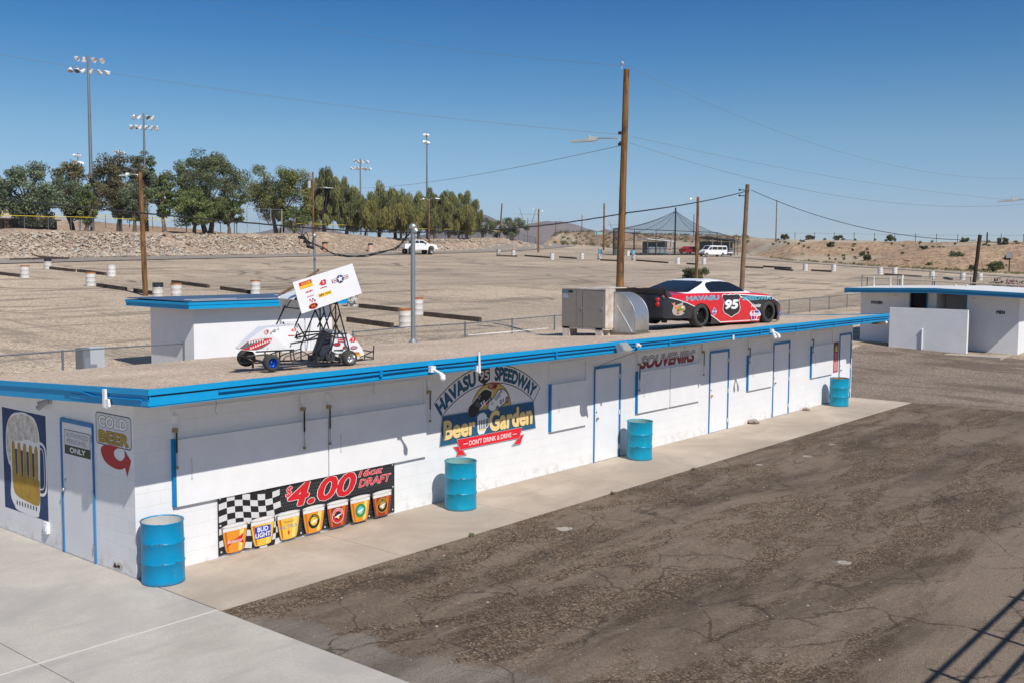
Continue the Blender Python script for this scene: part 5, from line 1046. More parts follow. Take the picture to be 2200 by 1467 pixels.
M('race_tyre', (.030, .030, .031), .75, var=.25, vs=6, vcol=(.05, .048, .045)); M('race_rim', (.014, .014, .015), .22, .3)
for s in (.05, 3.15): wheel(s, .13, .315, .27, -1); wheel(s, W-.13, .315, .27, 1)
D = Deco((0, 0, 0), (1, 0, 0), (0, 0, 1), (0, -1, 0), .005, .001, warp=lambda u, v: inset(u)+.015*((v-.45)/.4)**2+(.05*max(0, (v-upper(u)+.07)/.07)**2))
ltb = M('letter_cyan', (.01, .36, .50), .3)
D.text('HAVASU', (-.60, .725, .78, .845), ltb, bold=.03, outline=cW, ow=.012); D.text('SPEEDWAY', (1.86, .685, 3.40, .785), ltb, bold=.03, outline=cW, ow=.012)
D.make('lettering', car)
shp = [(1.33, .885), (1.22, .855), (1.08, .875), (.96, .865), (.92, .80), (.99, .72), (1.01, .64), (.96, .52), (.96, .43), (1.04, .34), (1.20, .285), (1.36, .215), (1.52, .285), (1.68, .34), (1.75, .42), (1.75, .52), (1.70, .64), (1.72, .72), (1.78, .79), (1.72, .86), (1.58, .875), (1.45, .855)]
D.poly(shp, cW); cxs = 1.35; cys = .56; D.poly([(cxs+(a-cxs)*.955, cys+(b-cys)*.955) for a, b in shp], pure('shield_black', (.022, .022, .026), .25)); D.text('95', (1.08, .465, 1.64, .70), cW, bold=.05, shear=.15); D.make('number_shield', car)
D.poly([(.585, .515), (.475, .405), (.585, .295), (.695, .405)], cW); D.poly([(.585, .50), (.49, .405), (.585, .31), (.68, .405)], cU); D.poly([(.51, .385), (.66, .385), (.66, .425), (.51, .425)], cW); D.poly([(.53, .397), (.64, .397), (.64, .413), (.53, .413)], cU); D.make('decal', car)
D.text('Hoosier', (2.27, .475, 2.73, .585), cW, bold=.02, shear=.15); D.make('lettering', car)
D.poly([(2.19, .30), (2.27, .385), (2.62, .385), (2.74, .27), (2.72, .22), (2.60, .22), (2.52, .10), (2.30, .10), (2.27, .22)], cW); D.poly([(2.30, .375), (2.42, .375), (2.42, .12), (2.31, .12), (2.29, .23)], cR2, False); D.poly([(2.43, .375), (2.60, .375), (2.66, .31), (2.43, .31)], cU, False); D.poly([(2.43, .22), (2.56, .22), (2.50, .12), (2.43, .12)], cR2, False); D.poly([(2.32, .22), (2.42, .22), (2.42, .12), (2.33, .12)], cU, False)
D.k += 2; D.poly([(2.22, .235), (2.71, .235), (2.71, .30), (2.22, .30)], cW); D.text('CARQUEST', (2.24, .245, 2.69, .29), cU, bold=.02); D.make('decal', car)
D.poly([(3.60, .50), (3.92, .47), (3.93, .25), (3.82, .13), (3.63, .22)], cW); D.poly([(3.62, .34), (3.915, .315), (3.91, .25), (3.81, .155), (3.65, .235)], cU); D.text('LUCAS', (3.63, .375, 3.90, .425), cR2, bold=.03); D.text('OIL', (3.70, .25, 3.82, .29), cW); D.make('decal', car)
# splash graphic behind the wheel: flames, an orange old car and dust
D.poly([(-1.24, .70), (-1.15, .60), (-1.21, .47), (-1.16, .38), (-1.02, .34), (-.82, .345), (-.70, .40), (-.78, .44), (-.66, .50), (-.69, .58), (-.78, .62), (-.74, .70), (-.86, .66), (-1.0, .63), (-1.08, .60), (-1.10, .70), (-1.16, .66)], pure('dust', (.40, .37, .34)))
D.poly([(-1.22, .68), (-1.12, .60), (-1.08, .52), (-1.0, .50), (-1.02, .58), (-1.12, .67)], cOr); D.poly([(-1.04, .50), (-.98, .58), (-.86, .62), (-.76, .58), (-.70, .52), (-.72, .46), (-.84, .45), (-.95, .45)], cO); D.poly([(-1.0, .50), (-.80, .53), (-.74, .50), (-.95, .47)], cGr); D.ell(-.97, .43, .05, .06, cK); D.ell(-.97, .43, .03, .038, cOr); D.poly([(-.82, .52), (-.74, .54), (-.75, .58), (-.82, .58)], cW)
D.make('decal', car)
# ================================================================== small service building behind
sh = thing('service_shed', (0, 0, 0), 'small white block building with blue flat roof behind the race kart', 'shed')
gz = .55
mb = MB(); mb.mi = 0; mb.box(9.43, 13.0, gz-.3, 14.62, 13.2, 3.07); mb.box(9.43, 15.1, gz-.3, 14.62, 15.3, 3.07); mb.mi = 1; mb.box(9.43, 13.2, gz-.3, 9.63, 15.1, 3.07); mb.box(14.42, 13.2, gz-.3, 14.62, 15.1, 3.07); mb.make('wall', [M('stucco', (.79, .79, .80), .7, var=.05, vs=1.5, bump=.3, bs=25)]*2, sh)
shr = M('shed_roof_paint', (.075, .13, .215), .5, var=.25, vs=1.5)
mb = MB(); mb.box(9.06, 12.63, 3.07, 14.9, 16.0, 3.245); rows = []
mb.mi = 0
for j in (0, 1): rows.append([(9.05+5.86*i/240, 12.62+j*3.4, 3.262+.012*math.cos(i*math.pi/2)+j*.03) for i in range(241)])
mb.grid(rows, False); r_ = mb.make('roof', shr, sh)
mb = MB(); mb.box(9.03, 12.60, 3.05, 14.93, 12.628, 3.24); mb.box(9.03, 12.629, 3.05, 9.058, 16.0, 3.24); mb.box(14.902, 12.629, 3.05, 14.93, 16.0, 3.24); mb.box(9.0, 12.585, 3.17, 14.95, 12.599, 3.245); mb.box(9.0, 12.60, 3.17, 9.029, 16.0, 3.245); mb.make('fascia', blue2, r_)
mb = MB(); mb.box(9.2, 12.7, 3.292, 12.5, 12.74, 3.30); mb.box(9.4, 13.4, 3.292, 11.2, 13.44, 3.30); mb.make('roof_seam', white, r_)
mb = MB(); mb.box(12.55, 12.955, gz, 13.45, 12.999, 2.55); mb.box(11.35, 12.97, 1.75, 11.75, 12.999, 1.95); mb.box(11.9, 12.97, 1.8, 12.3, 12.999, 2.0); mb.box(13.7, 12.97, .9, 14.4, 12.999, 1.9); mb.make('shutter', doorw, sh)
mb = MB(); mb.box(12.50, 12.96, gz, 12.545, 12.998, 2.6); mb.box(13.455, 12.96, gz, 13.49, 12.998, 2.6); mb.box(13.66, 12.94, 1.93, 14.45, 12.998, 1.97); mb.box(12.9, 12.93, 1.2, 13.2, 12.9545, 1.5); mb.make('frame', M('frame_grey', (.33, .34, .36), .6), sh)  # door frames, hatch ledge and door plate in one even grey
mb = MB(); mb.cyl((12.9, 12.88, .5), (12.9, 12.88, 1.0), .09, n=12); mb.box(13.1, 12.7, 1.05, 14.0, 12.95, 1.10)
for x in (13.15, 13.95): mb.box(x-.02, 12.72, .5, x+.02, 12.76, 1.05)
mb.make('counter', white, sh)
t = thing('weatherhead_mast', (17.2, 17.0, hgt(17.2, 17)), 'thin grey service mast with cap among tangled cables behind the shed', 'mast'); m = MB(); m.cyl((0, 0, 0), (0, 0, 5.3-hgt(17.2, 17)), .045, n=10); m.make('pole', bpy.data.materials['mast_grey'], t); m = MB(); m.ball((0, 0, 5.36-hgt(17.2, 17)), .09, 10); m.make('cap', galv, t)
t = thing('timber_pole', (13.99, 15.0, 3.26), 'weathered pole leaning up from the shed roof behind the wing', 'pole'); m = MB(); m.tube([(0, 0, 0), (.9, 0, .42), (1.0, 0, .47), (1.75, 0, .87)], [.045, .05, .045, .04], 8); m.make('pole', M('pole_brown', (.20, .11, .05), .8, var=.5, vs=3, vcol=(.04, .03, .03)), t)
m = MB(); m.disc((-.08, 0, .02), (0, 0, 1), .1, 10); m.lathe([(.001, .03), (.11, .02), (.12, 0)], (-.08, 0, .01), (0, 0, 1), 10); m.make('end_cap', white, t)
# ================================================================== fences
def chain_fence(name, pts, h, posts_every, lab, group=None, wire=True, dz=0., pr=.030, rail=.021, mm=None, pitch=.075, wr=.0022, zoff=None, fm=None, top_m=None):
    z0 = hgt(*pts[0]); fn = thing(name, (pts[0][0], pts[0][1], 0), lab, 'fence', group); ox, oy = pts[0]
    P = []; 
    for (a, b) in zip(pts, pts[1:]):
        Ls = math.dist(a, b); k = max(1, round(Ls/posts_every)); P += [(a[0]+(b[0]-a[0])*i/k, a[1]+(b[1]-a[1])*i/k) for i in range(k)]
    P.append(pts[-1]); Z = [hgt(*p)+dz for p in P]; n_p = 0
    for p, z in zip(P, Z):
        m = MB(); m.cyl((p[0]-ox, p[1]-oy, z-.1), (p[0]-ox, p[1]-oy, z+h), pr, n=8); m.ball((p[0]-ox, p[1]-oy, z+h), pr*1.2, 8); m.make('post', fm or fencem, fn)
    m = MB(); m.tube([(p[0]-ox, p[1]-oy, z+h-.02+.02*math.sin(i*2.2)) for i, (p, z) in enumerate(zip(P, Z))], rail, 6); m.make('top_rail', top_m or fm or fencem, fn)
    if wire:
        Vx = []; Fx = []
        for (a, za), (b, zb_) in zip(zip(P, Z), zip(P[1:], Z[1:])):
            Ls = math.dist(a, b); ux, uy = (b[0]-a[0])/Ls, (b[1]-a[1])/Ls; nx_, ny_ = -uy, ux; H = h-.04
            for dr_ in (1, -1):
                s = -H
                while s < Ls+H:
                    # wire from (s, 0) to (s+dr*H, H), clipped to [0, L]
                    q0, q1 = (s, 0.), (s+dr_*H, H); t0, t1 = 0., 1.; d = q1[0]-q0[0]
                    ta, tb = sorted(((0-q0[0])/d, (Ls-q0[0])/d)); t0, t1 = max(t0, ta), min(t1, tb)
                    if t1 > t0:
                        e = []
                        for tq in (t0, t1):
                            u = q0[0]+d*tq; v = H*tq; zz = za+(zb_-za)*u/Ls+.03+v; e.append((a[0]-ox+ux*u, a[1]-oy+uy*u, zz))
                        o_ = len(Vx); w_ = wr
                        for (x, y, z) in e: Vx += [(x+nx_*w_, y+ny_*w_, z), (x-nx_*w_*.5+ux*w_, y-ny_*w_*.5+uy*w_, z), (x-nx_*w_*.5-ux*w_, y-ny_*w_*.5-uy*w_, z)]
                        Fx += [(o_, o_+1, o_+4, o_+3), (o_+1, o_+2, o_+5, o_+4), (o_+2, o_, o_+3, o_+5)]
                    s += pitch
        npmesh('wire_mesh', Vx, Fx, mm or mesh_m, None, False, fn)
    return fn
fz = hgt(12, 12)
chain_fence('chain_link_fence', [(-6.2, 12), (-.2, 12), (2.45, 12), (5.0, 12), (8.45, 12)], 2.17-hgt(3, 12), 2.55, 'grey chain link fence left of the shed, behind the roof', 'chain link fences', wr=.003)
chain_fence('chain_link_fence', [(14.65, 12), (36.5, 12.3)], 2.2-hgt(17, 12), 2.75, 'grey chain link fence between the shed and the air cooler', 'chain link fences', wr=.003)
chain_fence('chain_link_fence', [(39.3, 12.3), (60, 12.6)], 2.2-hgt(40, 12), 3.0, 'grey chain link fence stretch right of the race car', 'chain link fences', wr=.003)
chain_fence('chain_link_fence', [(58, 12), (62.5, 9), (67, 5.5), (72, 1)], 2.1, 2.6, 'grey chain link fence behind the restroom roof and pink bush', 'chain link fences', pitch=.12, wr=.004)
t = thing('utility_box', (6.05, 12.7, 0), 'grey electrical cabinet behind the left fence', 'utility box'); z = hgt(6, 12.7)
m = MB(); m.box(-.15, 0, z, .05, .4, 2.13); m.make('cabinet', bpy.data.materials['mast_grey'], t); m = MB(); m.box(.065, .05, z, .48, .35, 2.14); m.make('cabinet', M('cab_grey', (.50, .53, .56), .5), t); m = MB(); m.box(-.12, -.02, 1.5, .02, -.002, 1.9); m.box(.08, .03, z+.3, .25, .045, 1.7); m.make('door', M('cab_dark', (.22, .25, .30), .5), t)
# ================================================================== restroom building
rs_ = thing('restroom_building', (0, 0, 0), 'white block restroom building with blue roof edge and WOMEN and MEN lettering', 'building'); zg = .6; zt = 3.9
mb = MB(); mb.mi = 1
XF = 38.75
def wy(x0, y0, x1, y1, z0=zg, z1=3.20): mb.box(x0, y0, z0, x1, y1, z1)
wy(XF, 2.45, XF+.2, 4.62); wy(XF, -2.08, XF+.2, -.0); wy(XF+.05, 1.29, XF+.25, 1.66); wy(XF+2.5, -2.0, XF+2.7, 4.4)
wy(XF+1.2, 1.66, XF+1.3, 2.45)
mb.mi = 0; mb.box(XF+.2, -2.08, zg, XF+6, -1.88, 3.20); mb.box(XF+.2, 4.42, zg, XF+6, 4.62, 3.20); mb.box(XF+.25, 1.3, zg, XF+2.5, 1.5, 3.20)
mb.mi = 1; mb.box(XF+5.8, -1.88, zg, XF+6, 4.22, 3.20); mb.make('wall', [WX, WY], rs_)
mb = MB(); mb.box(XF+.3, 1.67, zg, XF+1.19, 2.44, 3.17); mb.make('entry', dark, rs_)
mb = MB(); mb.box(XF-.02, 1.662, zg, XF+.04, 1.70, 3.18); mb.box(XF-.02, .003, zg, XF+.06, .04, 3.18); mb.make('door_frame', M('restroom_teal', (.01, .20, .30), .5), rs_)
mb = MB(); mb.box(XF+1.3, .04, zg, XF+1.4, 1.28, 3.17); mb.make('inner_wall', M('inner_paint', (.55, .52, .48), .8), rs_)
wroof = M('roof_coating', (.74, .73, .71), .55, var=.12, vs=.8)
mb = MB(); ov = 1.0; ys_ = [4.98, 1.05, -2.95]; zs_ = [3.33, 3.405, 3.27]
rows = []
for x, dz in ((XF-1.0, 0), (XF+3, .04), (XF+6.5, .0)): rows.append([(x, ys_[0], zs_[0]+dz), (x, ys_[1], zs_[1]+dz), (x, ys_[2], zs_[2]+dz)])
mb.grid(rows[::-1], False); mb.grid([[(a, b, c-.12) for a, b, c in r] for r in rows], False)
rr2 = mb.make('roof', wroof, rs_)
mb = MB(); bl3 = M('restroom_blue', (.01, .20, .40), .45, var=.1)
for k in (0, 1):
    a, b = ys_[k], ys_[k+1]; za, zb2 = zs_[k], zs_[k+1]
    mb.hexa([(XF-1.04, a, za-.205), (XF-1.0, a, za-.205), (XF-1.0, b, zb2-.205), (XF-1.04, b, zb2-.205), (XF-1.04, a, za+.01), (XF-1.0, a, za+.01), (XF-1.0, b, zb2+.01), (XF-1.04, b, zb2+.01)])
    mb.hexa([(XF-1.06, a, za-.09), (XF-1.041, a, za-.09), (XF-1.041, b, zb2-.09), (XF-1.06, b, zb2-.09), (XF-1.06, a, za+.014), (XF-1.041, a, za+.014), (XF-1.041, b, zb2+.014), (XF-1.06, b, zb2+.014)])
mb.hexa([(XF-1.0, 4.98, 3.12), (XF+6.5, 4.98, 3.12), (XF+6.5, 5.01, 3.12), (XF-1.0, 5.01, 3.12), (XF-1.0, 4.98, 3.34), (XF+6.5, 4.98, 3.34), (XF+6.5, 5.01, 3.34), (XF-1.0, 5.01, 3.34)])
mb.hexa([(XF-1.0, -2.98, 3.07), (XF+6.5, -2.98, 3.07), (XF+6.5, -2.95, 3.07), (XF-1.0, -2.95, 3.07), (XF-1.0, -2.98, 3.28), (XF+6.5, -2.98, 3.28), (XF+6.5, -2.95, 3.28), (XF-1.0, -2.95, 3.28)]); mb.make('fascia', bl3, rr2)
D = Deco((XF, 0, 0), (0, -1, 0), (0, 0, 1), (-1, 0, 0), .01, .003); D.text('WOMEN', (-4.15, 2.61, -3.63, 2.745), cK, bold=.045); D.make('lettering', rs_); D.text('MEN', (1.20, 2.37, 1.52, 2.50), cK, bold=.045); D.make('lettering', rs_)
for y, zz in ((3.06, 3.03), (-.26, 2.98)):
    m = MB(); m.ball((XF-.06, y, zz), .05, 10); m.cyl((XF-.002, y, zz), (XF-.05, y, zz), .035, n=8); m.make('lamp', white, rs_)
mb = MB()
for x, y, h_, r0 in ((XF+1.25, 4.89, .48, .03), (XF+1.25, 4.10, .48, .03)): mb.cyl((x+1, y, 3.2), (x+1, y, 3.34+h_), r0, n=8); mb.cyl((x+1, y, 3.3), (x+1, y, 3.46), .06, .04, n=8)
mb.tube([(XF+2.25, 3.56, 3.3), (XF+2.25, 3.56, 3.75), (XF+2.27, 3.55, 3.90)], .05, 8); 
for y in (1.17, .68): mb.cyl((XF+2.25, y, 3.35), (XF+2.25, y, 3.52), .06, .04, n=8)
mb.make('vent_pipe', M('vent_paint', (.62, .60, .54), .6), rr2)
sc = tag(MB().box(37.75, -.33, zg, 37.95, 2.93, 2.53).make('screen_wall', [WY]), 'freestanding white block screen wall in front of the restroom doors', 'wall')
m = MB(); m.cyl((37.71, 1.5, zg), (37.71, 1.5, 1.62), .03, n=8); m.ball((37.71, 1.5, 1.62), .045, 8); t = thing('standpipe', (0, 0, 0), 'short white pipe standing against the screen wall', 'pipe'); m.make('pipe', white, t)
t = thing('pipe_rail', (0, 0, 0), 'long pale pipe rail on low supports behind the restroom roof', 'rail'); m = MB(); m.tube([(51, 9.0, 3.62), (50, 4.0, 3.45), (49, -1.0, 3.3)], .04, 6); m.make('rail', M('pipe_cream', (.60, .54, .42), .6), t); m = MB()
for x, y in ((51, 9), (50.6, 7), (50.2, 5), (49.8, 3), (49.4, 1)): m.cyl((x, y, hgt(x, y)), (x, y, 3.3+.065*(y)-.05 if False else 3.33+.032*(y)), .03, n=6)
m.make('support', fencem, t)
tag(MB().box(36.9, -1.9, hgt(37, -1)-.2, 38.75, .3, hgt(37.4, -1)+.015).make('restroom_slab', conc1), kind='structure')
# second white wall at the right end of the restroom
# ================================================================== grandstand rail that throws the shadow at lower right (just outside the picture)
t = thing('guard_rail', (0, 0, 0), 'dark steel guard rail of the grandstand walkway', 'railing')
m = MB()
for z in (3.63, 3.29, 2.95, 2.62): m.bar((1.0, -13.0, z), (14, -13.0, z), .044, .044)
m.make('rail', blackm, t); m = MB()
for k in range(8): x = 3.05+1.66*k-1.66; m.bar((x, -13.0, 2.4), (x, -13.0, 3.74), .05, .05, (0, 1, 0))
m.make('post', blackm, t)
t = thing('grandstand_walkway', (0, 0, 0), 'concrete walkway deck of the grandstand beside the viewer', 'walkway'); m = MB(); m.box(0.8, -15.2, 2.25, 14.2, -13.04, 2.4)
m.make('deck', conc2, t); m = MB()
for x in (1.2, 5.5, 9.8, 13.8): m.bar((x, -14.2, GZ), (x, -14.2, 2.25), .15, .15, (0, 1, 0))
m.make('support', steel, t)
# ================================================================== poles, lamps and wires
wood = bpy.data.materials.new('pole_wood'); wood.use_nodes = True; t_ = NT(wood); c = t_.coord((1, 1, .09)); n = t_.noise(c, 7, 6, .65, .5); n2 = t_.noise(t_.coord((1, 1, .6)), 2.2, 5, .7)
g = t_.mix(t_.ramp(n, .35, .68), (.07, .032, .010), (.31, .155, .050)); g = t_.mix(t_.ramp(n2, .52, .62, 0, .8), g, (.06, .028, .012)); t_.lk(g, t_.b.inputs['Base Color']); t_.b.inputs['Roughness'].default_value = .85; t_.bump(n, .5, .02)
wood2 = M('old_pole_wood', (.22, .14, .085), .9, var=.5, vs=1.5); wood3 = M('dark_pole_wood', (.035, .020, .014), .85, var=.3, vs=2); lampg = M('lamp_head', (.42, .45, .42), .45, .3)
def pole(name, x, y, top, r0, r1, lab, cat='utility pole', group=None, mat=wood, lean=(0, 0), arms=(), extra=None):
    z = hgt(x, y); t = thing(name, (x, y, z), lab, cat, group); m = MB(); H = top-z; n = 14
    m.tube([(lean[0]*k/n+.006*math.sin(k*2.1+x), lean[1]*k/n+.006*math.cos(k*1.7+y), H*k/n-(.3 if k == 0 else 0)) for k in range(n+1)], [r0+(r1-r0)*k/n for k in range(n+1)], 12); m.make('pole', mat, t)
    for (dx, dy, ln, zz, rise) in arms:
        d = Vector((dx, dy, 0)).normalized(); a = Vector((lean[0]*zz/H, lean[1]*zz/H, zz)); al = MB()
        pts = [a+Vector((0, 0, -.45)), a+d*.06+Vector((0, 0, -.28)), a+d*(ln*.12)+Vector((0, 0, rise*.55)), a+d*(ln*.3)+Vector((0, 0, rise*.9)), a+d*(ln*.5)+Vector((0, 0, rise))]
        al.tube(pts, .028, 7); al.make('lamp_arm', galv, t); e = a+d*(ln*.5)+Vector((0, 0, rise)); f_ = a+d*ln+Vector((0, 0, rise-.06)); hd = MB(); sd = Vector((-d.y, d.x, 0)); w_ = .17
        mid = e.lerp(f_, .3)
        hd.hexa([e-sd*.08+Vector((0, 0, -.07)), mid-sd*w_+Vector((0, 0, -.09)), mid+sd*w_+Vector((0, 0, -.09)), e+sd*.08+Vector((0, 0, -.07)), e-sd*.07+Vector((0, 0, .07)), mid-sd*.1+Vector((0, 0, .09)), mid+sd*.1+Vector((0, 0, .09)), e+sd*.07+Vector((0, 0, .07))])
        hd.hexa([mid-sd*w_+Vector((0, 0, -.09)), f_-sd*.10+Vector((0, 0, -.06)), f_+sd*.10+Vector((0, 0, -.06)), mid+sd*w_+Vector((0, 0, -.09)), mid-sd*.12+Vector((0, 0, .03)), f_-sd*.06+Vector((0, 0, 0)), f_+sd*.06, mid+sd*.12+Vector((0, 0, .03))])
        if ln > 1.5: hd.ball(tuple(mid+Vector((0, 0, .10))), .05, 8)
        hd.make('lamp_head', lampg, t)
    if extra: extra(t, H)
    return t
LF = Vector((-math.sin(YAW), math.cos(YAW), 0))
def ex1_(t, H):
    m = MB(); m.tube([(0, 0, H), (.02, 0, H+.12), (.05, 0, H+.2)], .02, 6); m.lathe([(.02, 0), (.07, .02), (.05, .06), (.075, .09), (.04, .14), (.001, .15)], (.05, 0, H+.17), (0, 0, 1), 12); m.make('insulator', M('porcelain', (.45, .42, .40), .3), t)
    m = MB()
    for z, s in ((9.0, 1), (8.62, 1), (8.62, -1), (9.05, -1)): m.box(s*.15-.05, -.14, z-.05, s*.15+.05, -.02, z+.06); m.cyl((s*.15, -.08, z), (s*.26, -.1, z), .03, n=8)
    m.cyl((.12, -.1, 5.95), (.26, -.12, 5.95), .05, n=8); m.box(-.03, -.17, 6.3, .05, -.12, 6.5); m.make('bracket', M('bracket_dark', (.04, .04, .045), .5, .4), t)
pole('utility_pole', 26.40, 9.62, 11.92, .165, .115, 'tall brown wooden utility pole with street lamp behind the air cooler', arms=((-.33, .94, 2.2, 8.85, .05),), extra=ex1_, lean=(.12, -.16), group='wooden utility poles')
def ex2_(t, H):
    m = MB()
    for z in (H-.35, H-.7): m.cyl((-.3, .1, z), (.3, -.1, z), .03, n=6); m.ball((-.32, .1, z), .07, 8)
    m.make('bracket', bpy.data.materials['bracket_dark'], t)
pole('utility_pole', 51.1, 17.0, 9.24, .155, .125, 'weathered greyish wooden utility pole just behind the race car roof', mat=wood2, lean=(.16, -.18), extra=ex2_, group='wooden utility poles')
pole('lamp_pole', 77.3, 35.1, 10.37, .16, .12, 'brown wooden lamp pole rising from a desert bush', 'lamp pole', arms=((-.55, .83, 1.1, 7.45, .05),), group='wooden lamp poles')
pole('lamp_pole', 24.0, 40.2, 9.27, .15, .12, 'brown wooden lamp pole rising behind the shed at left', 'lamp pole', arms=((-.7, .7, 1.15, 6.75, .05),), group='wooden lamp poles', lean=(-.1, .12))
def tr_(t, H):
    m = MB(); m.cyl((-.35, .35, H-2.1), (-.35, .35, H-1.2), .22, n=12); m.make('transformer', M('transformer_grey', (.45, .47, .49), .5), t)
pole('lamp_pole', 81.1, 95.1, 15.85, .15, .11, 'thin wooden lamp pole with transformer before the weeping trees', 'lamp pole', arms=((.65, -.76, 2.7, 7.9, .35),), extra=tr_, group='wooden lamp poles')
pole('lamp_pole', 97.2, 89.4, 12.9, .16, .12, 'wooden pole with two lamp arms in front of the white pickup', 'lamp pole', arms=((.65, -.76, 1.6, 7.6, .3), (-.65, .76, 1.3, 7.6, .2)), group='wooden lamp poles')
pole('utility_pole', 144.5, 116.7, 15.17, .16, .13, 'bare leaning wooden pole among the low bushes', mat=wood, lean=(.35, -.3), group='wooden utility poles')
pole('lamp_pole', 128.7, 94.6, 12.88, .15, .12, 'wooden lamp pole at the bend of the road right of the bank', 'lamp pole', arms=((-.6, .8, 1.5, 7.1, .1), (.6, -.8, .8, 6.9, .1)), group='wooden lamp poles')
pole('utility_pole', 162.2, 104.5, 15.6, .20, .15, 'bare wooden pole left of the netted cage', mat=wood, group='wooden utility poles')
for x, y, tp, lab in ((235.3, 162.9, 17.25, 'thin pole on the scrub hill left of the cage'), (213.6, 92.2, 18.4, 'thin pole on the ridge right of the greyish utility pole'), (241.3, 187.9, 17.02, 'very thin pole right of the lattice tower'), (238.7, 175.0, 15.84, 'very thin short pole on the left part of the scrub hill'), (231.6, 124, 16.5, 'very thin pole behind the peak of the net'), (181.7, 37.9, 9.6, 'short dark post on the right ridge')):
    pole('distant_pole', x, y, tp, .14, .11, lab, mat=wood3 if tp < 10 else wood2)
pole('leaning_pole', 55.9, 4.7, 6.10, .11, .11, 'dark leaning wooden post behind the restroom roof', 'pole', mat=wood3, lean=(.25, -.30))
pole('lamp_pole', 52.87, .58, 7.9, .14, .11, 'lamp pole at the right edge of the picture with arm pointing left', 'lamp pole', arms=((-.16, .98, 2.0, 6.75, .12),), group='wooden lamp poles')
def wire(name, a, b, sag, r, lab, mat=wiregry, cat='cable', n=40, pts=None):
    t_ = [];
    a = Vector(a); b = Vector(b)
    for k in range(n+1):
        q = k/n; p = a.lerp(b, q); p.z -= 4*sag*q*(1-q); t_.append(tuple(p))
    return tag(MB().tube(pts or t_, r*.72 if mat is wiregry else r, 4).make(name, mat), lab, cat, 'overhead wires')
wire('overhead_wire', (7.93, 29.04, 12.6), (26.4, 9.55, 9.41), .35, .010, 'thin wire crossing the upper left sky to the tall pole lamp arm')
wire('overhead_wire', (26.94, 47.7, 22.17), (26.6, 9.4, 12.05), .9, .009, 'faint wire falling from the top edge to the tip of the tall pole')
wire('overhead_wire', (26.6, 9.4, 12.05), (60.56, 2.86, 9.6), 1.3, .009, 'faint wire from the tip of the tall pole to the right edge')
wire('overhead_wire', (79.91, 94.81, 14.12), (26.45, 9.6, 9.0), 1.0, .016, 'dark wire sloping left from the tall pole lamp to the weeping trees')
wire('overhead_wire', (26.65, 9.35, 9.1), (52.82, .81, 7.69), 1.0, .011, 'dark wire from below the tall pole lamp sagging to the right edge')
wire('overhead_wire', (26.7, 9.3, 9.35), (52.82, .81, 7.75), .35, .009, 'faint upper wire from the tall pole running to the right edge lamp')
wire('overhead_wire', (51.4, 16.64, 8.9), (55.98+.1, 4.58, 5.79), .75, .018, 'dark cable sagging from the greyish pole to the dark leaning post', wireblk)
wire('overhead_wire', (56.1, 4.5, 5.79), (60.84, 1.6, 5.9), .2, .016, 'dark cable continuing right from the leaning post', wireblk)
def bundle(name, a, b, sag, lab, r=.013):
    a = Vector(a); b = Vector(b); m = MB(); L_ = (b-a).length; n = int(L_*3.5)
    for ph in (0, 2.1, 4.2):
        P = []
        for k in range(n+1):
            q = k/n; p = a.lerp(b, q); p.z -= 4*sag*q*(1-q); p.x += .014*math.cos(k*.9+ph); p.z += .016*math.sin(k*.9+ph); P.append(tuple(p))
        m.tube(P, r, 4)
    return tag(m.make(name, wireblk), lab, 'cable', 'overhead wires')
bundle('cable_bundle', (5.25, 20.43, 6.47), (16.2, 16.44, 5.63), .04, 'black twisted cable crossing the trees from the left edge to the splice')
bundle('cable_bundle', (16.2, 16.44, 5.63), (26.6, 9.4, 6.38), .42, 'black twisted cable from the splice past the masts to the tall pole', .012)
bundle('cable_bundle', (26.6, 9.4, 6.38), (51.3, 16.7, 8.87), .12, 'black twisted cable from the tall pole to the greyish pole', .014)
gp = [(9.98, 4.6, 5.16), (9.89, 4.68, 5.03), (10.3, 5.4, 4.80), (10.92, 6.46, 4.72), (11.73, 8.44, 4.57), (13.19, 11.14, 4.64), (14.21, 12.9, 4.84), (15.09, 14.76, 5.1), (16.17, 16.46, 5.45)]
def smooth(P, k=6):
    o = []; P = [Vector(p) for p in P]
    for i in range(len(P)-1):
        p0, p1, p2, p3 = P[max(i-1, 0)], P[i], P[i+1], P[min(i+2, len(P)-1)]
        for j in range(k):
            t = j/k; o.append(.5*((2*p1)+(p2-p0)*t+(2*p0-5*p1+4*p2-p3)*t*t+(3*p1-p0-3*p2+p3)*t**3))
    return o+[P[-1]]
m = MB(); sp_ = smooth(gp)
for k in range(3): m.tube([p+Vector((.012*math.cos(i*.8+k*2.1), 0, .018*math.sin(i*.8+k*2.1)+.01*k)) for i, p in enumerate(sp_)], .012, 5)
m.tube(smooth([(17.2, 17, 5.33), (17.0, 16.9, 5.1), (16.9, 16.8, 4.9), (16.5, 16.6, 5.05), (16.3, 16.5, 5.3), (16.45, 16.55, 5.45), (16.7, 16.7, 5.2)]), .016, 5); m.tube(smooth([(16.2, 16.4, 5.6), (16.1, 16.4, 5.3), (16.0, 16.4, 5.1), (16.2, 16.4, 4.95), (16.5, 16.5, 5.1)]), .013, 5)
for p in ((16.45, 16.5, 5.12), (16.75, 16.7, 4.95), (16.15, 16.42, 5.28)): m.bar((p[0]-.14, p[1], p[2]), (p[0]+.14, p[1], p[2]-.05), .09, .09)
tag(m.make('service_cable', wireblk), 'thick black looping service cable with splices hanging to the grey roof mast', 'cable', 'overhead wires')
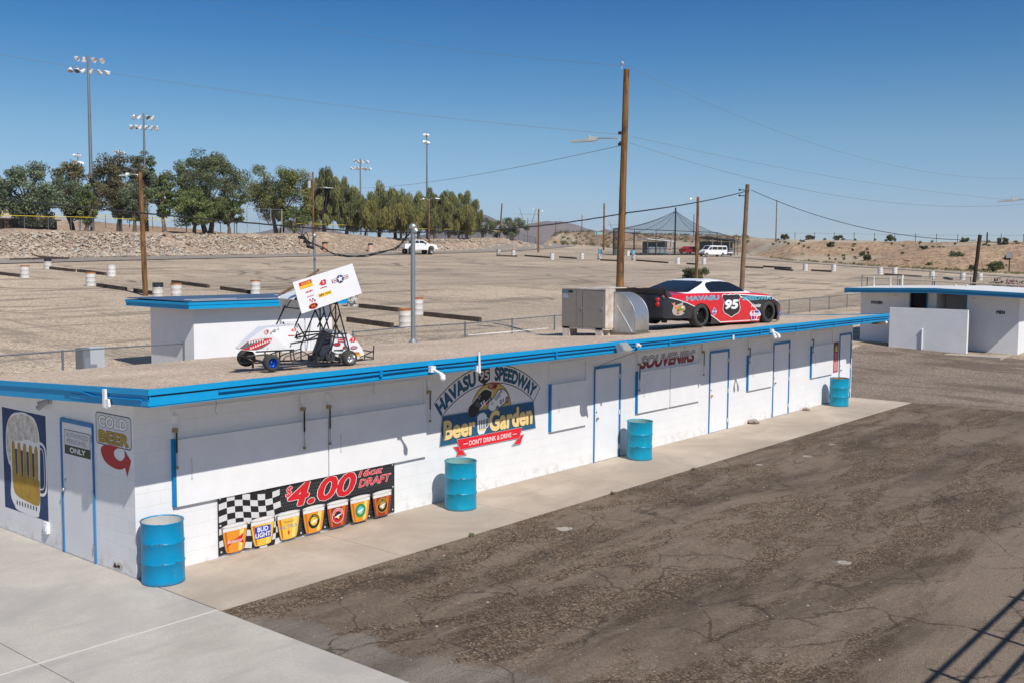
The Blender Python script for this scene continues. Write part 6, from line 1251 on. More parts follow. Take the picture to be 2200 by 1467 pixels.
# ================================================================== drums in the lot
lw = [drum_paint('lot_white', (.72, .70, .67), .72), drum_paint('lot_rust_top', (.68, .65, .61), .60, (.35, .12, .04), top=(.83, (.42, .16, .06))), drum_paint('lot_black_top', (.66, .63, .59), .60, (.30, .16, .09), top=(.66, (.035, .035, .04))), drum_paint('lot_scribble', (.64, .62, .58), .50, (.10, .10, .09)), drum_paint('lot_blue', (.16, .50, .62), .75)]
protos = []
for k, mt in enumerate(lw):
    me = drum_mb(20+k).make('white_drum', [mt, inO]); protos.append(me)
used = set()
LD = [(25.11, 57.22, 1, 'white rusty-rimmed drum nearest the left edge of the lot'), (31.55, 67.16, 2, 'drum with black top and rusty side at the end of a timber row, far left'), (31.2, 56.85, 0, 'clean white drum between the far left timber row and the lamp pole'), (25.19, 48.52, 1, 'white rusty-rimmed drum left of the lamp pole behind the shed'), (23.68, 38.36, 2, 'black-topped white drum just right of the lamp pole, over the shed roof'), (24.28, 37.5, 1, 'rusty-rimmed white drum beside the black-topped one over the shed roof'), (30.15, 38.33, 1, 'white rusty-rimmed drum above the shed roof left of the kart wing'), (24.14, 19.31, 1, 'large white drum touching the grey roof mast'), (29.29, 23.71, 1, 'white drum with orange patch just right of the grey roof mast'), (29.54, 28.92, 3, 'scribbled grey drum peeking out beside the kart wing'), (103.99, 72.65, 0, 'far white drum midway between pickup and the tall pole'), (111.4, 73.01, 0, 'far white drum at the end of a dark timber left of the stacked pair'), (110.86, 85.22, 1, 'far drum right of the pickup with rusty rim'), (107.74, 85.47, 3, 'far scribbled drum nearest the pickup'), (113.2, 58.42, 0, 'far white drum in front of the cage hut'), (116.68, 56.42, 0, 'far white drum left of the bush lamp pole, below the van'), (111.64, 70.13, 3, 'far scribbled drum below a light blue drum, left of the cage'), (116.9, 67.9, 3, 'far scribbled drum below a light blue drum, right of the tall pole'), (135.62, 86.81, 4, 'light blue drum left of the cage above a scribbled one'), (137.1, 84.88, 4, 'light blue drum at the left corner of the cage'), (135.93, 81.4, 0, 'far white drum at the cage right of the tall pole'), (139.71, 82.86, 4, 'light blue drum right of the tall pole above a scribbled one'), (114.51, 40.93, 0, 'white drum before the hill between two long timbers'), (118.17, 38.79, 0, 'white drum right of the long timber before the hill'), (115.95, 32.08, 0, 'left white drum of the close pair above the restroom roof'), (119.2, 31.5, 0, 'right white drum of the close pair above the restroom roof'), (112.05, 24.78, 0, 'white drum at mid restroom roof'), (113.0, 21.75, 0, 'white drum left of the leaning dark post'), (114.44, 20.32, 0, 'white drum right of the leaning dark post')]
for i, (x, y, k, lab) in enumerate(LD):
    o = protos[k] if k not in used else protos[k].copy()
    if k in used: COL.objects.link(o)
    used.add(k); o.location = (x, y, hgt(x, y)-.04); o.rotation_euler = (.01*math.sin(i*3), .012*math.cos(i*5), i*1.7); tag(o, lab, 'drum', 'drums standing in the gravel lot')
# timbers
TM = [(25.2, 63.5, 25.26, 58.29), (34.79, 80.84, 40.29, 81.86), (39.36, 86.42, 40.67, 81.81), (31.61, 67.0, 31.68, 63.2), (31.85, 62.95, 31.86, 61.63), (31.86, 61.4, 31.62, 58.53), (25.3, 47.9, 25.01, 44.1), (24.91, 42.88, 24.71, 40.54), (31.25, 49.02, 30.83, 44.23), (30.61, 42.47, 30.25, 39.12), (29.5, 28.28, 29.59, 25.34), (23.93, 22.85, 23.81, 19.82), (29.05, 22.98, 29.32, 19.49), (104.11, 82.72, 106.58, 80.96), (109.85, 82.16, 108.32, 76.32), (111.89, 77.37, 110.92, 73.6), (110.19, 68.95, 110.44, 66.18), (115.84, 66.65, 113.72, 60.26), (114.37, 57.7, 114.12, 56.32), (113.92, 49.04, 114.46, 46.57), (119.29, 48.94, 118.14, 44.46), (113.55, 44.53, 111.41, 41.2), (114.93, 40.3, 114.7, 37.65), (115.22, 31.31, 114.46, 26.71), (114.23, 24.1, 111.09, 22.3)]
TL = ['long timber at the left edge beside the rusty-rimmed drum', 'long dark timber at the foot of the bank, far left', 'thick dark timber crossing the long one, far left', 'first timber right of the black-topped drum, far left', 'short timber piece in the middle of the far left row', 'timber passing behind the drum left of the lamp pole', 'pale-ended timber right of the drum left of the lamp pole', 'short timber at the foot of the lamp pole behind the shed', 'timber behind and right of the drum pair over the shed roof', 'timber above the shed roof leading to the kart wing drum', 'timber just right of the kart wing, the upper one', 'timber leading to the large drum at the grey mast, the lower one', 'isolated timber right of the grey roof mast', 'thin far timber right of the pickup drums', 'long far timber between pickup and tall pole', 'thin far timber right of the first far drum', 'far timber touching the left side of the tall pole', 'long far timber in front of the cage', 'short far timber in front of the bush', 'far timber at the foot of the greyish pole', 'far timber behind the race car roof line', 'far dark timber left of the hill drum', 'far timber between the two hill drums', 'far timber right of the close drum pair', 'far timber between restroom roof drums']
tmat = M('timber_dark', (.085, .058, .042), .9, var=.5, vs=2.5, vcol=(.03, .022, .018))
for i, ((x0, y0, x1, y1), lab) in enumerate(zip(TM, TL)):
    m = MB(); L_ = math.dist((x0, y0), (x1, y1)); n = 8; vs = []; cx_, cy_ = (x0+x1)/2, (y0+y1)/2; zc = hgt(cx_, cy_)
    ux, uy = (x1-x0)/L_, (y1-y0)/L_
    for k in range(n+1):
        q = k/n; x = x0+(x1-x0)*q; y = y0+(y1-y0)*q; z = hgt(x, y)-zc-.05; e = .008*math.sin(i*3+k*2.3)
        for a, b in ((-.11, 0), (.11, 0), (.105+e, .23+e), (-.10-e, .235)): vs.append((x-cx_-uy*a, y-cy_+ux*a, z+b))
    fs = [(0, 1, 2, 3), (n*4+3, n*4+2, n*4+1, n*4)]+[(k*4+j, k*4+(j+1) % 4, k*4+4+(j+1) % 4, k*4+4+j) for k in range(n) for j in range(4)]
    m.add(vs, fs); o = m.make('timber', tmat); o.location = (cx_, cy_, zc); tag(o, lab, 'timber', 'dark timbers marking the lot rows')
# ================================================================== trees
def leafmat(name, c, tr=.36):
    c = tuple(x*1.12 for x in c)
    m = bpy.data.materials.new(name); m.use_nodes = True; t = NT(m); co = t.coord(); n = t.noise(co, .7, 3, .6); n2 = t.noise(co, 5, 2, .5)
    g = t.mix(t.ramp(n, .35, .65), tuple(x*.7 for x in c), tuple(x*1.2 for x in c)); g = t.mix(t.ramp(n2, .4, .62, 0, .4), g, tuple(x*1.35 for x in c))
    t.lk(g, t.b.inputs['Base Color']); t.b.inputs['Roughness'].default_value = .55; t.b.inputs['Specular IOR Level'].default_value = .3
    tb_ = t.new('ShaderNodeBsdfTranslucent'); t.lk(g, tb_.inputs[0]); mx = t.new('ShaderNodeMixShader'); mx.inputs[0].default_value = tr
    o = [x for x in t.n if x.type == 'OUTPUT_MATERIAL'][0]; t.lk(t.b.outputs[0], mx.inputs[1]); t.lk(tb_.outputs[0], mx.inputs[2]); t.lk(mx.outputs[0], o.inputs[0]); return m
bark = M('bark', (.16, .11, .08), .9, var=.4, vs=3); bark2 = M('bark_orange', (.36, .20, .11), .85, var=.5, vs=2, vcol=(.12, .07, .05)); barkd = M('bark_dark', (.05, .038, .03), .9, var=.3, vs=2)
LM = {'eu': (leafmat('leaf_greygreen', (0.210, 0.250, 0.146)), leafmat('leaf_greygreen_dark', (0.118, 0.150, 0.081))), 'dk': (leafmat('leaf_olive_brown', (0.214, 0.187, 0.101)), leafmat('leaf_olive_dark', (0.108, 0.102, 0.053))), 'lt': (leafmat('leaf_fresh', (0.212, 0.246, 0.089)), leafmat('leaf_green', (0.129, 0.167, 0.062))), 'big': (leafmat('leaf_mixed', (0.188, 0.203, 0.101)), leafmat('leaf_mixed_dark', (0.098, 0.119, 0.057))), 'gap': (leafmat('leaf_bright', (0.240, 0.238, 0.078)), leafmat('leaf_bright_dark', (0.101, 0.119, 0.048))), 'wil': (leafmat('leaf_weeping', (0.251, 0.247, 0.091)), leafmat('leaf_weeping_dark', (0.125, 0.136, 0.057))), 'wlt': (leafmat('leaf_weeping_pale', (0.281, 0.253, 0.083)), leafmat('leaf_weeping_mid', (0.170, 0.168, 0.065))), 'bush': (leafmat('leaf_scrub', (0.206, 0.221, 0.122)), leafmat('leaf_scrub_dark', (0.125, 0.144, 0.081)))}
def leaves(cent, rad_, nl, ls, kind, rng, droop=0.):
    k = len(cent); idx = rng.integers(0, k, nl); d = rng.normal(size=(nl, 3)); d /= np.linalg.norm(d, axis=1)[:, None]; r = rng.random(nl)**.45
    P = cent[idx]+d*(rad_[idx]*r[:, None])
    n = rng.normal(size=(nl, 3))+d*.6+np.array([0, 0, .5]); n /= np.linalg.norm(n, axis=1)[:, None]; a = np.cross(n, rng.normal(size=(nl, 3)))
    if droop: a = a*(1-droop)+np.array([0, 0, -1.])*droop*2
    a /= np.linalg.norm(a, axis=1)[:, None]; b = np.cross(n, a); b /= np.maximum(np.linalg.norm(b, axis=1)[:, None], 1e-6); L_ = ls*rng.uniform(.6, 1.5, nl)[:, None]; asp = .32 if droop else .55
    V = np.stack([P-a*L_*(1+droop), P+b*L_*asp, P+a*L_*(1+droop*1.6), P-b*L_*asp], 1).reshape(-1, 3); return V, idx
def tree(i, kind, x, y, w, zb, zt, lab, dens=1., tr=bark, group='trees along the bank'):
    rng = np.random.default_rng(100+i); z = hgt(x, y); H = zt-z; cz = (zb+zt)/2-z; hh = (zt-zb)/2; name = {'wil': 'weeping_tree', 'wlt': 'weeping_tree', 'bush': 'bush'}.get(kind, 'tree'); dz = max(w*.8, 2.)
    t = thing(name, (x, y, z), lab, 'bush' if kind == 'bush' else 'tree', group if kind != 'bush' else 'bushes along the bank'); hw_ = w/2
    nc = int({'bush': 20, 'wil': 56, 'wlt': 46, 'big': 150, 'gap': 95, 'dk': 90, 'eu': 74, 'lt': 50}[kind])
    C = []; R_ = []
    while len(C) < nc:
        p = rng.uniform(-1, 1, 3); q = np.linalg.norm(p*np.array([1, 1, .98]))
        if q > 1 or (q < .45 and rng.random() < .6): continue
        wd = 1.0
        if kind in ('wil', 'wlt'): wd = 1.25-.25*p[2] if p[2] > 0 else 1.2
        elif kind in ('eu', 'dk', 'big', 'gap', 'lt'): wd = .72+.28*math.cos(p[2]*1.3)+.16*math.sin(p[2]*4+i)
        # uneven outline: lobes
        th = math.atan2(p[1], p[0]); lob = 1+.16*math.sin(3*th+i*1.3)+.10*math.sin(5*th+i*2.1)
        if kind == 'gap' and abs(p[0]) < .22 and p[2] > .25 and rng.random() < .85: continue
        if kind == 'gap' and p[2] < -.25 and abs(p[0]-.35) < .25 and rng.random() < .7: continue
        C.append((p[0]*hw_*wd*lob*.92, p[1]*dz*.5*wd, cz+p[2]*hh*.9)); cr = rng.uniform(.55, 1.05)*(hw_*.30 if kind != 'big' else hw_*.2); cr = min(max(cr, .38), 1.15)
        R_.append((cr, cr, cr*(.75 if kind not in ('wil', 'wlt') else 1.7)))
    C = np.array(C); R_ = np.array(R_)
    # rotate so that the width faces the lot
    a = math.atan2(y-CY, x-CX)-math.pi/2; ca, sa = math.cos(a), math.sin(a); Cx_ = C[:, 0]*ca-C[:, 1]*sa; Cy_ = C[:, 0]*sa+C[:, 1]*ca; C[:, 0], C[:, 1] = Cx_, Cy_
    vol = w*(zt-zb); nl = int({'bush': 60, 'wil': 120, 'wlt': 115, 'gap': 70, 'dk': 88}.get(kind, 92)*vol*dens); nl = int(max(2600, min(nl*3.9, 34000))); ls = .108 if kind not in ('wil', 'wlt') else .125
    V, idx = leaves(C, R_, nl, ls, kind, rng, .75 if kind in ('wil', 'wlt') else 0.)
    low = V[:, 2].reshape(-1, 4).min(1) > .3; V = V.reshape(-1, 4, 3)[low].reshape(-1, 3); idx = idx[low]; nl = len(idx)
    sel = (rng.random(len(C)) < .42)[idx] ^ (rng.random(nl) < .15)
    npmesh('crown', V, np.arange(nl*4).reshape(-1, 4), list(LM[kind]), sel.astype(int), False, t)
    m = MB()
    if kind == 'bush':
        for k in range(6): c = C[rng.integers(0, len(C))]; m.tube([(0, 0, -.1), (c[0]*.5, c[1]*.5, c[2]*.6), tuple(c)], [.05, .035, .015], 5)
    else:
        r0 = .11+.018*H*(1 if kind != 'wlt' else .6); fork = max(zb-z-.1, H*.16); lean = rng.normal()*.25
        for sgn in ((0,) if kind not in ('big', 'gap') else (-.7, .6)):
            m.tube([(sgn*.5, 0, -.3), (sgn+lean*.3, 0, fork*.6), (sgn*1.3+lean, 0, fork*1.1), (sgn*1.7+lean*1.2, 0, fork*1.6+.4)], [r0*1.25, r0, r0*.85, r0*.6], 9)
        for k in range(min(len(C), 26)):
            c = C[k*len(C)//min(len(C), 26)]; b0 = Vector((lean, 0, fork*1.05+.2)); e = Vector(c); mid = b0.lerp(e, .5)+Vector((0, 0, .25*(e-b0).length*.5)); m.tube([b0, mid, e], [r0*.5, r0*.28, .02], 5)
    m.make('trunk', tr, t); return t
TR = [('eu',41.1,98.7,2.9,8.4,13.7,'grey-green tree cut by the left edge of the picture',bark),('eu',45.4,98.9,6.2,7.9,14.8,'wide grey-green tree at far left with dark forked trunk',barkd),('dk',50.9,100.7,4.6,8.4,15.5,'brown-olive tree just left of the tallest light tower',barkd),('lt',50.7,97.4,2.2,8.3,13.1,'small fresh green tree at the foot of the tallest light tower',bark),('dk',59.1,105.3,6.2,8.9,17.2,'tall brown-olive tree right of the tallest light tower',barkd),('eu',63.9,107.2,3.1,11.2,18.1,'narrow grey-green treetop at the second light tower',bark2),('eu',56.7,97.5,3.2,8.9,13.0,'low green tree left of the wooden lamp pole',bark),('lt',61.6,99.2,2.5,9.4,14.4,'small tree between the wooden lamp pole and the biggest tree',bark2),('big',68.1,99.8,9.7,8.9,18.0,'biggest broad olive tree in the middle of the left group',bark),('lt',64.5,97.4,5.7,8.6,13.4,'bright green lower tree in front of the biggest tree',bark),('lt',70.2,98.3,3.5,8.8,12.9,'low drooping green tree left of the backstop',bark),('gap',83.7,105.8,8.9,10.0,18.0,'broad round-topped tree with sky gaps behind the backstop',bark),('lt',84.2,102.9,3.9,8.6,11.9,'low olive tree right of the backstop',bark),
('wil',89.9,103.4,3.6,9.0,17.4,'tall dark weeping tree right of the transformer pole',barkd),('wil',94.3,103.6,3.6,9.1,16.4,'full weeping tree left of the single short light tower',barkd),('wlt',98.3,104.0,4.1,8.9,12.9,'low yellow-green weeping tree at the foot of the short light tower',bark),('wil',102.6,105.5,4.1,9.4,15.5,'weeping tree right of the short light tower',bark),('wil',107.2,106.7,3.7,9.5,15.6,'second weeping tree right of the short light tower',bark),('wlt',103.7,101.8,5.0,9.2,12.8,'pale low weeping tree above the pickup cab',bark),('wil',112.7,106.9,4.3,9.4,15.4,'weeping tree left of the tall middle light tower',bark),('wil',116.0,106.4,3.9,9.2,15.9,'weeping tree around the tall middle light tower',bark),('wil',122.0,108.8,3.8,9.4,16.0,'weeping tree right of the twin-arm lamp pole',bark),('wil',129.2,111.3,3.5,9.4,16.1,'last tall thin weeping tree at the right end of the row',bark),('wlt',124.5,109.0,4.9,9.1,13.5,'low pale weeping tree near the right end of the row',bark),('bush',135.1,112.3,4.3,8.8,11.9,'round bush right of the last weeping tree',bark),('bush',143.0,112.2,5.5,8.8,12.9,'wide feathery bush right of the bare leaning pole',bark),('bush',144.3,116.9,3.6,8.9,11.9,'low bush left of the bare leaning pole',bark),('bush',131.8,110.0,2.5,8.8,11.9,'small bush at the foot of the last weeping tree',bark)]
for i, (k, x, y, w, zb, zt, lab, tr) in enumerate(TR): tree(i, k, x, y, w*(1.3 if k in ('wil', 'wlt') else 1.24), zb-(.5 if k != 'bush' else .2), zt+.1, lab, tr=tr)
def shrub(i, x, y, w, h, lab, kind='bush', mats=None, group='desert shrubs', n=700, cat='bush', dz=0, nm='desert_bush', ls=.10):
    rng = np.random.default_rng(500+i); z = hgt(x, y)+dz; t = thing(nm, (x, y, z), lab, cat, group); C = rng.uniform(-1, 1, (14, 3)); C[:, 2] = np.abs(C[:, 2]); C = C[np.linalg.norm(C, axis=1) < 1.25]; C *= np.array([w*.42, w*.42, h*.62]); C[:, 2] += h*.12; R_ = np.tile(np.array([w*.2, w*.2, h*.24]), (len(C), 1))
    V, idx = leaves(C, R_, n, ls, kind, rng); npmesh('foliage', V, np.arange(n*4).reshape(-1, 4), mats or list(LM[kind]), (rng.random(n) < .45).astype(int), False, t); m = MB()
    for c in C[:6]: m.tube([(0, 0, -.1), tuple(c*.6), tuple(c)], [.03, .02, .008], 4)
    m.make('stem', bark, t); return t
scr = [leafmat('scrub_olive', (.16, .16, .075)), leafmat('scrub_dark', (.09, .095, .045))]; scy = [leafmat('scrub_yellow', (.20, .21, .05)), scr[1]]
shrub(0, 79.0, 36.2, 2.6, 1.25, 'olive desert bush at the foot of the lamp pole above the race car', mats=scr, n=2200)
DB = [(157.9, 35.8, 3.0, 1.9), (155.7, 48.8, 1.6, 1.3), (149.9, 27.9, 2.6, 1.7), (172, 62, 2.2, 1.4), (190, 44, 2.0, 1.3), (186, 56, 2.4, 1.6), (176, 34, 2.2, 1.5), (168, 44, 1.4, .9), (153, 41.6, 1.1, .8), (150.5, 37.5, 1.2, .8), (148.2, 30.6, 1.4, 1.0), (180, 27, 2.6, 1.5), (160, 29, 1.6, 1.1), (196, 70, 3.0, 1.6), (200, 78, 2.6, 1.5), (203, 85, 2.6, 1.7), (162, 52, 1.2, .8)]
DL = ['largest green bush on the right hillside', 'dark bush low on the hillside at center right', 'bushy shrub pair beside the small sign', 'bush near the hill crest above the first hill drum', 'grey bush high on the hillside right of the crest bush', 'bush under the crest where the cable crosses the hill', 'grey shrub up the slope left of the small sign', 'tiny shrub halfway up the slope', 'tiny green shrub at the foot of the slope, left one', 'tiny green shrub at the foot of the slope, middle one', 'small yellow-green shrub below the largest bush', 'brown bush near the crest at far right', 'grey shrub behind the small sign', 'pale bush on the crest left of the crossing cable', 'pale airy bush on the crest behind the greyish pole', 'leftmost pale bush on the crest', 'tiny grey shrub on the open slope']
for i, ((x, y, w, h), lab) in enumerate(zip(DB, DL)): shrub(i+1, x, y, w*.78, h*.8, lab, mats=scy if i in (2, 8, 9, 10) else scr, n=int(420+w*200), ls=.13)
# scattered scrub on the far slope: uncountable
n = 420; rng = np.random.default_rng(5); az = rng.uniform(.47, .655, n); d0_ = np.interp(az, TA[:, 0], TA[:, 1]); r = d0_+rng.uniform(-8, 60, n); keep = (az > .585) | (r > d0_+20); az, r = az[keep], r[keep]; az2 = rng.uniform(.10, .45, 110); r2 = np.interp(az2, TA[:, 0], TA[:, 1])+rng.uniform(0, 36, 110); az = np.concatenate([az, az2]); r = np.concatenate([r, r2]); X = CX+r*np.cos(az); Y = CY+r*np.sin(az); Z = np_hgt(X, Y); s = rng.uniform(.3, 1.05, len(az)); s[-110:] *= .4
C = np.stack([X, Y, Z+s*.35], -1); V, idx = leaves(C, np.stack([s, s, s*.7], -1), 16000, .14, 'bush', rng); tag(npmesh('desert_scrub', V, np.arange(len(idx)*4).reshape(-1, 4), scr, (rng.random(len(idx)) < .5).astype(int)), 'low dry scrub scattered over the desert slopes', 'scrub', kind='stuff')
n = 260; az = rng.uniform(.15, .45, n); r = np.interp(az, TA[:, 0], TA[:, 1])+rng.uniform(-3.0, 1.5, n); X = CX+r*np.cos(az); Y = CY+r*np.sin(az); Z = np_hgt(X, Y); C = np.stack([X, Y, Z+.08], -1); V, idx = leaves(C, np.tile([.45, .45, .16], (n, 1)), 4000, .10, 'bush', rng); tag(npmesh('dry_grass', V, np.arange(len(idx)*4).reshape(-1, 4), [leafmat('dry_weed', (.26, .23, .10)), scr[0]], (rng.random(len(idx)) < .4).astype(int)), 'dry weeds along the foot of the right slope', 'weeds', kind='stuff')
pk = [leafmat('oleander_leaf', (.05, .10, .03)), leafmat('oleander_flower', (.62, .22, .32), .3)]
for i, (x, y, w, h, lab) in enumerate(((62.2, 4.3, 2.4, 2.45, 'pink flowering bush behind the right end of the restroom roof'), (61.0, 2.2, 2.6, 2.7, 'pink flowering bush cut by the right edge of the picture'))):
    t = shrub(40+i, x, y, w, h, lab, mats=pk, n=2600, nm='flowering_bush', group='pink flowering bushes', ls=.07)
for i, (x, y, lab) in enumerate(((8.9, -2.07, 'tiny green weed at the walkway edge in front of the first door'), (4.8, -2.06, 'tiny weed at the walkway edge near the banner'), (12.0, -2.08, 'tiny green weed at the walkway edge beyond the second drum'))): shrub(60+i, x, y, .11, .06, lab, mats=[LM['lt'][0], LM['lt'][1]], n=70, nm='weed', group='weeds at the walkway edge', ls=.010, cat='weed')
# ================================================================== light towers
tw = M('tower_steel', (.22, .24, .26), .5, .5, var=.15, vs=.5)
lhm = M('lamp_shell', (.74, .75, .76), .4, .1); lfm = M('lamp_reflector', (.88, .88, .88), .12, .85)
def tower(x, y, top, lab, rows=2, hw_=2.2, a=0., r0=.20):
    z = hgt(x, y); t = thing('light_tower', (x, y, z), lab, 'light tower', 'floodlight towers of the ball field', rz=a); H = top-z; m = MB(); m.tube([(0, 0, -.2), (0, 0, H*.55), (0, 0, H)], [r0, r0*.78, r0*.5], 10); m.make('mast', tw, t)
    m = MB()
    for k in range(rows): zz = H-.35-1.25*k; m.box(-hw_*(.72 if k == 0 else 1), -.05, zz-.05, hw_*(.72 if k == 0 else 1), .05, zz+.05)
    m.make('crossarm', tw, t); rr_ = random.Random(int(x))
    for k in range(rows):
        nn = 4 if k == 0 else 6; ww = hw_*(.72 if k == 0 else 1); zz = H-.35-1.25*k
        for j in range(nn):
            xx = -ww+2*ww*j/(nn-1); ax = Vector((rr_.uniform(-.9, .9), rr_.choice([-1, 1, 1])*rr_.uniform(.3, 1), -.55)).normalized(); m = MB(); c = Vector((xx, 0, zz-.02))
            m.mi = 0; m.lathe([(.10, -.12), (.14, 0), (.22, .14), (.30, .30), (.31, .38)], c, ax, 12); m.disc(c-ax*.12, ax, .10, 10); m.mi = 1; m.disc(c+ax*.34, ax, .29, 12); m.make('floodlight_head', [lhm, lfm], t)
    return t
tower(52.7, 99.7, 27.2, 'tallest grey floodlight tower at far left', hw_=1.85, a=-.4, r0=.24); tower(63.9, 107.2, 22.6, 'second grey floodlight tower rising behind the left trees', hw_=1.6, a=-.5, r0=.22); tower(89.4, 173.1, 23.7, 'distant floodlight tower top left of the tallest tower', hw_=1.0, a=.4); tower(90.9, 160.9, 23.7, 'distant floodlight tower top just over the brown-olive tree', hw_=1.2, a=.2)
tower(119.2, 128.3, 22.4, 'short floodlight tower standing between the weeping trees', hw_=1.7, a=-.5, r0=.19); tower(122.2, 114.4, 26.4, 'tall middle floodlight tower above the weeping trees', hw_=.95, a=.45, r0=.20)
# ================================================================== ball field fence, backstop, dugout
yel = M('yellow_rail', (.75, .55, .02), .5); fm_ = M('field_fence', (.10, .105, .11), .6)
def P2(a, D): return (CX+D*math.cos(a), CY+D*math.sin(a))
kw_ = dict(wire=True, pitch=.32, wr=.006, pr=.045, rail=.035, fm=fm_, mm=fm_)
def bank(a, off): return P2(a, float(np.interp(a, TA[:, 0], TA[:, 1])+np.interp(a, TA[:, 0], TA[:, 2]))+off)
chain_fence('field_fence', [bank(1.22, 1.5), bank(1.155, 1.5), bank(1.08, 1.5), bank(1.0, 1.5), bank(.955, 1.5)], 1.35, 3.2, 'ball field fence with yellow rail under the left trees', 'ball field fences', top_m=yel, **kw_)
chain_fence('field_fence', [bank(.90, 1.5), bank(.847, 1.5), bank(.785, 1.5), bank(.70, 1.5)], 1.45, 3.0, 'ball field fence under the weeping trees', 'ball field fences', top_m=yel, **kw_)
chain_fence('field_fence', [bank(1.18, 26), bank(1.09, 24), bank(1.01, 22)], 1.5, 3.5, 'second fence with yellow rail further back at left', 'ball field fences', top_m=yel, dz=.9, **{**kw_, 'wire': False})
chain_fence('field_fence', [bank(.90, 10), bank(.82, 10)], 1.9, 3.5, 'yellow railed fence further back at the transformer pole', 'ball field fences', top_m=yel, dz=.4, **{**kw_, 'wire': False})
chain_fence('field_fence', [bank(.70, 1.), bank(.672, 2.5)], 1.4, 3.0, 'grey fence along the end of the rubble bank', 'ball field fences', **kw_)
t = chain_fence('backstop', [(73.02, 101.27), (77.5, 101.9), (81.59, 102.41)], 3.35, 1.9, 'tall grey chain link backstop with yellow corner post', 'backstop', pitch=.4, wr=.010, pr=.05, fm=M('backstop_steel', (.38, .40, .42), .5, .4), mm=fm_)
m = MB(); m.cyl((8.6, 1.2, 7.5), (8.6, 1.2, 11.0), .09, n=8); m.make('corner_post', M('yellow_post', (.62, .50, .22), .6), t)
t = thing('dugout', (44.5, 100.6, hgt(44.5, 100.6)), 'low brown dugout with dark slatted front at far left', 'dugout', rz=.22); m = MB(); m.box(-6.5, 0, -.3, 5.2, 3, 1.15); m.make('wall', M('dugout_brown', (.17, .10, .07), .8, var=.3, vs=1), t); m = MB()
for k in range(26): m.box(-6.3+.42*k, -.06, .05, -6.15+.42*k, -.01, 1.1)
m.make('slats', barkd, t); m = MB(); m.box(3.2, -.5, 1.2, 5.4, .5, 1.3); m.make('ledge', bark, t)
t = thing('park_building', (64, 140, hgt(64, 140)), 'low beige roofed park building at the left edge behind the trees', 'building', rz=.3); m = MB(); m.box(-9, 0, -.5, -1, 6, 2.6); m.make('wall', M('beige_wall', (.45, .36, .27), .8), t); m = MB(); m.hexa([(-9.6, -1, 2.6), (-.4, -1, 2.6), (-.4, 7, 2.6), (-9.6, 7, 2.6), (-9.2, -.6, 3.2), (-.8, -.6, 3.2), (-.8, 6.6, 3.2), (-9.2, 6.6, 3.2)]); m.make('roof', M('grey_roof', (.38, .36, .33), .8), t)
for i, (a, c) in enumerate((((82.7, 94.7), 'orange-brown trash can at the foot of the bank beside the thin mast'), ((91.56, 95.41), 'pinkish trash can with dark lid on the ramp beside the road'))):
    t = thing('trash_can', (*a, hgt(*a)), c, 'trash can', 'trash cans by the road'); m = MB(); m.cyl((0, 0, 0), (0, 0, 1.05), .36, n=14); m.make('bin', M('bin_%d' % i, ((.48, .26, .16), (.60, .40, .32))[i], .7), t); m = MB(); m.cyl((0, 0, 1.05), (0, 0, 1.28), .39, .33, n=14); m.make('lid', dark, t)
# ================================================================== pickup
pw = M('pickup_white', (.78, .78, .78), .25); vg = M('vehicle_glass', (.02, .025, .03), .08, spec=.8); tyr = M('vehicle_tyre', (.018, .018, .018), .8); rimm = M('vehicle_rim', (.35, .35, .36), .3, .8); chrome = M('chrome', (.55, .55, .56), .15, .9)
def vwheels(par, xs_, tr_, R, w):
    for x in xs_:
        for sy in (-1, 1):
            e = bpy.data.objects.new('wheel', None); COL.objects.link(e); e.parent = par; c = (x, sy*tr_, R); m = MB(); m.lathe([(R*.6, w*.5), (R*.92, w*.5), (R, w*.35), (R, -w*.35), (R*.92, -w*.5), (R*.6, -w*.5)], c, (0, sy, 0), 24); m.make('tyre', tyr, e); m = MB(); m.lathe([(R*.6, w*.48), (R*.55, w*.3), (R*.2, w*.25), (.001, w*.3)], c, (0, sy, 0), 16); m.make('rim', rimm, e)
pa = math.atan2(89.3-89.62, 98.06-93.38); t = thing('pickup_truck', (94.4, 89.6, hgt(95.7, 89.5)), 'white lifted double cab pickup driving right on the road', 'pickup truck', rz=pa-.12)
m = MB(); y_ = .92
def sideprism(m, pts, y0, y1): m.prism([(x, y0, z) for x, z in pts], (0, y1-y0, 0))
sideprism(m, [(-2.1, .75), (-1.55, .75), (-1.45, 1.0), (-1.2, 1.18), (-.8, 1.18), (-.55, 1.0), (-.45, .62), (1.75, .62), (1.85, 1.0), (2.1, 1.18), (2.5, 1.18), (2.75, 1.0), (2.85, .75), (3.25, .72), (3.32, .95), (3.28, 1.22), (3.05, 1.38), (1.95, 1.48), (-2.1, 1.40)], -y_, y_)
bd = m.make('body', pw, t); m = MB(); m.hexa([(-.48, -.84, 1.44), (2.0, -.84, 1.46), (2.0, .84, 1.46), (-.48, .84, 1.44), (-.30, -.70, 1.98), (1.05, -.70, 1.99), (1.05, .70, 1.99), (-.30, .70, 1.98)]); m.make('cab', pw, t)
m = MB(); m.box(-2.0, -.78, 1.401, -.55, .78, 1.407); m.make('bed', dark, t)
m = MB()
for sy in (-1, 1): f = lambda x, z: (x, sy*(.845-(z-1.45)*.255+.006), z); m.add([f(-.33, 1.52), f(.30, 1.52), f(.30, 1.90), f(-.22, 1.90)], [(0, 1, 2, 3)]); m.add([f(.40, 1.52), f(1.45, 1.52), f(1.03, 1.90), f(.40, 1.90)], [(0, 1, 2, 3)])
